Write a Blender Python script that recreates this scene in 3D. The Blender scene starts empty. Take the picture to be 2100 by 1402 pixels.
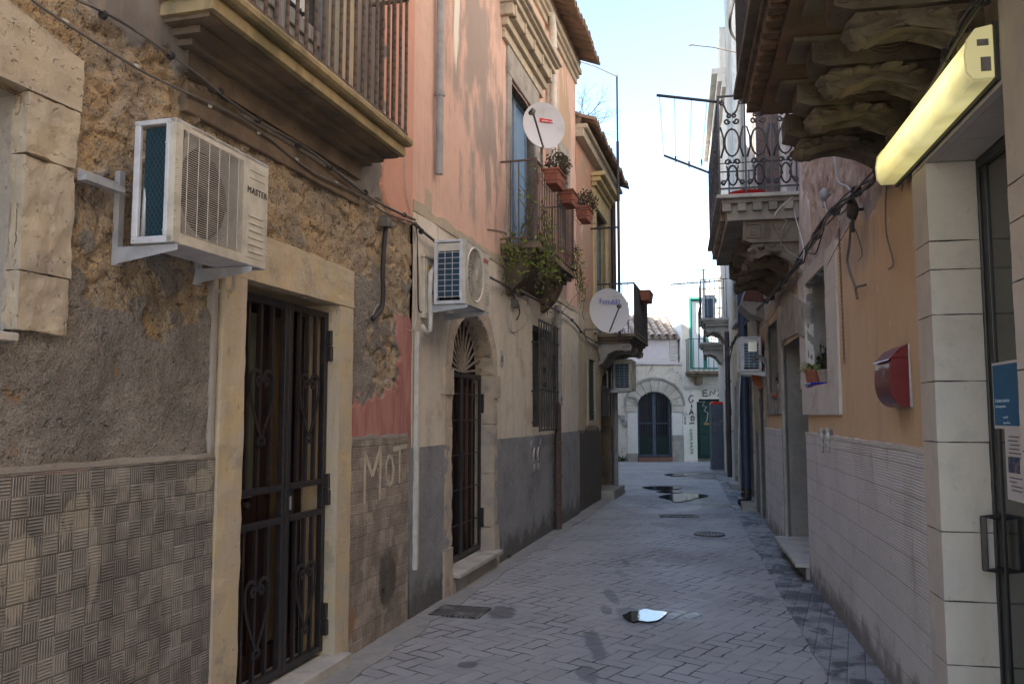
import bpy, math, random
import numpy as np
from mathutils import Vector, Matrix, noise as MN
random.seed(7)
R_ = math.radians
# ---------------------------------------------------------------- camera
FPX = 1720.0; CX, CY = 1050.0, 701.0; HZ = 850.0; EYE = 1.6
TH = math.atan((HZ - CY) / FPX)
sc = bpy.context.scene
cam_d = bpy.data.cameras.new('camera'); cam = bpy.data.objects.new('camera', cam_d)
sc.collection.objects.link(cam); sc.camera = cam
cam.location = (0, 0, EYE); cam.rotation_euler = (math.pi / 2 + TH, 0, 0)
cam_d.sensor_width = 36; cam_d.lens = 36 * FPX / 2100; cam_d.clip_start = .05; cam_d.clip_end = 3000
# ---------------------------------------------------------------- sky and sun
SUN_AZ = 240.0; SUN_EL = 28.0          # compass angle from +Y, clockwise: behind and left of the camera
w = bpy.data.worlds.new('World'); sc.world = w; w.use_nodes = True
wn = w.node_tree
sky = wn.nodes.new('ShaderNodeTexSky'); sky.sky_type = 'NISHITA'; sky.sun_disc = False
sky.sun_elevation = R_(SUN_EL); sky.sun_rotation = R_(SUN_AZ); sky.air_density = 1.0; sky.dust_density = .7; sky.ozone_density = 1.0
hs = wn.nodes.new('ShaderNodeHueSaturation'); hs.inputs['Saturation'].default_value = 1.0
wn.links.new(sky.outputs[0], hs.inputs['Color']); wn.links.new(hs.outputs[0], wn.nodes['Background'].inputs[0]); wn.nodes['Background'].inputs[1].default_value = .15
sd = bpy.data.lights.new('sun', 'SUN'); sun = bpy.data.objects.new('sun', sd); sc.collection.objects.link(sun)
sd.energy = 5.0; sd.angle = R_(.5); sd.color = (1, .93, .82)
tosun = Vector((math.sin(R_(SUN_AZ)) * math.cos(R_(SUN_EL)), math.cos(R_(SUN_AZ)) * math.cos(R_(SUN_EL)), math.sin(R_(SUN_EL))))
sun.rotation_euler = tosun.to_track_quat('Z', 'Y').to_euler(); sun.location = (-20, -12, 30)
sc.view_settings.view_transform = 'Standard'; sc.view_settings.look = 'None'
sc.view_settings.gamma = 1; sc.view_settings.use_curve_mapping = False
sc.view_settings.exposure = 2.02
sc.cycles.max_bounces = 8; sc.cycles.diffuse_bounces = 7
# ---------------------------------------------------------------- frames: x along a wall, y into it, z up
def frame(o, x):
    x = Vector(x).normalized(); z = Vector((0, 0, 1)); y = z.cross(x)
    M = Matrix((x, y, z)).transposed().to_4x4(); M.translation = Vector(o); return M
FL = frame((-2.66, 0, 0), (.27, 1, 0)); FR = frame((1.26, 0, 0), (-.2, -1, 0)); FB = frame((0, 29, 0), (1, 0, 0)); FW = Matrix.Identity(4)
def pray(px, py):
    x = (px - CX) / FPX; y = (CY - py) / FPX
    return Vector((x, math.cos(TH) - y * math.sin(TH), math.sin(TH) + y * math.cos(TH)))
def onF(F, px, py, d=0.):
    I = F.inverted(); o = I @ Vector((0, 0, EYE)); v = I.to_3x3() @ pray(px, py)
    t = (-d - o.y) / v.y; return (o.x + t * v.x, o.z + t * v.z)
L = lambda px, py, d=0.: onF(FL, px, py, d)
R = lambda px, py, d=0.: onF(FR, px, py, d)
B = lambda px, py, d=0.: onF(FB, px, py, d)
def G(px, py, z=0.):
    v = pray(px, py); t = (z - EYE) / v.z; return (v.x * t, v.y * t)
zl = lambda z: z / .96543      # depth -> distance along the left wall
zr = lambda z: -z / .98058
# ---------------------------------------------------------------- mesh builder
class MB:
    def __init__(s): s.v = []; s.f = []; s.mi = []; s.cur = 0; s.attr = None
    def add(s, vs, fs, M=None):
        o = len(s.v)
        s.v += [tuple(M @ Vector(v)) for v in vs] if M is not None else [tuple(v) for v in vs]
        s.f += [tuple(i + o for i in f) for f in fs]; s.mi += [s.cur] * len(fs); return s
    def box(s, x0, x1, y0, y1, z0, z1, M=None):
        if x0 > x1: x0, x1 = x1, x0
        if y0 > y1: y0, y1 = y1, y0
        if z0 > z1: z0, z1 = z1, z0
        return s.add([(x0,y0,z0),(x1,y0,z0),(x1,y1,z0),(x0,y1,z0),(x0,y0,z1),(x1,y0,z1),(x1,y1,z1),(x0,y1,z1)],
              [(0,3,2,1),(4,5,6,7),(0,1,5,4),(1,2,6,5),(2,3,7,6),(3,0,4,7)], M)
    def prism(s, poly, ax, a0, a1, M=None):
        # poly: list of 2-D points in the plane across axis ax ('x': (y,z), 'y': (x,z), 'z': (x,y))
        n = len(poly)
        def mk(p, a): return {'x': (a, p[0], p[1]), 'y': (p[0], a, p[1]), 'z': (p[0], p[1], a)}[ax]
        vs = [mk(p, a0) for p in poly] + [mk(p, a1) for p in poly]
        fs = [tuple(range(n))[::-1], tuple(range(n, 2 * n))] + [(i, (i + 1) % n, n + (i + 1) % n, n + i) for i in range(n)]
        return s.add(vs, fs, M)
    def tube(s, pts, r, n=8, closed=False, sec=None, M=None, up=None):
        P = [Vector(p) for p in pts]; m = len(P)
        rs = r if isinstance(r, (list, tuple)) else [r] * m
        sec = sec or [(math.cos(2 * math.pi * k / n), math.sin(2 * math.pi * k / n)) for k in range(n)]
        n = len(sec); vs = []; nrm = None
        for i in range(m):
            a = P[(i - 1) % m] if (closed or i > 0) else P[i]; b = P[(i + 1) % m] if (closed or i < m - 1) else P[i]
            t = (b - a)
            if t.length < 1e-9: t = Vector((0, 0, 1))
            t.normalize()
            if up is not None: nrm = Vector(up) - t * t.dot(Vector(up))
            elif nrm is None: nrm = t.orthogonal()
            else: nrm = nrm - t * t.dot(nrm)
            if nrm.length < 1e-6: nrm = t.orthogonal()
            nrm.normalize(); bn = t.cross(nrm)
            for (cx, cy) in sec: vs.append(P[i] + (nrm * cx + bn * cy) * rs[i])
        fs = []
        for i in range(m if closed else m - 1):
            j = (i + 1) % m
            for k in range(n): fs.append((i * n + k, i * n + (k + 1) % n, j * n + (k + 1) % n, j * n + k))
        if not closed: fs += [tuple(range(n))[::-1], tuple(range((m - 1) * n, m * n))]
        return s.add(vs, fs, M)
    def bar(s, a, b, r, n=8): return s.tube([a, b], r, n)
    def flat(s, pts, w, t, up, closed=False): return s.tube(pts, 1, sec=[(-t/2,-w/2),(t/2,-w/2),(t/2,w/2),(-t/2,w/2)], up=up, closed=closed)
    def lathe(s, prof, n=24, M=None, cap=True):
        vs = []; fs = []
        for (r, z) in prof: vs += [(r * math.cos(2*math.pi*k/n), r * math.sin(2*math.pi*k/n), z) for k in range(n)]
        for i in range(len(prof) - 1):
            for k in range(n): fs.append((i*n+k, i*n+(k+1) % n, (i+1)*n+(k+1) % n, (i+1)*n+k))
        if cap: fs += [tuple(range(n))[::-1], tuple(range((len(prof)-1)*n, len(prof)*n))]
        return s.add(vs, fs, M)
    def blob(s, c, r, n=8, jit=0.):
        prof = []; vs = []; fs = []; m = n // 2 + 1
        for i in range(m + 1):
            a = math.pi * i / m
            for k in range(n):
                b = 2 * math.pi * k / n; j = 1 + random.uniform(-jit, jit)
                vs.append((c[0] + r[0]*math.sin(a)*math.cos(b)*j, c[1] + r[1]*math.sin(a)*math.sin(b)*j, c[2] - r[2]*math.cos(a)*j))
        for i in range(m):
            for k in range(n): fs.append((i*n+k, i*n+(k+1) % n, (i+1)*n+(k+1) % n, (i+1)*n+k))
        return s.add(vs, fs)
    def leaf(s, c, size, d=None):
        d = Vector(d) if d else Vector((random.gauss(0,1), random.gauss(0,1), random.gauss(0,1)))
        d.normalize(); q = Vector((random.gauss(0,1), random.gauss(0,1), random.gauss(0,1))); q = (q - d*q.dot(d)).normalized()
        c = Vector(c); a = size * random.uniform(.6, 1.25); b = a * random.uniform(.4, .6); nn = d.cross(q) * a * .12
        return s.add([c, c + d*a*.5 + q*b*.5 + nn, c + d*a, c + d*a*.5 - q*b*.5 + nn], [(0, 1, 2, 3)])
    def mesh(s, name, off=(0, 0, 0)):
        me = bpy.data.meshes.new(name); o = off
        me.from_pydata([(x-o[0], y-o[1], z-o[2]) for x, y, z in s.v], [], s.f)
        if any(s.mi): me.polygons.foreach_set('material_index', s.mi)
        if s.attr is not None:
            a = me.color_attributes.new('zone', 'FLOAT_COLOR', 'POINT'); a.data.foreach_set('color', np.asarray(s.attr, dtype=np.float32).ravel())
        return me
ORG = {}; COL = sc.collection
def fin(o, mats, smooth, bevel):
    for m in (mats if isinstance(mats, (list, tuple)) else [mats]): o.data.materials.append(m)
    if smooth:
        o.data.polygons.foreach_set('use_smooth', [True] * len(o.data.polygons))
        if smooth == 'a':
            try: o.data.set_sharp_from_angle(angle=R_(40))
            except Exception: pass
    if bevel:
        b = o.modifiers.new('bevel', 'BEVEL'); b.width = bevel; b.segments = 2; b.limit_method = 'ANGLE'; b.angle_limit = R_(35)
def tag(o, label=None, cat=None, group=None, kind=None):
    if label: o['label'] = label
    if cat: o['category'] = cat
    if group: o['group'] = group
    if kind: o['kind'] = kind
    return o
_tx = None
def worn(o, amt=.012, size=.12, lv=4):
    # uneven, chipped faces and edges for cut stone
    global _tx
    if _tx is None: _tx = {}
    if size not in _tx: t = bpy.data.textures.new('stone_wear', 'CLOUDS'); t.noise_scale = size; t.noise_depth = 4; _tx[size] = t
    for md in list(o.modifiers): o.modifiers.remove(md)
    s_ = o.modifiers.new('cut', 'SUBSURF'); s_.subdivision_type = 'SIMPLE'; s_.levels = lv; s_.render_levels = lv
    d = o.modifiers.new('wear', 'DISPLACE'); d.texture = _tx[size]; d.texture_coords = 'LOCAL'; d.strength = amt; d.mid_level = .5
    o.data.polygons.foreach_set('use_smooth', [True] * len(o.data.polygons)); 
    try: o.data.set_sharp_from_angle(angle=R_(50))
    except Exception: pass
    return o
def wear_all(parent, name, **k):
    for o in list(bpy.data.objects):
        if o.parent == parent and o.name.split('.')[0] == name: worn(o, **k)
def thing(name, label, cat, F, loc=(0, 0, 0), group=None):
    o = bpy.data.objects.new(name, None); o.empty_display_size = .1; COL.objects.link(o)
    o.matrix_world = F @ Matrix.Translation(Vector(loc)); ORG[o.name] = Vector(loc); o['_f'] = 0; del o['_f']
    return tag(o, label, cat, group)
def solo(name, mb, mat, label, cat, F, loc=(0, 0, 0), group=None, smooth=False, bevel=0, kind=None):
    o = bpy.data.objects.new(name, mb.mesh(name, loc)); COL.objects.link(o)
    o.matrix_world = F @ Matrix.Translation(Vector(loc)); ORG[o.name] = Vector(loc); fin(o, mat, smooth, bevel)
    return tag(o, label, cat, group, kind)
SPLIT = {'tie', 'cap_socket', 'door_knob', 'hinge', 'screw', 'mortar_lip', 'white_jamb', 'end_cap', 'jamb_foot', 'door_knob', 'window_surround', 'wall_arm', 'door_step', 'ribbed_dado', 'cement_surround', 'underside_coffer', 'window_reveal', 'opening_reveal', 'door_reveal', 'bracket', 'collar'}
def clusters(mb):
    par = list(range(len(mb.v)))
    def find(i):
        while par[i] != i: par[i] = par[par[i]]; i = par[i]
        return i
    for f in mb.f:
        a = find(f[0])
        for q in f[1:]: par[find(q)] = a
    bb = {}
    for i, v in enumerate(mb.v):
        r = find(i); b = bb.setdefault(r, [list(v), list(v)])
        for k in range(3): b[0][k] = min(b[0][k], v[k]); b[1][k] = max(b[1][k], v[k])
    ks = list(bb); grp = {k: k for k in ks}
    def g(k):
        while grp[k] != k: k = grp[k]
        return k
    for i, a in enumerate(ks):
        for b in ks[:i]:
            A, B_ = bb[a], bb[b]
            if all(A[0][k] - .02 <= B_[1][k] and B_[0][k] - .02 <= A[1][k] for k in range(3)): grp[g(a)] = g(b)
    out = {}
    for fi, f in enumerate(mb.f): out.setdefault(g(find(f[0])), []).append(fi)
    return list(out.values())
def part(name, mb, mat, parent, smooth=False, bevel=0, label=None, kind=None):
    if name in SPLIT and mb.attr is None:
        cl = clusters(mb)
        if len(cl) > 1:
            o = None
            for fs in cl:
                m2 = MB(); ix = {}
                for fi in fs:
                    f = []
                    for q in mb.f[fi]:
                        if q not in ix: ix[q] = len(m2.v); m2.v.append(mb.v[q])
                        f.append(ix[q])
                    m2.f.append(tuple(f)); m2.mi.append(mb.mi[fi])
                o = part_(name, m2, mat, parent, smooth, bevel, label, kind)
            return o
    return part_(name, mb, mat, parent, smooth, bevel, label, kind)
def part_(name, mb, mat, parent, smooth=False, bevel=0, label=None, kind=None):
    org = ORG[parent.name]
    o = bpy.data.objects.new(name, mb.mesh(name, org)); COL.objects.link(o); o.parent = parent
    ORG[o.name] = org; fin(o, mat, smooth, bevel)
    return tag(o, label, None, None, kind)
def repeat(name, mb, mat, parent, offs, smooth=False, bevel=0):
    # the mesh stands at frame position offs[0] = (0,0,0); the rest are copies moved by their offset
    o = part(name, mb, mat, parent, smooth, bevel); o.location = Vector(offs[0])
    for k in offs[1:]:
        c = o.copy(); COL.objects.link(c); c.parent = parent; c.location = Vector(k); ORG[c.name] = ORG[parent.name]
    return o
def text_mb(txt, size, M, ext=.001, shear=0., space=1.):
    cu = bpy.data.curves.new('t', 'FONT'); cu.body = txt; cu.size = size; cu.extrude = ext; cu.shear = shear; cu.space_character = space
    cu.resolution_u = 3
    ob = bpy.data.objects.new('t', cu); COL.objects.link(ob)
    dg = bpy.context.evaluated_depsgraph_get(); me = bpy.data.meshes.new_from_object(ob.evaluated_get(dg))
    mb = MB(); mb.add([v.co[:] for v in me.vertices], [tuple(p.vertices) for p in me.polygons], M)
    bpy.data.objects.remove(ob); bpy.data.curves.remove(cu); bpy.data.meshes.remove(me); return mb
def TM(x, y, z, rot=(math.pi/2, 0, 0)):      # text plane facing out of a wall
    from mathutils import Euler
    return Matrix.Translation((x, y, z)) @ Euler(rot).to_matrix().to_4x4()
# ---------------------------------------------------------------- walls
def wall_grid(mb, x0, x1, z0, z1, step, holes=(), disp=None, zone=None, y=0.):
    def axis(a, b, cuts):
        n = max(1, int(round((b - a) / step))); g = list(np.linspace(a, b, n + 1))
        for c in cuts:
            if a < c < b:
                k = int(np.argmin([abs(q - c) for q in g]))
                if abs(g[k] - c) < step * .5 and 0 < k < len(g) - 1: g[k] = c
                else: g.append(c)
        return sorted(set(g))
    xs = axis(x0, x1, [h[i] for h in holes for i in (0, 1)]); zs = axis(z0, z1, [h[i] for h in holes for i in (2, 3)])
    nx, nz = len(xs), len(zs); vs = []; at = []
    for z in zs:
        for x in xs:
            vs.append((x, y + (disp(x, z) if disp else 0.), z))
            if zone: at.append(zone(x, z))
    def inside(x, z):
        for h in holes:
            if h[0] < x < h[1] and h[2] < z < h[3]:
                if len(h) > 4:           # arched top
                    r = (h[1] - h[0]) / 2; c = (h[0] + h[1]) / 2; rise = h[4]; zs_ = h[3] - rise
                    if z > zs_ and ((x - c) / r) ** 2 + ((z - zs_) / rise) ** 2 > 1: continue
                return True
        return False
    fs = []
    for j in range(nz - 1):
        for i in range(nx - 1):
            if not inside((xs[i] + xs[i+1]) / 2, (zs[j] + zs[j+1]) / 2):
                a = j * nx + i; fs.append((a, a + 1, a + nx + 1, a + nx))
    if zone: mb.attr = (mb.attr or []) + [(0, 0, 0, 1)] * (len(mb.v) - len(mb.attr or [])) + at
    mb.add(vs, fs)
def shell(mb, x0, x1, z1, depth, y=0.):
    mb.add([(x0,y,0),(x0,depth,0),(x0,depth,z1),(x0,y,z1),(x1,y,0),(x1,depth,0),(x1,depth,z1),(x1,y,z1)],
           [(0,3,2,1),(4,5,6,7),(3,7,6,2),(1,2,6,5)])
    if mb.attr is not None: mb.attr += [(0, 0, 0, 1)] * 8
def reveal(mb, x0, x1, z0, z1, y0, y1, rise=0, back=True):
    # inner faces of an opening
    pts = [(x0, z0), (x1, z0)]
    if rise:
        c = (x0+x1)/2; r = (x1-x0)/2
        pts += [(c + r*math.cos(a), z1-rise + rise*math.sin(a)) for a in [math.pi*k/16 for k in range(17)]]
    else: pts += [(x1, z1), (x0, z1)]
    n = len(pts); vs = [(p[0], y0, p[1]) for p in pts] + [(p[0], y1, p[1]) for p in pts]
    fs = [(i, n+i, n+(i+1) % n, (i+1) % n) for i in range(n)]
    if back: fs.append(tuple(range(n, 2*n)))
    mb.add(vs, fs)
def layers(mb, x0, x1, rows, y=0.):
    # stacked mouldings: rows of (z0, z1, projection, inset of each end)
    for (a, b, d, ins) in rows: mb.box(x0 + ins, x1 - ins, -d, y, a, b)
def arch_ring(mb, c, zsp, r0, r1, y0, y1, rise0=None, rise1=None, n=18, gap=0.0, blocks=0):
    # ring of voussoirs from the springing line over the opening
    rise0 = rise0 or r0; rise1 = rise1 or r1; B_ = blocks or 1; g = gap
    for b in range(B_):
        a0 = math.pi * b / B_ + g; a1 = math.pi * (b + 1) / B_ - g; k = max(2, n // B_)
        po = [(c + r1*math.cos(a0+(a1-a0)*i/k), zsp + rise1*math.sin(a0+(a1-a0)*i/k)) for i in range(k+1)]
        pi_ = [(c + r0*math.cos(a0+(a1-a0)*i/k), zsp + rise0*math.sin(a0+(a1-a0)*i/k)) for i in range(k+1)]
        vs = [(p[0], y0, p[1]) for p in po] + [(p[0], y0, p[1]) for p in pi_] + [(p[0], y1, p[1]) for p in po] + [(p[0], y1, p[1]) for p in pi_]
        m = k + 1; fs = []
        for i in range(k):
            fs += [(i, i+1, m+i+1, m+i), (2*m+i, 3*m+i, 3*m+i+1, 2*m+i+1), (i, 2*m+i, 2*m+i+1, i+1), (m+i, m+i+1, 3*m+i+1, 3*m+i)]
        fs += [(0, m, 3*m, 2*m), (k, 2*m+k, 3*m+k, m+k)]
        mb.add(vs, fs)
def scroll(cx, cz, r, turns, a0, sgn=1, n=20, y=0., r_in=.25):
    # flat spiral in the x-z plane, outside in
    out = []
    for i in range(n + 1):
        t = i / n; rr = r * (1 - (1 - r_in) * t); a = a0 + sgn * turns * 2 * math.pi * t
        out.append((cx + rr * math.cos(a), y, cz + rr * math.sin(a)))
    return out
# ---------------------------------------------------------------- materials
def rgb(c): return (c[0], c[1], c[2], 1.0)
class Mt:
    def __init__(s, name, color=(.5,.5,.5), rough=.8, metal=0., spec=.3):
        s.m = bpy.data.materials.new(name); s.m.use_nodes = True; s.nt = s.m.node_tree; s.b = s.nt.nodes['Principled BSDF']
        s.b.inputs['Base Color'].default_value = rgb(color); s.b.inputs['Roughness'].default_value = rough
        s.b.inputs['Metallic'].default_value = metal; s.b.inputs['Specular IOR Level'].default_value = spec
        s.tc = s.nt.nodes.new('ShaderNodeTexCoord').outputs['Object']; s.c = None; s.nrm = None; s.base = color
    def put(s, sock, v):
        if isinstance(v, bpy.types.NodeSocket): s.nt.links.new(v, sock)
        elif isinstance(v, (tuple, list)) and len(v) == 3 and sock.type == 'RGBA': sock.default_value = rgb(v)
        else: sock.default_value = v
    def N(s, t, ins=None, **pr):
        n = s.nt.nodes.new(t)
        for k, v in pr.items(): setattr(n, k, v)
        for k, v in (ins or {}).items(): s.put(n.inputs[k], v)
        return n
    def mth(s, op, a, b=0., c=0.): return s.N('ShaderNodeMath', {0: a, 1: b, 2: c}, operation=op).outputs[0]
    def xyz(s, v=None):
        n = s.N('ShaderNodeSeparateXYZ', {0: v or s.tc}); return n.outputs[0], n.outputs[1], n.outputs[2]
    def vec(s, x, y, z): return s.N('ShaderNodeCombineXYZ', {0: x, 1: y, 2: z}).outputs[0]
    def map(s, st=(1,1,1), rot=(0,0,0), loc=(0,0,0), v=None):
        return s.N('ShaderNodeMapping', {'Vector': v or s.tc, 'Scale': st, 'Rotation': rot, 'Location': loc}).outputs[0]
    def noise(s, scale, det=4., st=None, dist=0., rough=.55, v=None):
        if st: v = s.map(st, v=v)
        return s.N('ShaderNodeTexNoise', {'Vector': v or s.tc, 'Scale': scale, 'Detail': det, 'Roughness': rough, 'Distortion': dist}).outputs['Fac']
    def vor(s, scale, feature='F1', st=None, rnd=1., out='Distance', v=None):
        if st: v = s.map(st, v=v)
        return s.N('ShaderNodeTexVoronoi', {'Vector': v or s.tc, 'Scale': scale, 'Randomness': rnd}, feature=feature).outputs[out]
    def ramp(s, f, lo, hi, a=0., b=1.):
        return s.N('ShaderNodeMapRange', {0: f, 1: lo, 2: hi, 3: a, 4: b}, interpolation_type='SMOOTHSTEP').outputs[0]
    def mix(s, a, b, f):
        n = s.nt.nodes.new('ShaderNodeMix'); n.data_type = 'RGBA'; s.put(n.inputs[0], f); s.put(n.inputs[6], a); s.put(n.inputs[7], b); return n.outputs[2]
    def over(s, c, f): s.c = s.mix(s.c if s.c is not None else s.base, c, f); return s
    def blot(s, c, scale, lo, hi, st=None, det=5., amt=1., dist=0., rough=.6):
        f = s.ramp(s.noise(scale, det, st, dist, rough), lo, hi, 0., amt); return s.over(c, f)
    def ell(s, c, cx, cz, rx, rz, scale=3., k=1.6, lo=.35, hi=.6, st=None, amt=1.):
        # stain or streak limited to an ellipse on the wall, its edge broken up by noise
        x, y, z = s.xyz()
        a = s.mth('DIVIDE', s.mth('SUBTRACT', x, cx), rx); b = s.mth('DIVIDE', s.mth('SUBTRACT', z, cz), rz)
        d = s.mth('SQRT', s.mth('ADD', s.mth('MULTIPLY', a, a), s.mth('MULTIPLY', b, b)))
        f = s.mth('ADD', s.mth('MULTIPLY', s.mth('SUBTRACT', s.noise(scale, 6., st), .5), k), s.mth('SUBTRACT', 1., d))
        return s.over(c, s.ramp(f, lo, hi, 0., amt))
    def bump(s, h, strength=.5, dist=.01):
        ins = {'Height': h, 'Strength': strength, 'Distance': dist}
        if s.nrm is not None: ins['Normal'] = s.nrm
        s.nrm = s.N('ShaderNodeBump', ins).outputs[0]; return s
    def patches(s, c, pts, scale=9., k=1.5):
        # damp stains lying on the ground: (x, y, rx, ry), edges broken up by one shared noise; returns their mask
        x, y, z = s.xyz(); nz = s.mth('MULTIPLY', s.mth('SUBTRACT', s.noise(scale, 6., (1., .6, 1.), .6), .5), k); acc = None
        for (cx, cy, rx, ry) in pts:
            a = s.mth('DIVIDE', s.mth('SUBTRACT', x, cx), rx); b = s.mth('DIVIDE', s.mth('SUBTRACT', y, cy), ry)
            f = s.mth('SUBTRACT', 1., s.mth('SQRT', s.mth('MULTIPLY_ADD', a, a, s.mth('MULTIPLY', b, b)))); acc = f if acc is None else s.mth('MAXIMUM', acc, f)
        f = s.ramp(s.mth('ADD', acc, nz), .0, .35); s.over(c, s.mth('MULTIPLY', f, .68)); return f
    def end(s):
        if s.c is not None: s.put(s.b.inputs['Base Color'], s.c)
        if s.nrm is not None: s.put(s.b.inputs['Normal'], s.nrm)
        return s.m
def plaster(name, c1, c2, dirt=None, rough=.9, sc_=2.5, b1=.3, b2=.3, streak=None, grain=0.):
    m = Mt(name, c1, rough, spec=.2)
    m.blot(c2, sc_, .35, .65)
    m.blot(tuple(q * .8 for q in c2), sc_ * 6, .45, .75, amt=.5)
    if streak: m.blot(streak, 3.2, .52, .72, st=(2.2, 2.2, .22), amt=.65)
    if dirt: m.blot(dirt, 1.6, .56, .72, amt=.7); m.blot(dirt, 22., .62, .72, amt=.5)
    m.bump(m.noise(7., 5.), b1, .02); m.bump(m.noise(90., 4.), b2, .004)
    if grain: m.bump(m.vor(140.), grain, .006)
    return m
def metal(name, c, rough=.45, rust=None, met=.0, amt=.6):
    m = Mt(name, c, rough, met, .5)
    m.blot(tuple(q * .75 for q in c), 9., .4, .7)
    if rust: m.blot(rust, 30., .48, .62, amt=amt); m.bump(m.noise(160., 3.), .3, .002)
    return m.end()
def stone(name, c1, c2, dirt, sc_=4., pits=.5, streak=None):
    m = Mt(name, c1, .9, spec=.2)
    m.blot(c2, sc_, .35, .65); m.blot(dirt, sc_ * .8, .54, .7, amt=.7)
    if streak: m.blot(streak, 3., .5, .7, st=(3, 3, .3), amt=.7)
    m.blot(tuple(q*.5 for q in dirt), 36., .66, .74, amt=.8)
    m.bump(m.noise(5., 6.), .5, .03); m.bump(m.noise(16., 7., rough=.65), .6, .012); m.bump(m.ramp(m.noise(34., 2.), .62, .74, 1., 0.), pits, .006); m.bump(m.noise(140., 3.), .3, .003)
    return m.end()
# ================================================================ shared materials
M = {}
M['steel_white'] = metal('white_enamel', (.62,.61,.56), .35)
M['galv'] = metal('galvanised_steel', (.5,.52,.55), .4, met=.3)
M['iron'] = metal('black_iron', (.022,.022,.026), .42, rust=(.07,.035,.02), amt=.35)
M['rust'] = metal('rusty_iron', (.14,.095,.065), .8, rust=(.05,.03,.025), amt=.8)
M['brownpipe'] = metal('brown_painted_iron', (.085,.06,.05), .6, rust=(.2,.08,.04), amt=.6)
M['greypipe'] = metal('grey_plastic_pipe', (.33,.33,.32), .5)
M['whitepipe'] = metal('white_plastic_pipe', (.6,.58,.52), .45)
M['bluepipe'] = metal('dark_blue_pipe', (.03,.045,.085), .5)
M['blackpipe'] = metal('black_iron_pipe', (.025,.025,.03), .5, rust=(.08,.04,.03))
M['cable'] = metal('grey_cable', (.16,.15,.14), .7)
M['cabledark'] = metal('dark_cable', (.035,.033,.033), .65)
M['cablewhite'] = metal('white_cable', (.55,.54,.5), .6)
M['terracotta'] = metal('terracotta', (.36,.12,.07), .8, rust=(.2,.08,.05), amt=.4)
M['bark'] = metal('twig_bark', (.10,.075,.055), .9)
M['red'] = Mt('red_plastic', (.5,.02,.02), .4).end()
M['dark'] = Mt('dark_interior', (.01,.01,.011), .9).end()
M['wooddark'] = None
def wood(name, c1, c2, rough=.6, st=(14, 14, 1.)):
    m = Mt(name, c1, rough, spec=.35); m.over(c2, m.ramp(m.noise(3., 6., st, 1.5), .35, .7)); m.bump(m.noise(6., 5., st), .25, .004)
    m.blot(tuple(q*.5 for q in c2), 3., .58, .7, amt=.4); return m.end()
M['wooddark'] = wood('dark_brown_wood', (.035,.014,.010), (.015,.008,.006), .7)
M['woodgrey'] = wood('weathered_grey_wood', (.32,.32,.30), (.16,.17,.18), .8)
M['woodred'] = wood('red_brown_slats', (.17,.07,.04), (.09,.04,.025), .7)
M['woodgreen'] = wood('green_painted_wood', (.012,.05,.04), (.008,.03,.028), .5)
M['woodteal'] = wood('teal_painted_wood', (.03,.25,.20), (.02,.18,.15), .5)
def glass(name, c, rough=.04):
    m = Mt(name, c, rough, 0., 1.0); m.bump(m.noise(3., 2.), .05, .02); return m.end()
M['glass'] = glass('window_glass', (.02,.03,.04))
M['glassdark'] = glass('smoked_glass', (.012,.018,.018), .12)
def foliage(name, c1, c2):
    m = Mt(name, c1, .55, spec=.25); m.over(c2, m.ramp(m.noise(14., 2.), .35, .65)); m.b.inputs['Subsurface Weight'].default_value = 0.
    t = m.N('ShaderNodeBsdfTranslucent', {'Color': tuple(q*1.3 for q in c1)}); mx = m.N('ShaderNodeMixShader', {0: .3})
    out = m.nt.nodes['Material Output']; m.nt.links.new(m.b.outputs[0], mx.inputs[1]); m.nt.links.new(t.outputs[0], mx.inputs[2]); m.nt.links.new(mx.outputs[0], out.inputs[0]); return m.end()
M['leaf'] = foliage('yellow_green_leaves', (.22,.28,.05), (.09,.13,.03))
M['leafdark'] = foliage('dark_leaves', (.04,.07,.02), (.02,.035,.012))
M['succulent'] = foliage('brown_green_succulent', (.11,.075,.05), (.05,.06,.03))
M['rooftile'] = stone('old_roof_tile', (.30,.20,.14), (.20,.15,.11), (.09,.075,.06), 5., .3)
M['rooftile2'] = stone('grey_roof_tile', (.40,.34,.29), (.30,.24,.2), (.16,.13,.11), 5., .3)
M['limestone'] = stone('yellow_limestone', (.50,.43,.32), (.42,.37,.29), (.30,.275,.24), 5., .9)
M['doorstone'] = stone('painted_yellow_jamb', (.56,.46,.28), (.50,.44,.34), (.28,.26,.23), 6., .5, streak=(.56,.47,.38))
M['greystone'] = stone('grey_limestone', (.38,.36,.32), (.30,.28,.25), (.16,.15,.14), 4., .5)
M['archstone'] = stone('worn_arch_stone', (.54,.45,.34), (.44,.39,.33), (.28,.25,.22), 5., .6)
M['corbel'] = stone('dark_carved_stone', (.17,.14,.105), (.115,.095,.07), (.055,.047,.04), 5., .6)
M['slabstone'] = stone('mossy_slab_edge', (.42,.33,.18), (.30,.24,.14), (.12,.115,.06), 3., .4, streak=(.2,.17,.10))
M['darkstone'] = stone('dark_brown_stone', (.22,.17,.12), (.14,.11,.085), (.07,.06,.05), 3., .5)  # dark brown stone with darker mottling
M['whitestone'] = stone('white_cladding', (.60,.57,.52), (.54,.52,.48), (.36,.33,.29), 2.5, .15)
M['marble'] = stone('pale_marble_sill', (.52,.50,.45), (.42,.40,.37), (.25,.23,.2), 5., .2)
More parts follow.
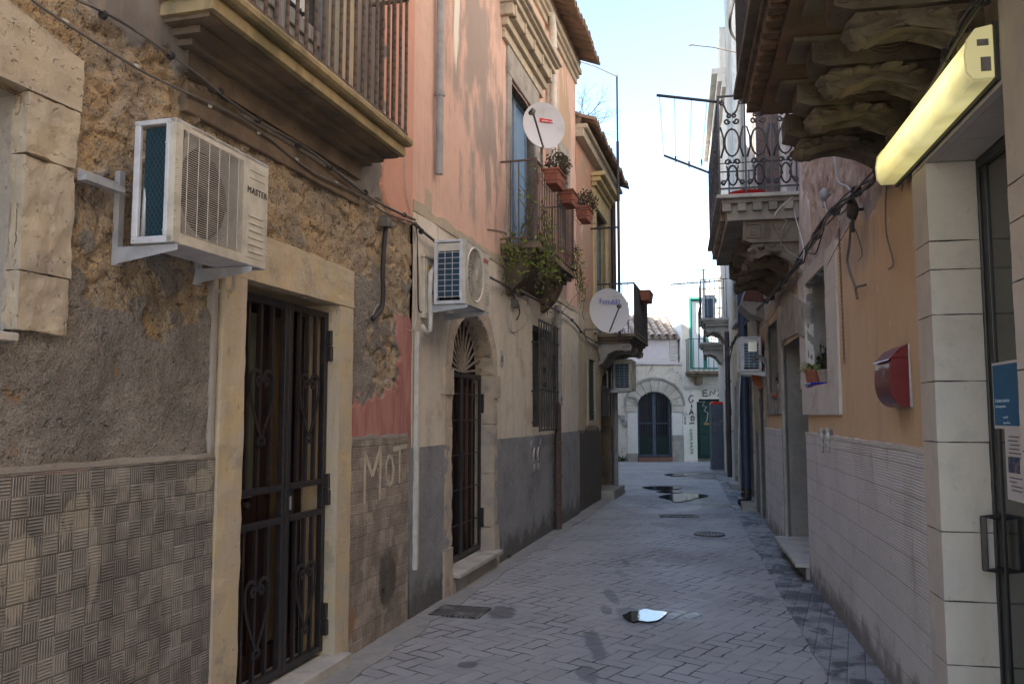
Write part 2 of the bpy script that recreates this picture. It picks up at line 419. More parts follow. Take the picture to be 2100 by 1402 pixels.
# ---------------------------------------------------------------- herringbone paving
def gp(px0, px1, py0, py1):
    a = G(px0, (py0+py1)/2); b = G(px1, (py0+py1)/2); c = G((px0+px1)/2, py0); d = G((px0+px1)/2, py1)
    return ((a[0]+b[0])/2, (c[1]+d[1])/2, abs(b[0]-a[0])/2*1.15, abs(c[1]-d[1])/2*1.15)
DAMP = [gp(*q) for q in ((1204,1240,1285,1362), (1180,1224,1360,1396), (1231,1257,1240,1260), (1240,1266,1204,1236), (1264,1283,1166,1182), (1274,1290,1145,1158),
    (1262,1378,1242,1282), (1370,1440,1250,1268), (1000,1056,1240,1268), (1400,1530,1030,1041), (1328,1475,1008,1034), (1298,1440,993,1008), (1378,1530,966,984), (1530,1592,1221,1234), (935,976,1355,1367), (1420,1540,1052,1062), (1420,1500,1098,1106), (1640,1700,1215,1235))]
def paving(name, wet=0.):
    m = Mt(name, (.2,.2,.2), .6, spec=.4); W = .122
    v = m.map((1/W,)*3, (0, 0, R_(38))); x, y, z = m.xyz(v)
    wob = m.mth('MULTIPLY', m.mth('SUBTRACT', m.noise(7., 2.), .5), .35); x = m.mth('ADD', x, wob); y = m.mth('ADD', y, wob)
    i = m.mth('FLOOR', x); j = m.mth('FLOOR', y); u = m.mth('SUBTRACT', x, i); vv = m.mth('SUBTRACT', y, j)
    k = m.mth('FLOORED_MODULO', m.mth('SUBTRACT', i, j), 4.)
    eq = lambda q: m.mth('COMPARE', k, float(q), .3)
    e0, e1, e2, e3 = [eq(q) for q in range(4)]
    a = m.mth('ADD', u, m.mth('MULTIPLY', e1, 9.)); b = m.mth('ADD', m.mth('SUBTRACT', 1., u), m.mth('MULTIPLY', e0, 9.))
    c = m.mth('ADD', vv, m.mth('MULTIPLY', e2, 9.)); d = m.mth('ADD', m.mth('SUBTRACT', 1., vv), m.mth('MULTIPLY', e3, 9.))
    dist = m.mth('MINIMUM', m.mth('MINIMUM', a, b), m.mth('MINIMUM', c, d))
    wn_ = m.N('ShaderNodeTexWhiteNoise', {'Vector': m.vec(m.mth('SUBTRACT', i, e1), m.mth('SUBTRACT', j, e2), 0.)}, noise_dimensions='3D').outputs['Value']
    big = m.noise(.9, 4.); jw = m.ramp(m.noise(2.1, 6., rough=.7), .46, .58)          # where joints have lost their sand
    m.c = m.mix((.29,.288,.29), (.38,.376,.373), wn_)
    m.over((.33,.328,.332), .45)
    m.blot((.40,.39,.385), .8, .42, .62, amt=.55); m.blot((.36,.345,.32), 1.5, .60, .66, amt=.5, dist=.8); m.blot((.21,.212,.22), 2.4, .55, .72, amt=.45, dist=.5)
    m.over((.33,.315,.29), m.ramp(m.noise(45., 3.), .55, .75, 0., .3))
    jd = m.ramp(dist, .02, .085, 1., 0.)
    m.over((.22,.22,.225), m.mth('MULTIPLY', jd, .42))
    m.over((.03,.03,.032), m.mth('MULTIPLY', jd, jw))
    h = m.mth('ADD', m.ramp(dist, .0, .12), m.mth('MULTIPLY', wn_, .35)); m.bump(h, .55, .006); m.bump(m.noise(3.5, 4.), .5, .03); m.bump(m.noise(90., 3.), .25, .003)
    r = m.ramp(big, .35, .65, .52, .78)
    wf = m.patches((.075,.075,.08), DAMP); r = m.mth('SUBTRACT', r, m.mth('MULTIPLY', wf, .22))
    if wet:
        m.over((.05,.05,.055), wet); r = .5
    m.put(m.b.inputs['Roughness'], r); return m.end()
M['paving'] = paving('herringbone_paving')
m = Mt('puddle_water', (.02,.022,.025), .04, spec=1.); m.bump(m.noise(26., 3.), .05, .006); M['water'] = m.end()
m = plaster('smeared_cement_kerb', (.35,.34,.32), (.29,.285,.275), (.2,.195,.19), .85, 2., .5, .4); M['kerb'] = m.end()
def gutter():
    m = Mt('basalt_gutter', (.12,.12,.13), .55, spec=.4); v = m.map((1/.17, 1/.17, 1), (0, 0, R_(11))); x, y, z = m.xyz(v)
    i = m.mth('FLOOR', x); j = m.mth('FLOOR', m.mth('MULTIPLY', y, 1.6)); w_ = m.N('ShaderNodeTexWhiteNoise', {'Vector': m.vec(i, j, 0.)}, noise_dimensions='3D').outputs['Value']
    fy = m.mth('FRACT', m.mth('MULTIPLY', y, 1.6)); e = m.mth('MINIMUM', fy, m.mth('SUBTRACT', 1., fy))
    m.c = m.mix((.13,.13,.14), (.22,.22,.225), w_); m.blot((.32,.32,.32), 3.2, .44, .54, amt=.85, dist=.6); m.blot((.05,.05,.055), 2.3, .50, .57, amt=.85, dist=.8)
    m.over((.05,.05,.05), m.ramp(e, .0, .05, .8, 0.)); m.bump(m.ramp(e, 0., .08), .5, .008); m.bump(m.noise(20., 5.), .4, .01); return m.end()
M['gutter'] = gutter()
# ================================================================ ground
mb = MB(); xs = [-400, -60, -15] + list(np.linspace(-8, 12, 41)) + [30, 80, 400]; ys = [-400, -60] + list(np.linspace(-12, 32, 89)) + [60, 150, 400]
for y in ys:
    for x in xs:
        mb.v.append((x, y, (MN.noise(Vector((x*.7, y*.7, 3))) * .005 - .004) if -8 < x < 12 and -12 < y < 32 else -.004))
nx = len(xs)
for j in range(len(ys) - 1):
    for i in range(nx - 1): mb.f.append((j*nx+i, j*nx+i+1, (j+1)*nx+i+1, (j+1)*nx+i)); mb.mi.append(0)
solo('street_paving', mb, M['paving'], None, None, FW, kind='structure', smooth=True)
def sheet(name, F, pts, z, mat, kind='structure', n=0):
    mb = MB(); mb.prism([(p[0], p[1]) for p in pts], 'z', z - .02, z); return solo(name, mb, mat, None, None, F, kind=kind)
def strip(x0, x1, a, b, jit, seed, side=-1):
    # band in wall-frame coordinates running along x, its street edge irregular
    n = int((x1 - x0) / .18); pts = [(x0, 0.1), (x1, 0.1)][::1]
    e = []
    for k in range(n + 1):
        x = x1 + (x0 - x1) * k / n; e.append((x, -(a + (b - a) * (1 - k / n)) - jit * MN.noise(Vector((x * 1.9, seed, 0))) - jit * .5 * MN.noise(Vector((x * 7, seed, 4)))))
    return pts + e
sheet('kerb_strip', FL, strip(-10, 18.9, .30, .20, .10, 1), .004, M['kerb'])
sheet('gutter', FR, strip(-27, 8, .34, .42, .03, 5), .004, M['gutter'])
def blobpoly(pts, jit=.012, sub=4, seed=0):
    P = [Vector(G(*p)) for p in pts]; out = []; n = len(P)
    for i in range(n):
        p0, p1, p2, p3 = P[i-1], P[i], P[(i+1) % n], P[(i+2) % n]
        for k in range(sub):
            t = k / sub; q = .5 * ((2*p1) + (p2-p0)*t + (2*p0-5*p1+4*p2-p3)*t*t + (3*p1-p0-3*p2+p3)*t**3)
            s = jit * (1 + q.y * .08); out.append((q.x + s * MN.noise(Vector((q.x*9, q.y*9, seed))) * 2, q.y + s * MN.noise(Vector((q.x*9, q.y*9, seed + 7))) * 4))
    return out
for k, (pts, mt, z) in enumerate([
    ([(1279,1265),(1288,1256),(1306,1254),(1320,1251),(1342,1254),(1366,1256),(1364,1263),(1352,1270),(1334,1277),(1312,1274),(1296,1276)], 'water', .011),
    ([(1352,1018),(1400,1012),(1452,1016),(1420,1024),(1388,1030),(1372,1024)], 'water', .011),
    ([(1318,999),(1360,997),(1398,999),(1376,1004),(1340,1004)], 'water', .011),
    ([(1345,1008),(1375,1006),(1400,1009),(1372,1011)], 'water', .011),
    ([(1362,973),(1392,971),(1410,974),(1386,977)], 'water', .011)]):
    sheet('puddle', FW, blobpoly(pts, .0075, 6, k), z, M[mt])
# manhole covers and drain grate
m = Mt('worn_manhole_iron', (.16,.155,.15), .6, .3, .5); x, y, z = m.xyz(m.map((1,1,1), (0,0,R_(15))))
gx = m.mth('PINGPONG', m.mth('MULTIPLY', x, 1.), .022); gy = m.mth('PINGPONG', m.mth('MULTIPLY', y, 1.), .022); mn = m.mth('MINIMUM', gx, gy)
m.over((.055,.053,.05), m.ramp(mn, .003, .008, 1., 0.)); m.blot((.24,.23,.21), 6., .5, .65); m.bump(m.ramp(mn, .002, .009), .8, .006); M['manhole'] = m.end()
def cover(px, py, sx, sy, rot, label, round_=False):
    x, y = G(px, py); T = Matrix.Translation((x, y, 0)) @ Matrix.Rotation(R_(rot), 4, 'Z'); t = thing('manhole_cover', label, 'manhole cover', T)
    f = MB(); c = MB()
    if round_:
        f.lathe([(sx*.5, -.03), (sx*.5, .012), (sx*.44, .012), (sx*.44, -.03)], 32, cap=False); c.lathe([(sx*.435, -.03), (sx*.435, .009), (.001, .009)], 32)
    else:
        for (a, b, cc, d) in ((-sx/2, sx/2, -sy/2, -sy/2+.025), (-sx/2, sx/2, sy/2-.025, sy/2), (-sx/2, -sx/2+.025, -sy/2+.025, sy/2-.025), (sx/2-.025, sx/2, -sy/2+.025, sy/2-.025)): f.box(a, b, cc, d, -.03, .012)
        c.box(-sx/2+.028, sx/2-.028, -sy/2+.028, sy/2-.028, -.03, .009)
    part('frame', f, M['manhole'], t); part('lid', c, M['manhole'], t)
cover(944, 1254, .42, .36, -15, 'square chequered iron manhole cover near the cream wall')
cover(1455, 1095, .42, .36, 3, 'dark cracked round manhole cover in mid street', True)
x, y = G(1392, 1058); T = Matrix.Translation((x, y, 0)) @ Matrix.Rotation(R_(-4), 4, 'Z'); t = thing('drain_grate', 'slotted iron drain grate across the middle of the lane', 'drain', T)
f = MB(); s_ = MB(); W2 = .3
for a, b, c_, d in ((-W2, W2, -.15, -.12), (-W2, W2, .12, .15), (-W2, -W2+.03, -.12, .12), (W2-.03, W2, -.12, .12)): f.box(a, b, c_, d, -.03, .013)
for k in range(9): s_.box(-W2+.05+k*.06, -W2+.08+k*.06, -.119, .119, -.03, .010)
part('frame', f, M['manhole'], t); part('slats', s_, M['manhole'], t)
# ================================================================ HOUSE A: rubble wall with the big balcony (left, near)
XA1 = L(838, 800)[0]                                    # its end along the wall
hA = thing('rubble_house', 'old house with crumbling ochre rubble wall and barred double door', 'house', FL, (-4, 0, 0)); oA = -4.
wjx, wjx2 = L(36, 300)[0], L(131, 400)[0]               # far jamb of the cut-off window
djx0, dox0 = L(431, 900)[0], L(486, 800)[0]; dox1, djx1 = L(684, 700)[0], L(712, 700)[0]
doT = 2.32; holesA = [(1.9, wjx, 1.89, 2.78), (dox0, dox1, -.01, doT), (zl(4.36), zl(5.5), 3.5, 5.9)]
def vsm(a, b, t): t = min(1, max(0, (t - a) / (b - a))); return t * t * (3 - 2 * t)
def fbm(x, z, s, o=4, seed=0.): return MN.fractal(Vector((x*s, seed, z*s)), .9, 2.1, o, noise_basis='PERLIN_ORIGINAL')
def zonesA(x, z):
    n = fbm(x, z, 2.2, 4, 5.) * .45; n2 = fbm(x, z, 7., 3, 9.) * .15; zc = x * .9654
    cem = vsm(2.08, 1.98, z + n * .55 + n2) * vsm(4.5, 4.3, zc)                     # grey cement low on the left
    nm = fbm(x, z, 3.4, 4, 31.)
    cem = max(cem, vsm(.02, .12, nm - .12) * vsm(2.9, 2.5, z) * .9)                 # smeared mortar patches
    cem = max(cem, vsm(6.22, 6.05, zc + n * .5 + n2) * vsm(5.5, 5.6, zc) * vsm(2.62, 2.4, z + n2))   # beside the door
    pl = vsm(3.2, 3.28, z + n * .5 + n2) * vsm(4.6, 4.4, zc + n) * vsm(3.2, 3.5, zc)   # grey plaster by the balcony
    pl = max(pl, vsm(3.15, 3.19, z + n2 * .3) * vsm(4.3, 4.5, zc) * vsm(6.2, 6.1, zc + n2) * .9)
    pk = vsm(6.12, 6.2, zc + n2) * vsm(3.25, 3.35, z + n * .3 - (zc - 6.1) * -.35)       # pink upper right
    pk2 = vsm(1.67, 1.61, z - (zc - 5.7) * .26 + n * .4 + n2 * .8) * vsm(5.6, 5.65, zc) * vsm(1.3, 1.35, z)
    pk2 = max(pk2, vsm(6.52, 6.58, zc + n * .25 + n2 + (z - 1.9) * .25) * vsm(2.45, 2.3, z))
    return cem, max(pk, pk2), pl, pk
ZC = {}
def dispA(x, z):
    cem, pk, pl, _ = ZC.setdefault((x, z), zonesA(x, z))
    d, p = MN.voronoi(Vector((x*4.6 + fbm(x, z, 5, 2)*.5, 1.3, z*5.4)), distance_metric='DISTANCE')
    st = min(1., max(0., (d[1] - d[0]) * 3.2)); big = fbm(x, z, 1.5, 3, 2.)
    hs = (math.sin(p[0].x * 91.7 + p[0].z * 47.3) * 43758.5) % 1.
    rub = .012 - (.006 + .020 * hs) * min(1., st * 1.8) + fbm(x, z, 11, 4, 1.) * .012 + abs(fbm(x, z, 26, 4, 8.)) * .012 + big * .014
    ce = -.012 + fbm(x, z, 9, 4, 3.) * .009 + fbm(x, z, 38, 2, 4.) * .0045
    sm = -.020 + fbm(x, z, 6, 3, 6.) * .003
    y = rub + (ce - rub) * cem; k = max(pk, pl); y = y + (sm - y) * k
    return y
def zone_rgba(x, z): cem, pk, pl, _ = ZC[(x, z)]; return (cem, pk, pl, 1)
mb = MB()
wall_grid(mb, 2.3, XA1, 1.25, 3.75, .0135, holesA, dispA, zone_rgba)
wall_grid(mb, 2.3, XA1, 3.75, 7.6, .05, [(zl(4.36), zl(5.5), 3.5, 5.9)], dispA, zone_rgba)
wall_grid(mb, 2.3, XA1, -.05, 1.25, .4, [(dox0, dox1, -.06, doT)], None, lambda x, z: (1, 0, 0, 1))
wall_grid(mb, -4, 2.3, -.05, 7.6, .3, [(1.9, 2.31, 1.89, 2.78)], None, lambda x, z: (float(z < 1.9), 0, 0, 1))
shell(mb, -4, XA1, 7.6, 5.)
m = Mt('rubble_and_plaster', (.4,.3,.2), .93, spec=.15)
at = m.N('ShaderNodeAttribute', attribute_name='zone').outputs['Color']
r_, g_, b_ = [m.N('ShaderNodeSeparateColor', {0: at}).outputs[k] for k in range(3)]
m.c = m.mix((.45,.355,.235), (.34,.285,.215), m.ramp(m.noise(3.2, 5.), .38, .62))
m.blot((.52,.37,.20), 3.1, .5, .62, amt=.75); m.blot((.50,.43,.33), 9., .52, .68, amt=.75); m.blot((.22,.19,.155), 6.5, .55, .66, amt=.75); m.blot((.46,.27,.16), 13., .62, .7, amt=.6); m.blot((.30,.275,.24), 38., .5, .62, amt=.6); m.blot((.12,.10,.08), 27., .57, .64, amt=.8); m.blot((.10,.08,.065), 70., .58, .66, amt=.7); m.blot((.60,.52,.42), 90., .58, .66, amt=.5)
cem = m.mix((.30,.28,.25), (.215,.20,.18), m.ramp(m.noise(2.6, 6.), .4, .62)); cem = m.mix(cem, (.42,.40,.36), m.ramp(m.vor(95., rnd=1.), .0, .42, .75, 0.))
cem = m.mix(cem, (.10,.09,.08), m.ramp(m.noise(120., 2.), .56, .66, 0., .7)); cem = m.mix(cem, (.30,.19,.11), m.ramp(m.noise(5.5, 5.), .62, .7, 0., .8))
m.over(cem, m.ramp(m.mth('ADD', r_, m.mth('MULTIPLY', m.mth('SUBTRACT', m.noise(26., 4.), .5), .9)), .42, .58))
pink = m.mix((.64,.36,.27), (.60,.33,.25), m.ramp(m.noise(2.2, 5.), .4, .6)); x, y, z = m.xyz()
pink = m.mix(m.mix((.46,.24,.21), (.38,.17,.15), m.ramp(m.noise(4., 5., (2,2,.6)), .4, .6)), pink, m.ramp(z, 2.6, 3.2)); pink = m.mix(pink, (.58,.36,.30), m.ramp(m.noise(2.5, 4., (5,5,.5)), .58, .68, 0., .6))
m.over(pink, m.ramp(m.mth('ADD', g_, m.mth('MULTIPLY', m.mth('SUBTRACT', m.noise(22., 4.), .5), .5)), .45, .55))
gp = m.mix((.25,.235,.22), (.19,.175,.16), m.ramp(m.noise(2.6, 5.), .4, .6)); gp = m.mix(gp, (.34,.27,.19), m.ramp(m.noise(3., 4., (3,3,.4)), .55, .66, 0., .6))
m.over(gp, m.ramp(m.mth('ADD', b_, m.mth('MULTIPLY', m.mth('SUBTRACT', m.noise(18., 4.), .5), .6)), .45, .55))
rough_zone = m.ramp(m.mth('ADD', g_, b_), .2, .8, 1., .15)
m.bump(m.noise(24., 8., rough=.7), m.mth('MULTIPLY', rough_zone, .9), .025); m.bump(m.vor(85.), m.mth('MULTIPLY', rough_zone, .8), .006); m.bump(m.noise(190., 3.), .45, .003)
m.bump(m.ramp(m.noise(17., 3.), .58, .68, 1., 0.), m.mth('MULTIPLY', rough_zone, .6), .02)
M['rubble'] = m.end()
part('wall', mb, M['rubble'], hA, smooth=True)
# --- relief tiles of the dado
def relief(name, cA, cB, off=(0, 0), pale=None):
    m = Mt(name, cA, .75, spec=.3); x, y, z = m.xyz(); S = .0765
    xx = m.mth('DIVIDE', m.mth('ADD', x, off[0]), S); zz = m.mth('DIVIDE', m.mth('ADD', z, off[1]), S)
    row = m.mth('FLOOR', m.mth('DIVIDE', zz, 2.)); i = m.mth('FLOOR', xx); j = m.mth('FLOOR', zz)
    par = m.mth('FLOORED_MODULO', m.mth('ADD', i, j), 2.)
    fx = m.mth('FRACT', xx); fz = m.mth('FRACT', zz)
    t = m.N('ShaderNodeMix', {0: par, 2: fz, 3: fx}).outputs[0]
    rib = m.mth('PINGPONG', m.mth('MULTIPLY', t, 6.), .5)            # six ridges a square
    eb = lambda q: m.mth('MINIMUM', q, m.mth('SUBTRACT', 1., q))
    inn = m.mth('MULTIPLY', m.ramp(eb(fx), .02, .08), m.ramp(eb(fz), .02, .08))
    tx = m.mth('FRACT', m.mth('DIVIDE', m.mth('ADD', xx, m.mth('MULTIPLY', row, 1.)), 2.)); tz = m.mth('FRACT', m.mth('DIVIDE', zz, 2.))
    joint = m.ramp(m.mth('MINIMUM', eb(tx), eb(tz)), .006, .02)
    rs = m.ramp(rib, .12, .32)
    wn_ = m.N('ShaderNodeTexWhiteNoise', {'Vector': m.vec(i, j, 2.)}, noise_dimensions='3D').outputs['Value']
    m.c = m.mix(cA, cB, m.ramp(wn_, 0., 1., 0., .7)); m.blot(tuple(q*.45 for q in cB), 5., .45, .65, amt=.85, dist=.4); m.blot(tuple(q*.5 for q in cB), 24., .5, .7, amt=.5, st=(1,1,.4))
    m.blot(tuple(q*.4 for q in cB), 2.1, .5, .64, amt=.75, dist=1.); m.blot(tuple(min(1,q*1.25) for q in cA), 3.3, .56, .7, amt=.6)
    m.over(tuple(q*.42 for q in cB), m.ramp(wn_, .45, .95, 0., .42))
    m.over(tuple(min(1, q*1.5) for q in cA), m.mth('MULTIPLY', m.ramp(rib, .3, .45), .55))
    m.over(tuple(q*.35 for q in cB), m.mth('MULTIPLY', m.ramp(rs, 0., 1., 1., 0.), m.mth('MULTIPLY', inn, m.ramp(m.noise(6., 4.), .38, .6, .15, .75))))
    if pale: 
        for (a, b, rx, rz) in pale: m.ell((.46,.42,.32), a, b, rx, rz, 14., 1.8, .3, .42, st=(1, 1, .5), amt=.5)
    m.over((.05,.045,.04), m.ramp(joint, 0., 1., .85, 0.))
    h = m.mth('MULTIPLY', m.mth('MULTIPLY', rs, inn), joint); m.bump(h, .9, .006); m.bump(m.noise(40., 4.), .35, .004); return m
tA = L(300, 940, .03); ox = -oA
m = relief('grey_relief_tiles', (.33,.31,.275), (.235,.22,.2), (.02 - oA * 0, .0), [(L(150,1050)[0]+ox, 1.2, .14, .13), (L(400,990)[0]+ox, 1.27, .16, .08), (L(30,1110)[0]+ox, 1.02, .12, .2)])
m.ell((.34,.24,.21), L(100,975)[0]+ox, 1.385, .5, .02, 9., 1.0, amt=.6); m.blot((.42,.39,.33), 3.4, .64, .68, st=(3,3,.6), amt=.6)
mt = m.end()
mb = MB(); mb.box(2.0, djx0 - .003, -.034, .05, -.05, 1.385); mb.box(-3.9, 1.997, -.034, .05, -.05, 1.385)
e = [(2.0 + k * .1, 1.386 + .012 * MN.noise(Vector((k * .7, 0, 0)))) for k in range(int((djx0 - 2.0) / .1))]
part('tile_dado', mb, mt, hA, bevel=.004)
mm = relief('beige_relief_tiles', (.48,.41,.335), (.39,.335,.28), (.05, .0), None)
mm.ell((.08,.07,.06), L(785,1190)[0]+ox, .42, .3, .42, 4., 1.2, .4, .6, amt=.8); mm.ell((.34,.22,.13), djx1+ox, .2, .3, .2, 3., 1.2)
mb = MB()
hx, hz = L(786, 1222, .034)
wall_grid(mb, djx1 + .003, XA1 - .06, -.05, 1.425, .03, [(hx-.035, hx+.035, hz-.06, hz+.06)], lambda x, z: .002 * MN.noise(Vector((x*6, 0, z*6))), y=-.034)
mb.box(djx1 + .003, XA1 - .06, -.03, .04, 1.41, 1.426); mb.box(XA1 - .063, XA1 - .06, -.034, .04, -.05, 1.42)
reveal(mb, hx-.035, hx+.035, hz-.06, hz+.06, -.034, .1)
part('tile_dado', mb, mm.end(), hA, label='beige relief tiles with painted letters')
# cement lip on top of the tiles
mb = MB()
for (a, b, hh) in ((2.0, djx0 - .01, 1.40), (djx1 + .01, XA1 - .08, 1.44)):
    n = int((b - a) / .05); up = []; dn = []
    for k in range(n + 1):
        x = a + (b - a) * k / n; up.append((x, hh + .012 + .018 * MN.noise(Vector((x * 6, 3, 0))))); dn.append((x, hh - .012))
    mb.prism(dn + up[::-1], 'y', -.03, .03)
part('mortar_lip', mb, M['greystone'], hA)
# painted capitals on the beige tiles
mb = MB()
def stroke(px, w=.03, d=.0365, fn=L): mb.flat([(fn(a, b, d)[0], -d, fn(a, b, d)[1]) for a, b in px], w, .002, (0, 1, 0))
stroke([(747,1034),(749,924)], .034); stroke([(747,926),(764,975)], .04); stroke([(764,975),(781,915)], .04); stroke([(779,1025),(781,914)], .034)
for k in range(7):
    a0 = math.pi * 2 * k / 7; a1 = math.pi * 2 * (k + 1) / 7; stroke([(799 + 8*math.cos(a0), 964 + 31*math.sin(a0)), (799 + 8*math.cos(a1), 964 + 31*math.sin(a1))], .028)
stroke([(806,921),(834,914)], .035); stroke([(819,990),(820,918)], .03)
m = Mt('faded_cream_paint', (.55,.49,.38), .85); m.blot((.44,.38,.31), 16., .45, .62, amt=.7); part('lettering', mb, m.end(), hA)
# far-left window: stone blocks, reveal, sill
mb = MB(); zs = [1.72, 2.035, 2.43, 2.78]
zt = [L(132, 688, .04)[1], L(132, 571, .04)[1], L(140, 345, .04)[1], L(142, 222, .04)[1], L(142, 110, .04)[1]]
for k in range(3): mb.box(wjx, wjx2 + [.0, .012, .02][k], -.04, .03, zt[k] + .004, zt[k+1] - .004)
mb.prism([(1.4, 2.79), (wjx2 + .03, zt[3] + .004), (wjx2 + .03, zt[4]), (1.4, 3.42)], 'y', -.045, .03)
part('window_surround', mb, M['limestone'], hA, bevel=.006); wear_all(hA, 'window_surround', amt=.03, size=.10, lv=5)
mb = MB(); reveal(mb, 1.9, wjx, 1.89, 2.79, 0.02, .45)
part('window_reveal', mb, M['greystone'], hA)
mb = MB(); mb.box(1.7, L(30, 690, .05)[0], -.07, .39, 1.862, 1.893); part('window_sill', mb, M['marble'], hA, bevel=.004)
# door: painted stone jambs and lintel
mb = MB(); lt = 2.575
mb.prism([(djx0, -.05), (dox0, -.05), (dox0, doT), (djx0 + .03, doT + .06), (djx0 + .005, 1.4)], 'y', -.045, .2)
mb.box(dox1, djx1, -.045, .2, -.05, doT); mb.prism([(djx0 - .0, doT + .003), (djx1, doT + .003), (djx1, lt), (djx0 + .4, lt + .02), (djx0, lt - .02)], 'y', -.047, .2)
part('door_surround', mb, M['doorstone'], hA, bevel=.006); wear_all(hA, 'door_surround', amt=.02, size=.16, lv=5)
mb = MB(); mb.box(djx0 - .045, djx0 - .003, -.03, .1, 1.4, 2.6); part('jamb_edge', mb, M['greystone'], hA, bevel=.01)
mb = MB(); mb.box(dox0 + .002, dox1 + .10, -.12, .5, -.05, .075); part('door_step', mb, M['marble'], hA, bevel=.008)
mb = MB(); mb.box(dox0, dox0 + .03, .2, .5, 0, doT); mb.box(dox1 - .0, dox1 + .03, .2, .5, 0, doT); mb.box(dox0, dox1, .2, .5, doT, doT + .04); part('door_reveal', mb, M['greystone'], hA)
# wooden door behind the bars
mb = MB(); w0, w1 = dox0 + .02, dox1; wm = (w0 + w1) / 2
mb.box(w0, w1, .24, .28, .075, doT)
for a, b in ((w0 + .02, wm - .01), (wm + .01, w1 - .02)):
    mb.box(a, b, .20, .235, .08, .22); mb.box(a, a + .07, .20, .235, .22, 2.25); mb.box(b - .07, b, .20, .235, .22, 2.25); mb.box(a + .07, b - .07, .20, .235, .95, 1.1)
dr = part('door', mb, M['wooddark'], hA, bevel=.006)
mb = MB(); mb.box(w0 + .22, w0 + .32, .18, .19, 1.12, 2.2); mb.box(w0 + .34, wm - .08, .19, .20, 1.12, 2.2)
part('curtained_glass', mb, wood('green_curtain', (.13,.14,.10), (.08,.09,.065), .35), dr)
mb = MB(); mb.box(wm + .12, wm + .2, .19, .20, .25, 2.2); part('yellow_panel', mb, wood('yellowed_panel', (.10,.065,.025), (.05,.035,.015), .4), dr)
mb = MB()
for k in (0, 1): mb.blob((w0 + .25 + k * .08, .15, 1.08), (.025, .03, .025), 10)
part('door_knob', mb, M['iron'], dr, smooth=True)
# security gate: two leaves
def gate_leaf(x0, x1, zt, y=.035, hinge=0):
    mb = MB(); z0 = .10; t = .04
    for a in (x0, x1 - t): mb.box(a, a + t, y, y + .04, z0, zt)
    mb.box(x0 + t, x1 - t, y, y + .04, zt - t, zt); mb.box(x0 + t, x1 - t, y, y + .04, z0, z0 + .04)
    for z in (.965, 1.155): mb.box(x0 + t, x1 - t, y, y + .04, z, z + .035)
    g = part('gate_leaf', mb, M['iron'], hA, bevel=.003)
    b = MB(); n = 3; w_ = (x1 - x0 - 2 * t)
    for k in range(n):
        bx = x0 + t + w_ * (k + 1) / (n + 1)
        for (a, c) in ((z0 + .04, .965), (1.19, zt - t)):
            q = MB(); q.box(bx - .0105, bx + .0105, y + .008, y + .03, a, c); part('bar', q, M['iron'], g)
    cx = (x0 + x1) / 2
    for zc in (1.66, .50):
        q = MB(); up = (0, 1, 0)
        for sg in (-1, 1):
            c = (cx + sg * .062, zc + .13)
            pts = [(c[0] + sg*0 + .0, 0, 0)]
            arc = [(c[0] - sg * .062 * math.cos(a) * (1 - .0 * a), y - .004, c[1] + .062 * math.sin(a)) for a in [math.pi * k / 10 for k in range(-6, 11)]]
            curl = [(c[0] - sg * .05 * math.cos(a), y - .004, c[1] - .03 + .03 * math.sin(a)) for a in (0,)]
            inner = scroll(cx + sg * .040, zc + .125, .030, 1.1, math.pi if sg > 0 else 0, sg * -1 if sg > 0 else 1, 14, y - .004, .35)
            outer = [(cx + sg * (.040 + .03 * 0) , 0, 0)]
            outer = [(cx + sg * (.010 + .0), y - .004, zc + .135)] + [(cx + sg * (.065 - .055 * math.cos(a)), y - .004, zc + .135 + .055 * math.sin(a)) for a in [math.pi * k / 8 for k in range(1, 9)]]
            lo = [(cx + sg * (.12 - .0), y - .004, zc + .08), (cx + sg * .105, y - .004, zc + .01), (cx + sg * .07, y - .004, zc - .07), (cx + sg * .02, y - .004, zc - .16), (cx + sg * .008, y - .004, zc - .19)]
            foot = [(cx + sg * (.008 + .028 * math.sin(a)), y - .004, zc - .19 - .022 * (1 - math.cos(a)) * .9) for a in [math.pi * k / 6 for k in range(1, 9)]]
            q.flat(inner[::-1] + outer[1:] + lo + foot, .020, .006, up)
        part('heart_scroll', q, M['iron'], g)
    q = MB()
    for z in (.30, 1.12, 2.05) if hinge > 0 else (.22, 1.12):
        hxx = x1 + .012 if hinge > 0 else x0 - .012
        q.box(hxx - .035, hxx + .035, y - .035, y + .02, z - .10, z - .003); q.box(hxx - .03, hxx + .03, y - .03, y + .02, z + .003, z + .10)
    part('hinge', q, M['iron'], g, bevel=.005); return g
gm = L(581, 800, -.07)[0]
gate_leaf(dox0 + .008, gm - .004, 2.27, hinge=-1); g2 = gate_leaf(gm + .004, dox1 - .004, 2.27, hinge=1)
mb = MB(); mb.box(gm + .045, gm + .135, .062, .09, .999, 1.155); part('lock_plate', mb, M['iron'], g2)
mb = MB(); mb.box(gm + .07, gm + .1, .055, .061, 1.03, 1.11); part('lock', mb, M['galv'], g2, bevel=.004)
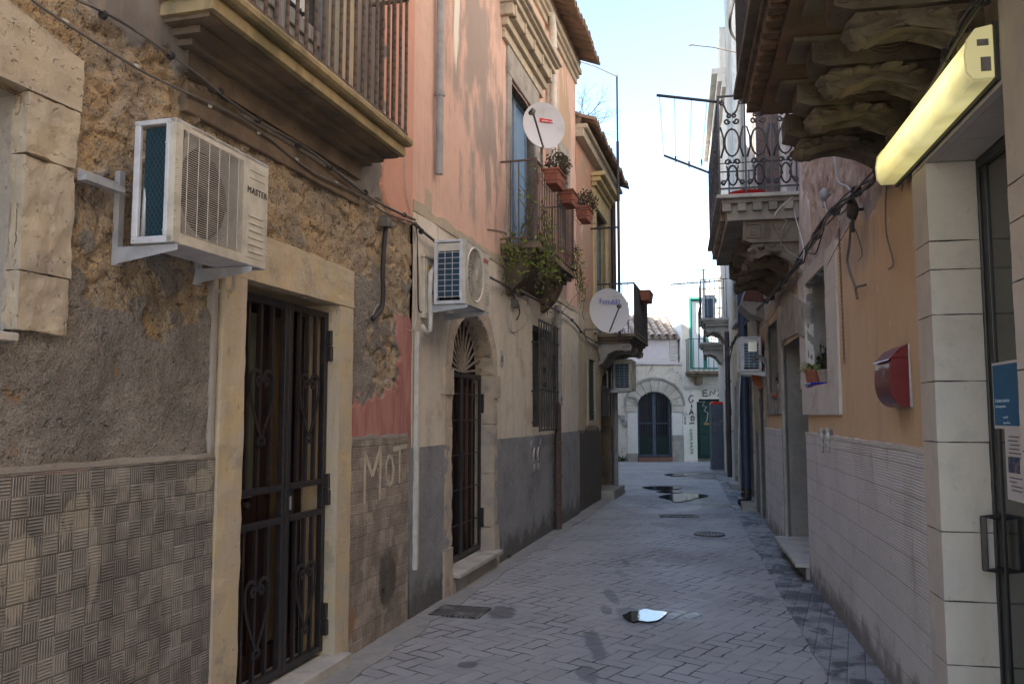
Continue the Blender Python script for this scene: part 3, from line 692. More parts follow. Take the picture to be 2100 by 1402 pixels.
# ---- big shallow balcony
bx0 = L(437, 5, .30)[0] - .0; bx1 = L(831, 321, .30)[0]; bz = 3.44
mb = MB()
layers(mb, bx0, bx1, [(bz, bz+.055, .30, 0), (bz+.056, bz+.075, .285, .01)])
mb.prism([(0.02, bz+.076), (-.33, bz+.076), (-.345, bz+.09), (-.348, bz+.115), (-.335, bz+.135), (-.31, bz+.14), (.02, bz+.14)], 'x', bx0 - .03, bx1 + .03)
worn(part('balcony_slab', mb, M['slabstone'], hA), amt=.012, size=.09, lv=5)
mb = MB()
layers(mb, bx0 + .03, bx1 - .03, [(bz-.018, bz-.001, .262, 0), (bz-.055, bz-.019, .17, .06), (bz-.09, bz-.056, .10, .10), (bz-.20, bz-.091, .045, .15)])
worn(part('balcony_moulding', mb, M['darkstone'], hA), amt=.02, size=.16, lv=5)
mb = MB(); mb.box(bx0 + .2, bx1 - .15, -.026, .03, 3.06, 3.2); part('stone_band', mb, M['darkstone'], hA, bevel=.01)
mb = MB(); rz0 = bz + .15; rz1 = rz0 + 1.02
for z in (rz0, rz1 - .02): 
    mb.box(bx0 + .01, bx1 + .005, -.315, -.29, z, z + .022); mb.box(bx0 + .01, bx0 + .032, -.289, 0, z, z + .022); mb.box(bx1 - .018, bx1 + .005, -.289, 0, z, z + .022)
mb.prism([(-.31, rz1 - .0), (-.36, rz1 + .02), (-.31, rz1 + .04)], 'x', bx1 - .01, bx1 + .0)
br = part('balcony_railing', mb, M['rust'], hA)
nb = 22; stp = (bx1 - .01 - (bx0 + .02)) / nb
mb = MB(); mb.tube([(bx0 + .02, -.302, rz0 + .02), (bx0 + .022, -.302, rz0 + .4), (bx0 + .02, -.302, rz1 - .02)], .0115, 6)
offs = [(k * stp, random.uniform(-.003, .003), 0) for k in range(nb + 1)] + [(0, .1, 0), (0, .2, 0), (nb * stp, .1, 0), (nb * stp, .2, 0)]
repeat('baluster', mb, M['rust'], br, offs)
# balcony door with weathered leaves
mb = MB(); x0, x1 = zl(4.36), zl(5.5); mb.box(x0, x0 + .09, .08, .14, 3.5, 5.9); mb.box(x1 - .09, x1, .08, .14, 3.5, 5.9); xm = (x0 + x1) / 2; mb.box(xm - .05, xm + .05, .07, .14, 3.5, 5.9)
for a, b in ((x0 + .09, xm - .05), (xm + .05, x1 - .09)):
    for z in (3.5, 4.05, 4.9, 5.75): mb.box(a, b, .09, .13, z, z + .1)
    mb.box(a, b, .11, .12, 3.6, 4.05)
bd = part('balcony_door', mb, M['woodgrey'], hA, bevel=.006)
mb = MB(); mb.box(x0 + .08, xm - .04, .12, .125, 4.1, 5.8); mb.box(xm + .04, x1 - .08, .12, .125, 4.1, 5.8); part('pane', mb, M['glass'], bd)
mb = MB(); mb.box(x0 - .01, x1 + .01, .15, .6, 3.4, 5.95); part('room', mb, M['dark'], hA)
mb = MB(); mb.box(x1, x1 + .2, -.03, .15, 3.58, 5.95); mb.box(x0 - .2, x0, -.03, .15, 3.58, 5.95); mb.box(x0 - .2, x1 + .2, -.03, .15, 5.953, 6.2); part('balcony_door_surround', mb, M['doorstone'], hA, bevel=.01)
# ================================================================ HOUSE B: pink and cream (left, middle)
XB1 = L(1183, 700)[0]; XC1 = L(1264, 900)[0]
hB = thing('pink_house', 'pink and cream rendered house with grey stucco base and arched barred door', 'house', FL, (XA1, 0, 0)); oB = XA1
ad0, ad1 = L(920, 800)[0], L(1006, 800)[0]; aTop = L(956, 640)[1]; aSp = 2.02; aR = aTop - aSp
wg0, wg1, wgz0, wgz1 = L(1089, 700)[0], L(1129, 700)[0], 1.44, 2.76
uw0, uw1 = zl(9.75), zl(10.95); uwT = 5.62
u20, u21 = zl(12.55), zl(13.05)
CRZ = 3.30
lowH = [(ad0, ad1, -.1, aTop, aR), (wg0, wg1, wgz0, wgz1)]
mb = MB(); dl = lambda x, z: fbm(x, z, 1.3, 3, 4.) * .012
wall_grid(mb, XA1, XB1, 1.30, CRZ + .02, .05, lowH, lambda x, z: -.02 + dl(x, z))
m = plaster('cream_render', (.70,.65,.55), (.64,.59,.50), (.36,.31,.23), .9, 1.3, .35, .25, streak=(.42,.35,.25))
m.blot((.36,.33,.28), 1.1, .58, .72, amt=.5, st=(1,1,.5)); m.ell((.33,.31,.26), L(1040,560)[0]-oB, 3.2, .9, .5, 3., 1.4, .5, .9, amt=.7, st=(2,2,.3)); m.ell((.46,.36,.26), L(1080,720)[0]-oB, 1.6, .8, .4, 3., 1.2, .5, .9, amt=.5)
part('lower_wall', mb, m.end(), hB, smooth=True)
mb = MB(); wall_grid(mb, XA1, XB1, CRZ, 7.42, .1, [(uw0, uw1, 3.5, uwT), (u20, u21, 4.3, 5.6)], dl); shell(mb, XA1, XB1, 7.42, 5.)
# ragged lip where the cream coat ends
m = plaster('pink_render', (.69,.475,.38), (.65,.44,.355), (.55,.385,.32), .9, 1.1, .4, .2, streak=(.52,.33,.25))
m.blot((.70,.44,.34), 2.2, .5, .7, amt=.5)
xx = lambda px: L(px, 300)[0] - oB
m.ell((.34,.285,.25), zl(8.45)-oB, 5.4, 1.25, 1.9, 1.5, 3.4, .12, .8, st=(2.2, 2.2, 1.), amt=.9)
m.ell((.33,.27,.235), zl(9.0)-oB, 4.6, .8, 1.2, 2.4, 3.0, .25, .8, st=(2.2, 2.2, .7), amt=.9)
m.ell((.80,.76,.66), zl(7.85)-oB, 5.6, .13, .95, 5., .8, .25, .5, st=(2, 2, .3), amt=.95)  # tall pale streak mixed into the pink
m.ell((.38,.33,.26), zl(11.9)-oB, 6.4, .5, 1.8, 2.6, 1.8, .35, .6, st=(2, 2, .35), amt=.85)
m.ell((.42,.31,.20), zl(12.9)-oB, 6.0, .9, 1.9, 3., 1.8, .35, .55, st=(2, 2, .35), amt=.8)
m.ell((.20,.165,.13), zl(12.7)-oB, 3.6, .9, .8, 3., 1.8, .4, .7, st=(3, 3, .3), amt=.7)
m.ell((.44,.38,.28), zl(7.15)-oB, 3.45, .25, .25, 5., 1.4, .45, .55, amt=.9)
M['pink'] = m.end(); part('upper_wall', mb, M['pink'], hB, smooth=True)
mb = MB(); n = 130; top = []; bot = []
for k in range(n + 1):
    x = XA1 + (XB1 - XA1) * k / n; top.append((x, CRZ + .03 + .035 * fbm(x, 1, 3., 3, 2.) - .03 * (k / n) + .03)); bot.append((x, CRZ - .03))
mb.prism(bot + top[::-1], 'y', -.028, .02)
part('render_edge', mb, M['limestone'], hB)
DZ = 1.335
mb = MB(); 
def roughd(x, z): return -.034 + fbm(x, z, 16, 3, 3.) * .006
wall_grid(mb, XA1 - .02, XB1, -.06, DZ, .028, [(ad0 - .05, ad1 + .05, -.1, DZ + .1)], roughd)
mb.box(XA1 - .02, ad0 - .06, -.033, .0, DZ - .02, DZ); mb.box(ad1 + .06, XB1, -.033, .0, DZ - .02, DZ); mb.box(XA1 - .022, XA1 - .02, -.034, 0, -.05, DZ)
m = plaster('grey_stucco', (.36,.365,.375), (.29,.295,.305), (.10,.095,.09), .95, 1.6, .5, .6, grain=.9)
m.bump(m.noise(48., 4., rough=.7), .9, .014); x, y, z = m.xyz()
m.over((.10,.095,.085), m.ramp(m.mth('ADD', z, m.mth('MULTIPLY', m.noise(4., 5.), -.7)), -.28, .0, .75, 0.)); m.blot((.34,.33,.32), 80., .55, .7, amt=.45)
M['stucco'] = m.end(); part('stucco_base', mb, M['stucco'], hB, smooth=True)
# arched door surround
ac = (ad0 + ad1) / 2; ar = (ad1 - ad0) / 2; jw = .26
mb = MB()
arch_ring(mb, ac, aSp, ar, ar + .16, -.03, .25, aR, aR + .2, blocks=9, gap=.004)
zz = [.0, .42, .98, 1.5, 1.78]
for k in range(4):
    mb.box(ad0 - .20 - .03 * (k == 0), ad0 + .006 * (k % 2), -.036 - .02 * (k == 0), .25, zz[k] + (.002 if k else -.05), zz[k+1] - .002)
    mb.box(ad1 - .006 * (k % 2), ad1 + .15 + .04 * (k == 0), -.036 - .01 * (k == 0), .25, zz[k] + (.002 if k else -.05), zz[k+1] - .002)
mb.box(ad0 - .24, ad0 - .0, -.055, .25, 1.782, aSp - .003); mb.box(ad1, ad1 + .2, -.055, .25, 1.782, aSp - .003)
part('arch_surround', mb, M['archstone'], hB, bevel=.009); wear_all(hB, 'arch_surround', amt=.03, size=.11, lv=4)
mb = MB(); 
for s in (0,): mb.box(ad0 - .05, ad0, .25, .45, 0, aSp); mb.box(ad1, ad1 + .05, .25, .45, 0, aSp)
arch_ring(mb, ac, aSp, ar, ar + .05, .25, .45, aR, aR + .05)
part('door_reveal', mb, M['greystone'], hB)
mb = MB(); mb.box(ad0 + .02, ad1 + .08, -.12, .3, .135, .18); part('door_step', mb, M['marble'], hB, bevel=.008)
mb = MB(); mb.box(ad0 + .04, ad1 + .06, -.06, .3, -.05, .132); part('step_riser', mb, M['greystone'], hB, bevel=.02)
def vdoor(mat, x0, x1, zt, y, n):
    mb = MB(); mb.box(x0, x1, y, y + .04, .18, zt)
    for k in range(n): a = x0 + (x1 - x0) * k / n; mb.box(a + .012, a + (x1-x0)/n - .012, y - .02, y, .24, zt - .06)
    return mb
dB = part('door', vdoor(None, ad0, ad1, aSp - .02, .19, 6), M['wooddark'], hB, bevel=.005)
mb = MB(); mb.box(ac + .1, ac + .2, .16, .169, .5, 1.9); mb.box(ac + .32, ac + .4, .16, .169, .4, 1.9); part('red_brown_panel', mb, M['woodred'], dB)
mb = MB(); mb.add([(ac, .17, aSp)] + [(ac + ar*math.cos(math.pi*k/20), .17, aSp + aR*math.sin(math.pi*k/20)) for k in range(21)], [(0, k+1, k+2) for k in range(20)])
part('fanlight_glass', mb, M['dark'], hB)
mb = MB(); y = .10
for a in (ad0 + .01, ac - .035, ac + .003, ad1 - .045): mb.box(a, a + .032, y, y + .03, .20, aSp - .0)
for z in (.20, aSp - .05): mb.box(ad0 + .01, ad1 - .013, y + .001, y + .031, z, z + .045)
for z in (.52, .86, 1.2, 1.54, 1.8): mb.box(ad0 + .042, ad1 - .045, y + .01, y + .02, z, z + .012)
gB = part('door_gate', mb, M['iron'], hB, bevel=.003)
mb = MB(); mb.bar((ad0 + .13, y + .015, .22), (ad0 + .13, y + .015, aSp - .03), .008, 6)
st = (ad1 - ad0 - .1) / 8
repeat('bar', mb, M['iron'], gB, [(k * st, 0, 0) for k in (0, 1, 2, 4, 5, 6)])
mb = MB()
for z in (.42, 1.62): mb.box(ad1 - .03, ad1 + .03, y - .03, y + .03, z, z + .2)
mb.box(ac - .01, ac + .05, y - .01, y + .03, .95, 1.25); part('hinge', mb, M['iron'], gB, bevel=.004)
mb = MB()
for k in range(14):
    a = math.pi * (k + .5) / 14; r0, r1 = .07, ar - .015
    mb.flat([(ac + r0*math.cos(a), .10, aSp + r0*math.sin(a)), (ac + r1*math.cos(a), .10, aSp + r1*aR/ar*math.sin(a))], .02, .012, (0, 1, 0))
hub = [(ac + .075*math.cos(math.pi*k/10), aSp + .075*math.sin(math.pi*k/10)) for k in range(11)]; mb.prism(hub, 'y', .085, .12)
part('fanlight_rays', mb, metal('brown_grey_iron', (.30,.27,.23), .6, rust=(.08,.05,.03)), hB)
# --- window grille
mb = MB(); reveal(mb, wg0, wg1, wgz0, wgz1, -.02, .2); part('window_reveal', mb, M['greystone'], hB)
mb = MB(); mb.box(wg0 + .01, wg1 - .01, .15, .17, wgz0 + .01, wgz1 - .01); part('window_pane', mb, M['glassdark'], hB)
mb = MB(); y = -.13; a0, a1, c0, c1 = wg0 - .06, wg1 + .06, wgz0 - .05, wgz1 + .06
for z in (c0, c0 + .52, c1 - .25, c1 - .02): mb.box(a0, a1, y, y + .02, z, z + .02)
for z in (c0 + .1, c0 + .5, c1 - .3): 
    mb.box(a0, a0 + .02, y + .02, .0, z, z + .02); mb.box(a1 - .02, a1, y + .02, 0., z, z + .02)
gg = part('window_grille', mb, M['iron'], hB)
mb = MB(); mb.bar((a0 + .01, y + .01, c0), (a0 + .01, y + .01, c1), .010, 6); n = 9
repeat('bar', mb, M['iron'], gg, [(k * (a1 - a0 - .02) / n, 0, 0) for k in range(n + 1)])
mb = MB()
for bx in (a0 + .24, a0 + .85):
    for zc in (1.98, 2.18, 2.38):
        for sg in (-1, 1):
            mb.flat(scroll(bx + sg * .045, zc, .045, 1.2, math.pi if sg > 0 else 0, -sg, 14, y - .004, .3), .012, .006, (0, 1, 0))
part('scroll_ornament', mb, M['iron'], gg)
# --- upper french window with cornice
mb = MB(); jw = .17
mb.box(uw0 - jw, uw0, -.03, .2, 3.55, uwT); mb.box(uw1, uw1 + jw, -.03, .2, 3.55, uwT); mb.box(uw0 - jw, uw1 + jw, -.032, .2, uwT + .003, uwT + .42)
mb.box(u20 - .15, u20, -.03, .1, 4.2, 5.6); mb.box(u21, u21 + .15, -.03, .1, 4.2, 5.6); mb.box(u20 - .15, u21 + .15, -.032, .1, 5.603, 5.8); mb.box(u20 - .18, u21 + .18, -.06, .1, 4.1, 4.197)
part('window_surround', mb, M['greystone'], hB, bevel=.01)
mb = MB(); cz = uwT + .425; c0_, c1_ = zl(9.25), zl(11.45)
layers(mb, c0_, c1_, [(cz, cz+.05, .04, .16), (cz+.051, cz+.15, .09, .12), (cz+.151, cz+.29, .16, .07), (cz+.291, cz+.36, .20, .04), (cz+.361, cz+.39, .25, .02), (cz+.391, cz+.45, .29, .0)])
for k in range(5): 
    q = c0_ + .15 + k * (c1_ - c0_ - .42) / 4; mb.box(q, q + .05, -.178, -.06, cz + .151, cz + .29)
mb.box(zl(9.4), zl(11.3), -.05, .0, uwT + .34, uwT + .42)
part('window_cornice', mb, M['limestone'], hB, bevel=.01)
def reveal_box(x0, x1, z0, z1, y1, mat, parent): mb = MB(); reveal(mb, x0, x1, z0, z1, -.0, y1, back=False); part('window_reveal', mb, mat, parent)
reveal_box(uw0, uw1, 3.5, uwT, .4, M['darkstone'], hB); reveal_box(u20, u21, 4.3, 5.6, .3, M['greystone'], hB)
def frenchwin(x0, x1, z0, z1, y, fm, parent, nz=2, gm_=None, leaves=2, fw=.055):
    mb = MB(); xs = [x0 + (x1 - x0) * k / leaves for k in range(leaves + 1)]
    for a, b in zip(xs[:-1], xs[1:]):
        mb.box(a, a + fw, y, y + .05, z0, z1); mb.box(b - fw, b - .003, y, y + .05, z0, z1)
        for k in range(nz + 1): zq = z0 + (z1 - z0 - fw) * k / nz; mb.box(a + fw, b - fw, y + .002, y + .048, zq, zq + fw)
    f = part('window', mb, fm, parent, bevel=.004); mb = MB(); mb.box(x0 + .01, x1 - .01, y + .02, y + .03, z0 + .01, z1 - .01); part('pane', mb, gm_ or M['glass'], f); return f
M['bluegrey'] = metal('blue_grey_frame', (.16,.22,.30), .5); M['painted_sky'] = glass('painted_sky_glass', (.20,.36,.56), .06); M['painted_sky'].node_tree.nodes['Principled BSDF'].inputs['Metallic'].default_value = 0.  # blue base colour of the panes stands in for reflected sky
frenchwin(uw0, uw1, 3.6, uwT, .10, M['bluegrey'], hB, 1, M['painted_sky']); frenchwin(u20, u21, 4.3, 5.6, .2, M['bluegrey'], hB, 1)
# --- eaves moulding, roof
def coppi(mb, x0, x1, y_e, z_e, rows, slope=.34, pitch=.19, r=.085, ln=.42):
    # curved clay tiles: channels below, covers above, rows of them up the slope
    n = int((x1 - x0) / pitch); dy, dz = math.cos(slope), math.sin(slope)
    for k in range(n + 1):
        for j in range(rows):
            x = x0 + k * pitch + random.uniform(-.012, .012); s0 = j * (ln - .07) + random.uniform(-.025, .02); zo = j * .012
            for up in (1, -1):
                cx = x + (0 if up > 0 else pitch / 2); rr = r * random.uniform(.95, 1.06)
                if up < 0 and j > 1: continue
                vs = []
                for (t, rad) in ((0, rr), (ln, rr * .82)):
                    for q in range(7):
                        a = math.pi * q / 6; ox, oz = -rad * math.cos(a), rad * math.sin(a) * up
                        for th in (0, 1):
                            f_ = 1 if th == 0 else (rad - .016) / rad
                            vs.append((cx + ox * f_, y_e + (s0 + t) * dy, z_e + (s0 + t) * dz + oz * f_ + (.03 if up > 0 else .075) + zo))
                fs = []
                for q in range(6):
                    a, b = q * 2, q * 2 + 2
                    fs += [(a, b, 14 + b, 14 + a), (a + 1, 14 + a + 1, 14 + b + 1, b + 1), (a, a + 1, b + 1, b), (14 + a, 14 + b, 14 + b + 1, 14 + a + 1)]
                mb.add(vs, fs)
def roof(parent, x0, x1, ze, ov, mat, rows=3, depth=4.5, slope=.34):
    mb = MB(); coppi(mb, x0 + .05, x1 - .1, -ov, ze, rows, slope)
    mb.prism([(-.10, ze + .03 + (ov - .1) * math.tan(slope)), (depth, ze + .03 + (depth + ov - .12) * math.tan(slope)), (depth, ze - .05), (-.05, ze)], 'x', x0, x1)
    return part('roof', mb, mat, parent)
mb = MB(); zt = 7.18
for (a, b, d) in ((zt, zt+.09, .04), (zt+.091, zt+.15, .08), (zt+.151, zt+.24, .12)): mb.box(XA1 - .0, XB1 + .0, -d, .05, a, b)
part('eaves_moulding', mb, M['limestone'], hB, bevel=.012)
roof(hB, XA1, XB1 + .05, 7.43, .44, M['rooftile'])
# --- balcony
b0, b1, bd_ = L(1100, 500, .42)[0], L(1177, 560, .42)[0], .42; z0 = 3.46
mb = MB(); layers(mb, b0 - .02, b1 + .02, [(z0, z0+.07, bd_+.02, 0)]); layers(mb, b0, b1, [(z0-.05, z0-.001, bd_-.03, .03), (z0-.10, z0-.051, bd_-.08, .08)])
mb.prism([(0, z0-.101), (-.30, z0-.101), (-.28, z0-.2), (-.2, z0-.34), (-.08, z0-.46), (0, z0-.5)], 'x', b0 + .15, b0 + .34)
mb.prism([(0, z0-.101), (-.30, z0-.101), (-.28, z0-.2), (-.2, z0-.34), (-.08, z0-.46), (0, z0-.5)], 'x', b1 - .34, b1 - .15)
mb.prism([(0, z0-.102), (-.22, z0-.102), (-.1, z0-.25), (0, z0-.35)], 'x', b0 + .341, b1 - .341)
worn(part('balcony_slab', mb, M['darkstone'], hB), amt=.025, size=.1, lv=4)
mb = MB(); rt = z0 + 1.02; mb.box(b0, b1, -bd_, -bd_+.022, rt-.02, rt); mb.box(b0, b1, -bd_, -bd_+.022, z0+.11, z0+.13)
for q in (b0, b1 - .022): mb.box(q, q+.022, -bd_+.022, 0, rt-.02, rt); mb.box(q, q+.022, -bd_+.022, 0, z0+.11, z0+.13)
for q in (b0, b1 - .03): mb.box(q - .004, q + .03, -bd_ - .004, -bd_ + .03, z0 + .07, rt + .01)
rb = part('balcony_railing', mb, M['brownpipe'], hB)
mb = MB(); mb.bar((b0 + .011, -bd_+.011, z0+.07), (b0 + .011, -bd_+.011, rt-.02), .0075, 6); n = 24
repeat('baluster', mb, M['brownpipe'], rb, [(k * (b1 - b0 - .022) / n, 0, 0) for k in range(1, n)] + [(0, .1 + .095*k, 0) for k in range(3)] + [(b1 - b0 - .022, .1 + .095*k, 0) for k in range(3)])
# pipes on the facade
def pipe(name, pts, r, mat, label, F=FL, cat='drainpipe', collars=(), group=None, loc=None):
    loc = loc or (pts[-1][0], pts[-1][1], 0)
    t = thing(name, label, cat, F, loc, group); mb = MB(); mb.tube(pts, r, 14); part('pipe', mb, mat, t, smooth='a')
    if collars:
        mb = MB()
        for (x, y, z) in collars: mb.lathe([(r + .002, -.02), (r + .008, -.018), (r + .008, .018), (r + .002, .02)], 16, Matrix.Translation((x, y, z)), cap=False); mb.box(x - .012, x + .012, y, y + .08 + r, z - .008, z + .008)
        part('bracket', mb, mat, t)
    return t
x = zl(7.29); pipe('drainpipe', [(x, -.05, 7.1), (x, -.05, 3.72)], .035, M['greypipe'], 'thin grey pipe stub running down the pink wall and ending in mid air', collars=[(x, -.05, 6.2), (x, -.05, 4.45)])
x = L(1132, 250, .08)[0]; zt_ = L(1132, 45, .08)[1]; zb_ = L(1132, 375, .08)[1]
pipe('drainpipe', [(x - .12, .1, zt_ + .15), (x - .06, -.1, zt_ + .05), (x, -.1, zt_ - .12), (x, -.1, zb_)], .055, M['whitepipe'], 'pale drainpipe beside the upper window cornice of the pink house', collars=[(x, -.1, zt_ - .4), (x, -.1, 5.6)])
x = L(1143, 800, .09)[0]; zsp = L(1143, 826, .09)[1]
t = pipe('drainpipe', [(x, -.10, 3.15), (x, -.10, zsp)], .056, M['greypipe'], 'street drainpipe by the barred window, grey above and rusty brown below', collars=[(x, -.10, 2.9), (x, -.1, 2.3), (x, -.1, 1.75)], loc=(x, -.1, 0))
mb = MB(); mb.tube([(x - .02, -.10, zsp), (x - .02, -.10, .02)], .048, 14); part('rusty_lower_pipe', mb, M['brownpipe'], t, smooth='a')
mb = MB()
for z in (.25, .75, 1.2): mb.lathe([(.049, -.02), (.058, -.018), (.058, .018), (.049, .02)], 16, Matrix.Translation((x - .02, -.10, z)), cap=False)
part('rusty_collar', mb, M['rust'], t)
part('lettering', text_mb('63', .09, TM(x - .05, -.158, zsp + .03)), M['iron'], t)
# vent grilles on the stucco
def vent(px, py, rx, rz, F, fn, label, slots=True, mat=None, d=.035):
    x, z = fn(px, py, d); t = thing('vent_cover', label, 'vent', F, (x, -d, z), 'oval vent covers on the grey stucco'); mb = MB()
    vs = [(x + rx*math.cos(a), z + rz*math.sin(a)) for a in [2*math.pi*k/20 for k in range(20)]]; mb.prism(vs, 'y', -d - .012, -d + .02)
    part('plate', mb, mat or M['whitepipe'], t, bevel=.003)
    if slots:
        mb = MB()
        for k in range(7):
            zz_ = z - rz*.75 + rz*1.5*k/6; ww = rx * .75 * math.sqrt(max(.05, 1 - ((zz_ - z)/rz)**2)); mb.box(x - ww, x + ww, -d - .014, -d - .0125, zz_ - .006, zz_ + .006)
        part('slots', mb, M['dark'], t)
for a in ((1090,912,.045,.06,False,'upper left plain oval vent cover on grey stucco'), (1109,908,.045,.06,False,'upper right plain oval vent cover on grey stucco'), (1096,932,.06,.085,True,'left slotted oval vent in the middle row'), (1104.5,930,.06,.085,True,'right slotted oval vent in the middle row'), (1096,961,.045,.06,False,'lower left plain oval vent cover on grey stucco'), (1104.5,958,.045,.06,False,'lower right plain oval vent cover on grey stucco')):
    vent(a[0], a[1], a[2], a[3], FL, L, a[5], a[4], None if a[4] else M['greypipe'])
# house number plaque
x, z = L(1027, 735, .02); t = thing('number_plaque', 'small pale number plaque right of the arched door', 'number plate', FL, (x, -.02, z)); mb = MB(); mb.box(x - .055, x + .055, -.036, -.0, z - .09, z + .09); part('plate', mb, M['marble'], t, bevel=.004)
part('lettering', text_mb('62', .1, TM(x - .05, -.038, z - .035)), M['iron'], t)
# ================================================================ HOUSE C: corner house (left, far)
hC = thing('corner_house', 'stained yellowish corner house with low tiled roof and scroll bracket balcony', 'house', FL, (XB1, 0, 0)); oC = XB1
sw = (L(1205, 800)[0], L(1218, 800)[0], 1.5, 2.58); cd = (L(1233, 900)[0], L(1254, 900)[0], -.1, 2.42, .5)
yw = (zl(15.6), zl(16.9), 3.15, 5.5)
xcl = L(1197, 700)[0]
mb = MB(); wall_grid(mb, XB1, XC1, -.05, 6.5, .06, [sw, cd, yw], lambda x, z: fbm(x, z, 1.5, 3, 8.) * .015); shell(mb, XB1, XC1, 6.5, 9.)
m = plaster('ochre_stained_render', (.52,.44,.30), (.44,.37,.27), (.28,.23,.17), .92, 1.5, .5, .4, streak=(.26,.20,.14))
x, y, z = m.xyz(); m.over(m.mix((.52,.29,.20), (.42,.31,.22), m.ramp(m.noise(2.4, 5.), .4, .6)), m.ramp(m.mth('ADD', z, m.mth('MULTIPLY', m.mth('SUBTRACT', m.noise(3., 4.), .5), 1.)), 3.4, 3.6))
m.blot((.62,.52,.42), 2.6, .6, .66, amt=.7); m.over((.115,.105,.095), m.ramp(m.mth('ADD', z, m.mth('MULTIPLY', m.mth('SUBTRACT', m.noise(5., 5.), .5), .5)), 1.40, 1.28)); m.blot((.2,.17,.12), 3.5, .6, .7, amt=.6, st=(1,1,.5))
m.bump(m.noise(30., 5.), .5, .01); part('wall', mb, m.end(), hC, smooth=True)
mb = MB(); wall_grid(mb, XB1, xcl, 1.34, 3.3, .1, (), lambda x, z: -.012 + dl(x, z)); part('cream_strip', mb, plaster('cream_render_far', (.53,.46,.33), (.46,.40,.30), (.34,.29,.22), .9, 1.3).end(), hC, smooth=True)
mb = MB(); reveal(mb, *sw, 0, .18); reveal(mb, *cd[:4], 0, .35, rise=.5); reveal(mb, *yw, 0, .25, back=False); part('opening_reveal', mb, M['darkstone'], hC)
mb = MB(); mb.box(sw[0] - .1, sw[0], -.03, .05, sw[2] - .1, sw[3] + .1); mb.box(sw[1], sw[1] + .1, -.03, .05, sw[2] - .1, sw[3] + .1); mb.box(sw[0], sw[1], -.03, .05, sw[3], sw[3] + .1); mb.box(sw[0], sw[1], -.03, .05, sw[2] - .1, sw[2]); part('window_surround', mb, M['limestone'], hC, bevel=.01)
mb = MB(); mb.box(sw[0]+.01, sw[1]-.01, .02, .04, sw[2], sw[3])
for k in range(14): zq = sw[2] + .05 + k * .073; mb.box(sw[0] + .06, sw[1] - .06, .0, .019, zq, zq + .05)
part('shutter', mb, M['woodgreen'], hC)
mb = MB(); mb.box(cd[0], cd[1], .30, .34, 0, 2.5); part('door', mb, M['wooddark'], hC)
mb = MB(); mb.box(cd[0] - .05, cd[1] + .1, -.25, .2, -.05, .16); part('door_step', mb, M['greystone'], hC, bevel=.015)
frenchwin(yw[0], yw[1], yw[2], yw[3], .12, M['bluegrey'], hC, 2, M['painted_sky'])
mb = MB(); mb.box(yw[0]-.22, yw[0], -.05, .1, 3.1, 5.5); mb.box(yw[1], yw[1]+.22, -.05, .1, 3.1, 5.5); mb.box(yw[0]-.22, yw[1]+.22, -.052, .1, 5.503, 5.85)
layers(mb, yw[0]-.35, yw[1]+.35, [(5.853, 5.93, .1, .08), (5.931, 6.02, .18, .04), (6.021, 6.1, .27, 0)]); mb.box(XC1 - .35, XC1 + .02, -.04, .05, 1.4, 6.3)
part('window_surround', mb, stone('yellow_painted_stone', (.56,.44,.22), (.48,.38,.22), (.30,.24,.15), 4., .2), hC, bevel=.012)
mb = MB(); mb.box(XB1, XC1, -.14, .05, 6.28, 6.42); mb.box(XB1, XC1, -.2, .05, 6.421, 6.5); part('eaves_moulding', mb, M['limestone'], hC, bevel=.01)
roof(hC, XB1 + .06, XC1 + .05, 6.51, .34, M['rooftile'])
mb = MB(); wall_grid(mb, -0.02, 0.0, 0, .1, .1)
# balcony with scroll brackets
q0, q1, qd, qz = L(1224, 690, .0)[0], XC1 - .1, .72, 3.05
mb = MB(); layers(mb, q0, q1, [(qz, qz+.07, qd, 0), (qz-.05, qz-.001, qd-.05, .04), (qz-.11, qz-.051, qd-.10, .08)]); part('balcony_slab', mb, M['darkstone'], hC, bevel=.012)
prof = [(0, qz-.112), (-.6, qz-.112), (-.64, qz-.16), (-.62, qz-.24), (-.54, qz-.27), (-.46, qz-.24), (-.34, qz-.24), (-.2, qz-.30), (-.12, qz-.44), (-.05, qz-.5), (0, qz-.52)]
for a in (q0 + .1, (q0 + q1) / 2 - .1, q1 - .35):
    mb = MB(); mb.prism(prof, 'x', a, a + .2)
    mb.tube([(a - .008, -.55 + .07*math.cos(t*.6)*(1-t/22), qz - .19 + .07*math.sin(t*.6)*(1-t/22)) for t in range(18)], .012, 6); part('scroll_bracket', mb, M['greystone'], hC, bevel=.012)
mb = MB(); rt = qz + 1.02; mb.box(q0, q1, -qd, -qd+.03, rt-.02, rt+.01); mb.box(q0, q0+.03, -qd+.03, 0, rt-.02, rt+.01); mb.box(q0, q1, -qd, -qd+.02, qz+.1, qz+.12)
rc = part('balcony_railing', mb, M['iron'], hC); mb = MB(); mb.bar((q0 + .012, -qd+.012, qz+.07), (q0 + .012, -qd+.012, rt), .008, 6); n = 26
repeat('baluster', mb, M['iron'], rc, [(k * (q1 - q0 - .03) / n, 0, 0) for k in range(n + 1)] + [(0, .115 * k, 0) for k in range(1, 6)])
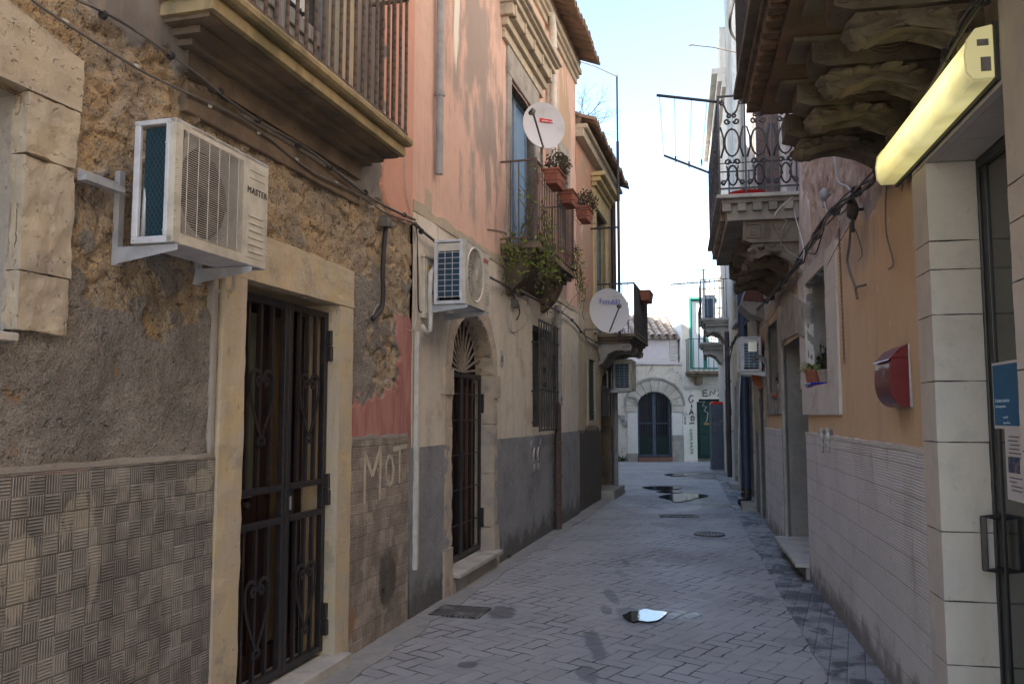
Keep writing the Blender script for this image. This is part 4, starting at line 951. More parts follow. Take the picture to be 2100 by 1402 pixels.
# ================================================================ HOUSE R1: orange house with the shop door (right, near)
XR1 = zr(13.5); hR = thing('orange_house', 'orange rendered house with ribbed white base and carved stone balcony overhead', 'house', FR, (XR1, 0, 0)); oR = XR1
xP0, xP1 = R(1887, 724, .03)[0], R(1917, 724, .03)[0]; xN = R(2086, 700, .03)[0]; sofT = 2.83
win = (R(1656, 700)[0], R(1699, 700)[0], 1.86, 2.87)
d0, d1 = R(1617, 1100)[0], R(1667, 1180)[0]; doorR = (d0, d1, -.1, 2.42)
nar = (R(1577, 740)[0], R(1600, 740)[0], 1.87, 2.85)
d2 = (zr(13.25), zr(12.45), -.1, 2.0)
irb = (zr(10.7), zr(9.6), 3.9, 6.2)
holesR = [win, doorR, nar, d2, (xP1, xN, -.1, sofT), irb]
def zoneR(x, z):
    zc = -x * .98; n = fbm(x, z, 1.6, 5, 21.); n2 = fbm(x, z, 6., 3, 2.)
    up = vsm(0, .03, z - 2.96 - n * .16 - n2 * .05 - (zc - 6) * .02)              # 1 above the orange paint
    pale = vsm(7.9, 8.05, zc + n * .4 + n2 * .08); return up, pale, 0, 1
def dispR(x, z):
    up, pale, _, _ = zoneR(x, z); ro = .012 + fbm(x, z, 9, 4, 3.) * .018 + max(0, fbm(x*2.2, z*.7, 9, 3, 13.)) * .035
    y = fbm(x, z, 1.2, 3, 7.) * .008; return y + (ro - y) * up * (1 - pale)
mb = MB()
wall_grid(mb, zr(9.6), zr(4.0), 2.6, 5.2, .03, holesR, dispR, zoneR); wall_grid(mb, zr(9.6), zr(4.0), -.05, 2.6, .12, holesR, dispR, zoneR)
wall_grid(mb, XR1, zr(9.6), -.05, 5.2, .1, holesR, dispR, zoneR); wall_grid(mb, zr(4.0), 4.5, -.05, 5.2, .15, holesR, dispR, zoneR); wall_grid(mb, XR1, 4.5, 5.2, 10.4, .2, holesR, dispR, zoneR)
shell(mb, XR1, 4.5, 10.4, 6.)
m = Mt('orange_render', (.62,.455,.29), .88, spec=.2); at = m.N('ShaderNodeAttribute', attribute_name='zone').outputs['Color']; sp = m.N('ShaderNodeSeparateColor', {0: at})
m.blot((.58,.42,.26), 1.3, .4, .62); m.blot((.66,.50,.33), 2.2, .5, .7, st=(1.6,1.6,.3), amt=.7); m.blot((.46,.34,.22), 1.4, .54, .70, st=(1.6,1.6,.35), amt=.6); m.blot((.70,.58,.43), 9., .62, .68, amt=.55); m.ell((.36,.31,.26), zr(5.8)-oR, 2.75, 1.1, .35, 3., 1.6, .35, .8, st=(2,2,.5), amt=.75); m.ell((.42,.29,.18), zr(4.7)-oR, 1.6, .35, .3, 3., 1.6, .4, .9, st=(2,2,.4), amt=.7)
ro = m.mix((.44,.365,.31), (.34,.275,.235), m.ramp(m.noise(3.4, 6.), .4, .62)); ro = m.mix(ro, (.40,.31,.26), m.ramp(m.noise(8., 5., (2.,2.,.6)), .55, .68, 0., .8)); ro = m.mix(ro, (.14,.095,.075), m.ramp(m.noise(7., 5., (3.5,3.5,.9)), .62, .7, 0., .8))
pa = m.mix((.60,.54,.50), (.53,.475,.44), m.ramp(m.noise(1.6, 5.), .4, .6))
jit = m.mth('MULTIPLY', m.mth('SUBTRACT', m.noise(20., 4.), .5), .3)
up_ = m.mix(ro, pa, m.ramp(m.mth('ADD', sp.outputs[1], jit), .45, .55)); m.over(up_, m.ramp(m.mth('ADD', sp.outputs[0], jit), .45, .55))
m.ell((.30,.25,.21), zr(9.6)-oR, 3.0, 2.4, .22, 4., 1.2, .4, .55, amt=.85)
m.bump(m.noise(8., 5.), .3, .015); m.bump(m.noise(60., 5.), m.mth('MULTIPLY_ADD', sp.outputs[0], .6, .25), .008); M['orange'] = m.end()
part('wall', mb, M['orange'], hR, smooth=True)
# ribbed dado
m = Mt('ribbed_tiles', (.44,.40,.36), .75, spec=.3); x, y, z = m.xyz(); H = .166
z = m.mth('ADD', z, m.mth('MULTIPLY', m.mth('SUBTRACT', m.noise(2.2, 3.), .5), .02)); rz_ = m.mth('DIVIDE', z, H); fr = m.mth('FRACT', rz_); e = m.mth('MINIMUM', fr, m.mth('SUBTRACT', 1., fr)); rib = m.mth('PINGPONG', m.mth('MULTIPLY', fr, 10.), .5)
cx_ = m.mth('FRACT', m.mth('DIVIDE', x, .333)); ex = m.mth('MINIMUM', cx_, m.mth('SUBTRACT', 1., cx_))
wn_ = m.N('ShaderNodeTexWhiteNoise', {'Vector': m.vec(m.mth('FLOOR', m.mth('DIVIDE', x, .333)), m.mth('FLOOR', rz_), 2.)}, noise_dimensions='3D').outputs['Value']
m.c = m.mix((.72,.70,.68), (.65,.635,.62), wn_); m.blot((.50,.47,.44), 1.8, .5, .7, amt=.6); m.blot((.36,.33,.29), 5., .58, .70, st=(1,1,.2), amt=.55); m.blot((.30,.28,.25), 26., .62, .70, amt=.6)
m.over((.17,.15,.14), m.ramp(m.mth('ADD', z, m.mth('MULTIPLY', m.noise(5., 5.), -.5)), -.2, .0, .9, 0.))
m.over((.42,.39,.36), m.ramp(rib, .0, .3, .5, 0.)); m.over((.2,.18,.165), m.ramp(e, .0, .03, .8, 0.)); m.over((.42,.39,.36), m.ramp(ex, .0, .008, .5, 0.))
m.bump(m.mth('MULTIPLY', m.ramp(rib, .05, .35), m.ramp(e, .02, .05)), .8, .005); m.bump(m.noise(50., 3.), .25, .003); M['ribbed'] = m.end()
mb = MB(); mb.box(d1 + .02, xP0 - .004, -.03, .02, -.05, 1.415); mb.box(d2[1] + .12, d0 - .06, -.03, .02, -.05, 1.415); part('ribbed_dado', mb, M['ribbed'], hR, bevel=.006)
mb = MB(); n = 90; a, b = d1 + .02, xP0 - .01
mb.prism([(a + (b-a)*k/n, 1.404) for k in range(n+1)] + [(b - (b-a)*k/n, 1.43 + .012 * fbm(k*.3, 0, 1.)) for k in range(n+1)], 'y', -.034, .0); part('mortar_lip', mb, M['whitestone'], hR)
# stone pilasters and lintel round the shop door
js = [-.05, .44, .73, 1.05, 1.47, 1.76, 2.08, 2.30, 2.44, sofT]
mb = MB()
for a, b in zip(js[:-1], js[1:]): mb.box(xP0, xP1, -.035, .19, a + .003, b - .003)
for a, b in zip(js[:-1], js[1:]): mb.box(xN, xN + .34, -.035, .19, a + .003, b - .003 if b < sofT else 3.3)
n = 3
for k in range(n): q = xP1 + (xN - xP1) * k / n; mb.box(q + .003, q + (xN - xP1) / n - .003, -.035, .19, sofT + .003, 2.995)
mb.box(xP0, xP1 - .003, -.035, .19, sofT + .003, 2.995)
m = plaster('white_stone_cladding', (.60,.555,.48), (.55,.515,.46), (.40,.36,.30), .85, 1.4, .2, .2, streak=(.50,.45,.37)); x, y, z = m.xyz(); m.blot((.26,.22,.18), 1.1, .62, .74, amt=.5)
M['clad'] = m.end(); mb.cur = 1
for zq in js[1:-1]: mb.box(xP0 + .004, xP1 - .004, -.031, .186, zq - .004, zq + .004); mb.box(xN + .004, xN + .33, -.031, .186, zq - .004, zq + .004)
part('pilaster', mb, [M['clad'], M['cabledark']], hR, bevel=.003); wear_all(hR, 'pilaster', amt=.008, size=.10, lv=4)
mb = MB(); mb.box(xP1 - .02, xP1 + .02, .19, .24, 0, sofT); mb.box(xN - .06, xN + .0, .19, .24, 0, sofT); mb.box(xP1 + .02, xN - .06, .19, .24, sofT - .05, sofT); mb.box(xP1 + .02, xN - .06, .19, .24, .0, .12)
mb.box(xP1 + .02, xP1 + .085, .2, .235, .12, sofT - .05); sd_ = part('shop_door', mb, metal('anthracite_frame', (.02,.022,.024), .35), hR, bevel=.004)
mb = MB(); mb.box(xP1 + .085, xN - .06, .21, .22, .12, sofT - .05); part('pane', mb, M['glassdark'], sd_)
hxx = xP1 + .16; ha, hb = R(2030, 960, -.14), R(2035, 1065, -.14)
mb = MB(); q0_, q1_ = .89, 1.13; mb.tube([(xP1 + .06, .2, q1_), (xP1 + .06, .13, q1_), (xP1 + .06, .13, q0_), (xP1 + .06, .2, q0_)], 1, sec=[(-.012,-.014),(.012,-.014),(.012,.014),(-.012,.014)])
part('handle', mb, M['iron'], sd_, bevel=.003)
# posters on the glass
def poster(px0, px1, y0, y1, c, label, draw):
    x0 = R(px0, (y0+y1)/2, -.2)[0]; x1 = R(px1, (y0+y1)/2, -.2)[0]; za = R(px1, y0, -.2)[1]; zb = R(px0, y1, -.2)[1]
    t = thing('poster', label, 'poster', FR, ((x0+x1)/2, .2, zb)); mb = MB(); mb.box(x0, x1, .199, .204, zb, za); part('sheet', mb, Mt('poster_paper', (.62,.62,.64), .7).end(), t); draw(t, x0, x1, zb, za)
def d1_(t, x0, x1, zb, za):
    mb = MB(); mb.box(x0 + .012, x1 - .012, .197, .1985, zb + .015, za - .012); part('print', mb, Mt('blue_print', (.02,.13,.28), .6).end(), t)
    w_ = Mt('pale_blue_ink', (.45,.6,.7), .6).end()
    for k, (tx, s) in enumerate((('Il centro storico', .026), ('e il suo quartiere', .018), ('', .0), ('ore 18.30', .014), ('ingresso libero', .013))):
        if tx: part('lettering', text_mb(tx, s, TM(x0 + (.03 if k < 2 else .12), .1962, zb + .12 - k * .024)), w_, t)
def d2_(t, x0, x1, zb, za):
    ink = Mt('grey_ink', (.12,.11,.15), .7).end(); mb = MB(); n = 14
    for k in range(n):
        z = za - .035 - k * (za - zb - .06) / n
        if .40 < k / n < .68: continue
        a = x0 + .03 + random.uniform(0, .03); mb.box(a, a + random.uniform(.08, .17), .197, .1985, z, z + .005)
    part('print', mb, ink, t); mb = MB(); zc = za - (za - zb) * .5; mb.box(x0 + .03, x0 + .16, .197, .1985, zc - .035, zc + .035)
    q = Mt('photo_print', (.03,.06,.16), .5); q.blot((.22,.16,.12), 14., .5, .6); q.blot((.35,.4,.36), 22., .58, .7); part('picture', mb, q.end(), t)
poster(2037, 2096, 735, 878, 0, 'blue poster with pale lettering taped to the dark shop door', d1_)
poster(2064, 2125, 882, 1022, 0, 'white notice with small photo below the blue poster', d2_)
# window with cracked stone surround
mb = MB(); w0, w1, w2, w3 = win; jl = R(1646, 700)[0]; jr = R(1722, 700)[0]
for a, b in ((w2, 2.22), (2.224, 2.6), (2.604, 2.98)): mb.box(w1, jr, -.018, .06, a, b)
for a, b in ((w2, 2.4), (2.404, 2.98)): mb.box(jl - .1, w0, -.018, .06, a, b)
mb.box(w0 + .003, w1 - .003, -.02, .06, w3, 3.0)
n = 2
for k in range(2): q = jl + .02 + k * (jr - jl) * .5; mb.box(q, q + (jr - jl) * .5 - .006, -.024, .06, 1.60, w2 - .003)
part('window_surround', mb, M['whitestone'], hR, bevel=.005); wear_all(hR, 'window_surround', amt=.012, size=.09, lv=4)
mb = MB(); reveal(mb, w0, w1, w2, w3, 0, .55); reveal(mb, *doorR, 0, .5); reveal(mb, *nar, 0, .4); reveal(mb, *d2, 0, .4); reveal(mb, *irb, 0, .3, back=False)
m = plaster('grey_reveal_plaster', (.26,.245,.225), (.20,.19,.175), (.12,.115,.105), .92, 2.2, .4, .5); part('opening_reveal', mb, m.end(), hR)
mb = MB(); mb.box(d0 + .01, d1 - .01, .44, .48, 0, 2.42); mb.box(w0 + .02, w1 - .02, .5, .53, w2, w3); part('door', mb, M['wooddark'], hR)
mb = MB(); mb.box(d0 - .07, d0, -.035, .05, -.05, 2.42); mb.prism([(d1 - .02, 2.36), (d1 + .1, 2.36), (d1 + .14, 2.7), (d0 + .5*(d1-d0), 2.98), (d0 - .08, 2.8), (d0 - .08, 2.42), (d0, 2.42), (d0 + .3, 2.47), (d1 - .35, 2.44)], 'y', -.03, .05)
mb.box(nar[1], nar[1] + .22, -.03, .05, nar[2], 2.95); mb.box(nar[0] - .14, nar[1] + .2, -.032, .05, 1.6, nar[2] - .003); mb.box(nar[0] - .18, nar[0], -.03, .05, nar[2], 2.95)
mb.box(d2[0] - .1, d2[0], -.03, .05, -.05, 2.0); mb.box(d2[1], d2[1] + .1, -.03, .05, -.05, 2.0); mb.box(d2[0] - .12, d2[1] + .12, -.035, .05, 2.003, 2.3)
part('cement_surround', mb, M['greystone'], hR, bevel=.015)
mb = MB(); mb.box(d0 - .02, d1 + .02, -.16, .4, .12, .165); part('door_step', mb, M['marble'], hR, bevel=.006)
mb = MB(); mb.box(d0 + .0, d1, -.06, .4, -.05, .117); part('step_riser', mb, M['greystone'], hR)
# --- carved brackets: greek key square, swag and leafy scroll on the side that faces x+
def bracket(parent, x, th, z, d, hh, mat, k=1., leaf=True):
    mb = MB(); zb = z - hh
    mb.prism([(0.02, z), (-d, z), (-d, z - hh*.42), (-d*.86, z - hh*.50), (0.02, z - hh*.50)], 'x', x - th, x)
    # arched leaf scroll below
    mb.prism([(0.02, z - hh*.501), (-d*.84, z - hh*.505), (-d*.9, z - hh*.66), (-d*.84, z - hh*.82), (-d*.72, z - hh*.86), (-d*.62, z - hh*.76), (-d*.45, z - hh*.66), (-d*.28, z - hh*.7), (-d*.16, z - hh*.9), (-d*.10, z - hh*1.05), (0.02, z - hh*1.1)], 'x', x - th*.85, x - th*.15)
    s = hh * .15; c = (-d + s*1.5, z - hh*.23); X = x + .006
    mb.tube([(X, c[0]+a*s, c[1]+b*s) for a, b in ((-1,-1),(1,-1),(1,1),(-1,1))], s*.13, 6, closed=True)
    mb.tube([(X, c[0]+a*s, c[1]+b*s) for a, b in ((-.55,-.55),(.5,-.55),(.5,.5),(-.3,.5),(-.3,-.1),(.1,-.1))], s*.12, 6)
    for q in (0, 1, 2): mb.tube([(X, c[0] + s*1.7 + q*s*.35, z - hh*.08), (X, c[0] + s*1.7 + q*s*.35, z - hh*.4)], s*.12, 6)
    y0, y1 = c[0] + s*2.9, -.08
    for q in range(4):
        sag = hh * (.10 + .07 * q); mb.tube([(X - .003, y0 + (y1-y0)*t/8, z - hh*.09 - sag * math.sin(math.pi*t/8)) for t in range(9)], hh*.022, 6)
    mb.box(x, x + .004, y0 - s*.1, y0 + s*.1, z - hh*.35, z - hh*.08)
    if leaf:
        for q in range(14):
            t = q / 13; yy = -d*.84 + (d*.7)*t; zz = z - hh*(.68 - .12*math.sin(math.pi*t)) 
            mb.blob((x - th*random.uniform(.2,.8), yy, zz), (th*.45, d*random.uniform(.07,.13), hh*random.uniform(.04,.09)), 12, .14)
        mb.blob((x - th*.5, -d*.82, z - hh*.75), (th*.42, d*.1, hh*.17), 10, .14); mb.blob((x - th*.5, -d*.07, z - hh*.96), (th*.45, d*.09, hh*.16), 10, .14)
    return worn(part('carved_bracket', mb, mat, parent), amt=.012, size=.06, lv=2)
NB = .85; nx0 = zr(5.02); nx1 = 1.2; nz_ = 3.60
mb = MB(); mb.box(nx0 - .02, nx1, -NB - .02, .02, nz_, nz_ + .045); mb.box(nx0 + .03, nx1, -NB + .03, .02, nz_ - .05, nz_ - .001); part('balcony_slab', mb, M['cabledark'] if 0 else M['corbel'], hR, bevel=.006)
mb = MB(); mb.box(nx0 + .10, nx1, -NB + .13, 0.02, nz_ - .15, nz_ - .051)
for k in range(38):
    q = nx0 + .10 + k * .13
    if q < 0: mb.box(q, q + .07, -NB + .05, -NB + .129, nz_ - .13, nz_ - .051)
for k in range(5): yq = -NB + .16 + k * .14; mb.box(nx0 + .04, nx0 + .099, yq, yq + .07, nz_ - .13, nz_ - .051)
mt = stone('brown_dentil_stone', (.17,.11,.075), (.12,.085,.06), (.06,.045,.035), 5., .4); worn(part('dentil_moulding', mb, mt, hR), amt=.014, size=.05, lv=2)
mb = MB()
for a in (nx0 + .36, nx0 + .90, nx0 + 1.45, nx0 + 2.0): mb.box(a - .0, a + .30, -.66, -.05, nz_ - .175, nz_ - .151)
part('underside_coffer', mb, M['corbel'], hR, bevel=.01)
for zc in (4.93, 4.40, 3.87, 3.30): bracket(hR, zr(zc), .20, nz_ - .152, .57, .30, M['corbel'])
mb = MB()
for z in (nz_ + .12, nz_ + 1.0): mb.box(nx0, nx1, -NB, -NB + .02, z, z + .02); mb.box(nx0, nx0 + .02, -NB + .02, 0, z, z + .02)
rN = part('balcony_railing', mb, M['iron'], hR); mb = MB(); mb.bar((nx0 + .01, -NB + .01, nz_ + .045), (nx0 + .01, -NB + .01, nz_ + 1.02), .008, 6)
repeat('baluster', mb, M['iron'], rN, [(.115 * k, 0, 0) for k in range(30)] + [(0, .115 * k, 0) for k in range(1, 7)])
# --- iron balcony with scrollwork
i1 = R(1640, 410)[0]; i0 = zr(11.24); ID = .80; iz = 3.88
mb = MB(); mb.box(i0 - .03, i1 + .03, -ID - .03, 0, iz - .04, iz); part('balcony_slab', mb, M['greystone'], hR, bevel=.006)
mb = MB(); mb.box(i0 + .07, i1 - .07, -ID + .08, 0, iz - .26, iz - .041); mb.box(i0 + .02, i1 - .02, -ID + .025, 0, iz - .085, iz - .0415)
for k in range(16): q = i0 + .03 + k * .151; mb.box(q, q + .085, -ID + .03, -ID + .079, iz - .17, iz - .0855)
for k in range(5): q = -ID + .03 + k * .155; mb.box(i1 - .069, i1 - .02, q, q + .09, iz - .17, iz - .0855); mb.box(i0 + .02, i0 + .069, q, q + .09, iz - .17, iz - .0855)
part('dentil_moulding', mb, stone('stained_balcony_stone', (.29,.26,.22), (.22,.195,.165), (.13,.11,.095), 3., .4, streak=(.22,.2,.17)), hR, bevel=.006)
for q in (i1 - .12, (i0 + i1) / 2 + .5, (i0 + i1) / 2 - .25, i0 + .35): bracket(hR, q, .2, iz - .262, .56, .46, M['corbel'])
rt = iz + 1.06
def panel(mb, P, w_, h0, h1, r=.0105):
    # scrollwork between two posts; P maps (u, z) to frame coordinates
    H = h1 - h0; m1 = h0 + H * .27; m2 = h0 + H * .72; c = w_ / 2
    def tb(pts, rr=r): mb.tube([P(u, z) for u, z in pts], rr, 6)
    def cir(u, z, a, b, n=16, st=0): mb.tube([P(u + a*math.cos(2*math.pi*k/n), z + b*math.sin(2*math.pi*k/n)) for k in range(n)], r, 6, closed=True)
    def curl(u, z, q, a0, sg, turns=1.15): return [(u + q*(1-.7*k/14)*math.cos(a0 + sg*turns*2*math.pi*k/14), z + q*(1-.7*k/14)*math.sin(a0 + sg*turns*2*math.pi*k/14)) for k in range(15)]
    cir(c, (m1+m2)/2, w_*.30, H*.15)
    for sg in (-1, 1):
        e = c + sg * w_ * .33
        tb([(c + sg*w_*.06, m2 + .0)] + curl(c + sg*w_*.19, m2 + .01, w_*.13, math.pi if sg > 0 else 0, sg)); tb([(c + sg*w_*.06, m1)] + curl(c + sg*w_*.19, m1 + .01, w_*.13, math.pi if sg > 0 else 0, -sg))
        tb(curl(c + sg*w_*.36, h1 - .06, w_*.11, math.pi/2, -sg)[::-1] + [(c + sg*w_*.22, h1 - .02 - H*.13), (c + sg*w_*.1, m2 + .08)] + curl(c + sg*w_*.12, m2 + .07, w_*.1, math.pi/2, sg))
        tb([(c + sg*w_*.46, m1 + .06), (c + sg*w_*.34, (m1+m2)/2 - .05), (c + sg*w_*.34, (m1+m2)/2 + .05), (c + sg*w_*.46, m2 - .05)])
        tb(curl(c + sg*w_*.36, h0 + .06, w_*.11, -math.pi/2, sg)[::-1] + [(c + sg*w_*.14, (h0+m1)/2), (c + sg*w_*.24, m1 - .03)])
        cir(c + sg*w_*.0, (h0+m1)/2, w_*.20, (m1-h0)*.40)
    mb.blob(P(c, (m1+m2)/2 + H*.15), (.014,)*3, 6); mb.blob(P(c, (m1+m2)/2 - H*.15), (.014,)*3, 6)
    tb([(0, m1), (w_, m1)], .006)
mb = MB(); y = -ID
for z in (iz + .06, rt - .01):
    mb.box(i0, i1, y, y + .022, z, z + .016); mb.box(i0, i0 + .022, y + .022, 0, z, z + .016); mb.box(i1 - .022, i1, y + .022, 0, z, z + .016)
n1, n2 = 3, 8
for k in range(n1): mb.box(i1 - .021, i1 - .003, y + k*ID/n1, y + .018 + k*ID/n1, iz, rt); mb.box(i0 + .003, i0 + .021, y + k*ID/n1, y + .018 + k*ID/n1, iz, rt)
mb.box(i1 - .021, i1 - .003, -.03, -.012, iz, rt)
for k in range(1, n2): q = i0 + (i1 - i0) * k / n2; mb.box(q - .009, q + .009, y + .002, y + .02, iz, rt)
ri = part('wrought_railing', mb, M['iron'], hR)
for k in range(n1):
    mb = MB(); panel(mb, lambda u, z, k=k: (i1 - .012, y + .018 + k*ID/n1 + u, z), ID/n1 - .018, iz + .075, rt - .012); part('scroll_panel', mb, M['iron'], ri, smooth=True)
pw = (i1 - i0) / n2
mb = MB(); panel(mb, lambda u, z: (i0 + .009 + u, y + .011, z), pw - .018, iz + .075, rt - .012); repeat('scroll_panel', mb, M['iron'], ri, [(k * pw, 0, 0) for k in range(n2)], smooth=True)
# drying rack: two arms out from the rail, four wires, pegs
t = thing('drying_rack', 'black clothes drying rack with wires and pegs reaching out from the scrollwork balcony', 'drying rack', FR, (i1, y, rt)); mb = MB()
xa, xb = i1 - .1, i0 + .05; zr_ = rt - .03
mb.tube([(xa, -ID + .05, zr_), (xa, -1.43, zr_ + .13)], .017, 8); part('arm', mb, M['iron'], t); mb = MB(); mb.tube([(xb, -ID + .05, zr_), (xb, -1.40, zr_ + .30)], .017, 8); part('arm', mb, M['iron'], t)
mb = MB()
for yy in (-1.40, -1.24, -1.06, -.90): ka = (-yy - .75) / .65; mb.tube([(xa, yy, zr_ + .13*ka), ((xa+xb)/2, yy, zr_ + .17*ka), (xb, yy, zr_ + .29*ka)], .003, 5)
part('wires', mb, M['cabledark'], t)
for k, (yy, xx_) in enumerate(((-1.24, xb + .15), (-1.06, xb + .12), (-.90, xb + .4))):
    x_, z_ = xx_, zr_ + .27 * (-yy - .75) / .65
    mb = MB(); mb.box(x_, x_ + .012, yy - .012, yy - .002, z_ - .06, z_ + .03); mb.box(x_, x_ + .012, yy + .002, yy + .012, z_ - .06, z_ + .03)
    solo('clothes_peg', mb, M['iron'], ['dark clothes peg on the outer wire of the drying rack', 'dark clothes peg on the middle wire of the drying rack', 'dark clothes peg on the innermost wire of the drying rack'][k], 'clothes peg', FR, (x_, yy, z_ - .06))
# upstairs door behind the iron balcony, shutter leaf
mb = MB(); mb.box(irb[0], irb[1], .2, .24, irb[2], irb[3]); part('balcony_door', mb, M['glass'], hR)
mb = MB(); a, b = irb[1], irb[1] + .35
mb.box(irb[1] - .04, irb[1], -.20, 0, irb[2] + .02, irb[3] - .1)
for k in range(26): zq = irb[2] + .1 + k * .078; mb.box(irb[1] - .046, irb[1] + .006, -.17, -.04, zq, zq + .05)
part('shutter', mb, M['brownpipe'], hR); mb = MB(); mb.box(irb[0], irb[0] + .05, -.2, 0, irb[2] + .02, irb[3] - .1); part('shutter', mb, M['brownpipe'], hR)
mb = MB(); mb.box(irb[1] + .003, irb[1] + .2, -.05, .05, 3.88, 6.2); mb.box(irb[0] - .2, irb[0] - .003, -.05, .05, 3.88, 6.2); mb.box(irb[0] - .2, irb[1] + .2, -.05, .05, 6.203, 6.5); part('balcony_door_surround', mb, M['whitestone'], hR, bevel=.01)
mb = MB(); mb.lathe([(.11, 0), (.15, .12), (.16, .12), (.12, 0)], 20, Matrix.Translation((i1 - .25, -.5, iz)) @ Matrix.Diagonal((1, 1.25, .6, 1)))
solo('red_basin', mb, M['red'], 'red plastic basin on the floor of the scrollwork balcony', 'basin', FR, (i1 - .25, -.5, iz))
# blind bulging out of the far upper window
mb = MB(); c = zr(12.9)
for k in range(12): 
    q = c + k * .055; mb.prism([(-.02, 4.25), (-.05, 4.25), (-.22, 3.55), (-.30, 3.3), (-.28, 3.28), (-.03, 3.25)], 'x', q, q + .045)
part('slatted_blind', mb, M['woodred'], hR)
mb = MB(); mb.prism([(0, 3.24), (-.32, 3.27), (-.34, 3.22), (-.2, 3.08), (0, 3.0)], 'x', c - .05, c + .7); part('window_ledge', mb, M['greystone'], hR)
# orange elbow pipe
x = zr(12.75); t = pipe('drainpipe', [(x, -.1, 7.), (x, -.1, 2.32)], .075, M['greypipe'], 'grey drainpipe ending in an orange elbow above the orange wall', FR, loc=(x, -.1, 2.0))
mb = MB(); mb.lathe([(.08, -.06), (.095, -.05), (.095, .05), (.08, .06)], 18, Matrix.Translation((x, -.1, 2.34))); mb.tube([(x, -.1, 2.32), (x, -.1, 2.2), (x + .05, -.06, 2.1), (x + .12, .03, 2.02)], .078, 14); part('orange_elbow', mb, Mt('orange_plastic', (.45,.14,.06), .5).end(), t, smooth='a')
# ================================================================ HOUSE R2, R3 (right, far)
XR2 = zr(19.9); XR3 = zr(27.2)
def sidehouse(name, label, a, b, top, mat, holes): 
    t = thing(name, label, 'house', FR, (a, 0, 0)); mb = MB(); wall_grid(mb, a, b, -.05, top, .12, holes, lambda x, z: fbm(x, z, 1.4, 3, 3.) * .012); shell(mb, a, b, top, 6.); part('wall', mb, mat, t, smooth=True)
    mb = MB(); [reveal(mb, *h[:4], 0, .25) for h in holes]; part('opening_reveal', mb, M['greystone'], t); return t
m = plaster('yellow_grey_render', (.50,.37,.17), (.42,.33,.19), (.27,.24,.19), .9, 1.1, .4, .4, streak=(.30,.28,.24)); x, y, z = m.xyz()
m.over(m.mix((.40,.38,.34), (.30,.285,.26), m.ramp(m.noise(1.3, 5.), .4, .6)), m.ramp(m.mth('ADD', z, m.mth('MULTIPLY', m.noise(2., 4.), -.4)), 4.0, 4.2)); m.over((.23,.22,.21), m.ramp(m.mth('ADD', z, m.mth('MULTIPLY', m.noise(3., 4.), .3)), 1.5, 1.4))
hol2 = [(zr(15.2), zr(14.3), -.1, 2.3), (zr(17.4), zr(16.5), 1.3, 2.5), (zr(18.9), zr(18.2), -.1, 2.2), (zr(15.5), zr(14.4), 3.6, 5.6), (zr(18.6), zr(17.5), 3.6, 5.6)]
h2 = sidehouse('narrow_house', 'narrow yellow and grey house hung with pipes and cables beyond the orange house', XR2, XR1, 12.6, m.end(), hol2)
mb = MB()
for a, b, c, d in hol2:
    mb.box(a - .12, a, -.04, .05, max(c, -.05), d + .12); mb.box(b, b + .12, -.04, .05, max(c, -.05), d + .12); mb.box(a, b, -.04, .05, d, d + .12)
    if c > 0: mb.box(a - .16, b + .16, -.08, .05, c - .1, c - .003)
part('window_surround', mb, M['greystone'], h2, bevel=.01)
mb = MB(); mb.box(zr(18.95), zr(18.1), -.2, .2, -.05, .12); mb.box(zr(15.3), zr(14.2), -.25, .2, -.05, .14); part('door_step', mb, M['greystone'], h2, bevel=.01)
m = plaster('pale_far_render', (.58,.54,.48), (.50,.46,.41), (.36,.33,.29), .9, 1.2, .3, .3); hol3 = [(zr(22.2), zr(21.6), 4.1, 6.1), (zr(25.0), zr(24.3), 3.7, 5.7), (zr(23.6), zr(22.9), -.1, 2.3)]
h3 = sidehouse('tall_pale_house', 'tall pale house with small balconies at the far end of the lane', XR3, XR2, 10.7, m.end(), hol3)
mb = MB(); layers(mb, XR3, XR2 - .05, [(9.6, 9.75, .1, 0), (9.751, 9.95, .2, 0), (9.951, 10.1, .34, 0)]); mb.box(zr(21.5), zr(20.3), -.12, .1, 10.101, 11.3); part('cornice', mb, M['whitestone'], h3, bevel=.01)
mb = MB(); mb.box(zr(22.4), zr(21.8), -.3, .05, 6.2, 9.0); part('bay_panel', mb, M['whitestone'], h3, bevel=.02)
def smallbal(par, x0, x1, z, d, n=9):
    mb = MB(); layers(mb, x0, x1, [(z-.07, z, d, 0), (z-.13, z-.071, d-.05, .04), (z-.2, z-.131, d-.12, .08)]); part('balcony_slab', mb, M['greystone'], par, bevel=.01)
    for a in (x0 + .15, x1 - .35):
        mb = MB(); mb.prism([(0, z-.2), (-d+.16, z-.2), (-d+.12, z-.32), (-d+.2, z-.38), (-d+.3, z-.33), (-.2, z-.4), (-.08, z-.58), (0, z-.6)], 'x', a, a + .2); part('scroll_bracket', mb, M['greystone'], par, bevel=.01)
    mb = MB(); rt = z + 1.0; mb.box(x0, x1, -d, -d+.02, rt-.02, rt); mb.box(x1-.02, x1, -d+.02, 0, rt-.02, rt); mb.box(x0, x0+.02, -d+.02, 0, rt-.02, rt); mb.box(x0, x1, -d, -d+.02, z+.08, z+.1)
    r = part('balcony_railing', mb, M['iron'], par); mb = MB(); mb.bar((x0+.01, -d+.01, z), (x0+.01, -d+.01, rt), .009, 6)
    repeat('baluster', mb, M['iron'], r, [(k*(x1-x0-.02)/n, 0, 0) for k in range(n+1)] + [(x1-x0-.02, k*d/6, 0) for k in range(1, 6)])
smallbal(h3, zr(22.7), zr(21.1), 4.05, .68); smallbal(h3, zr(25.4), zr(24.0), 3.68, .66)
mb = MB(); xp = R(1531, 900, .12)[0]
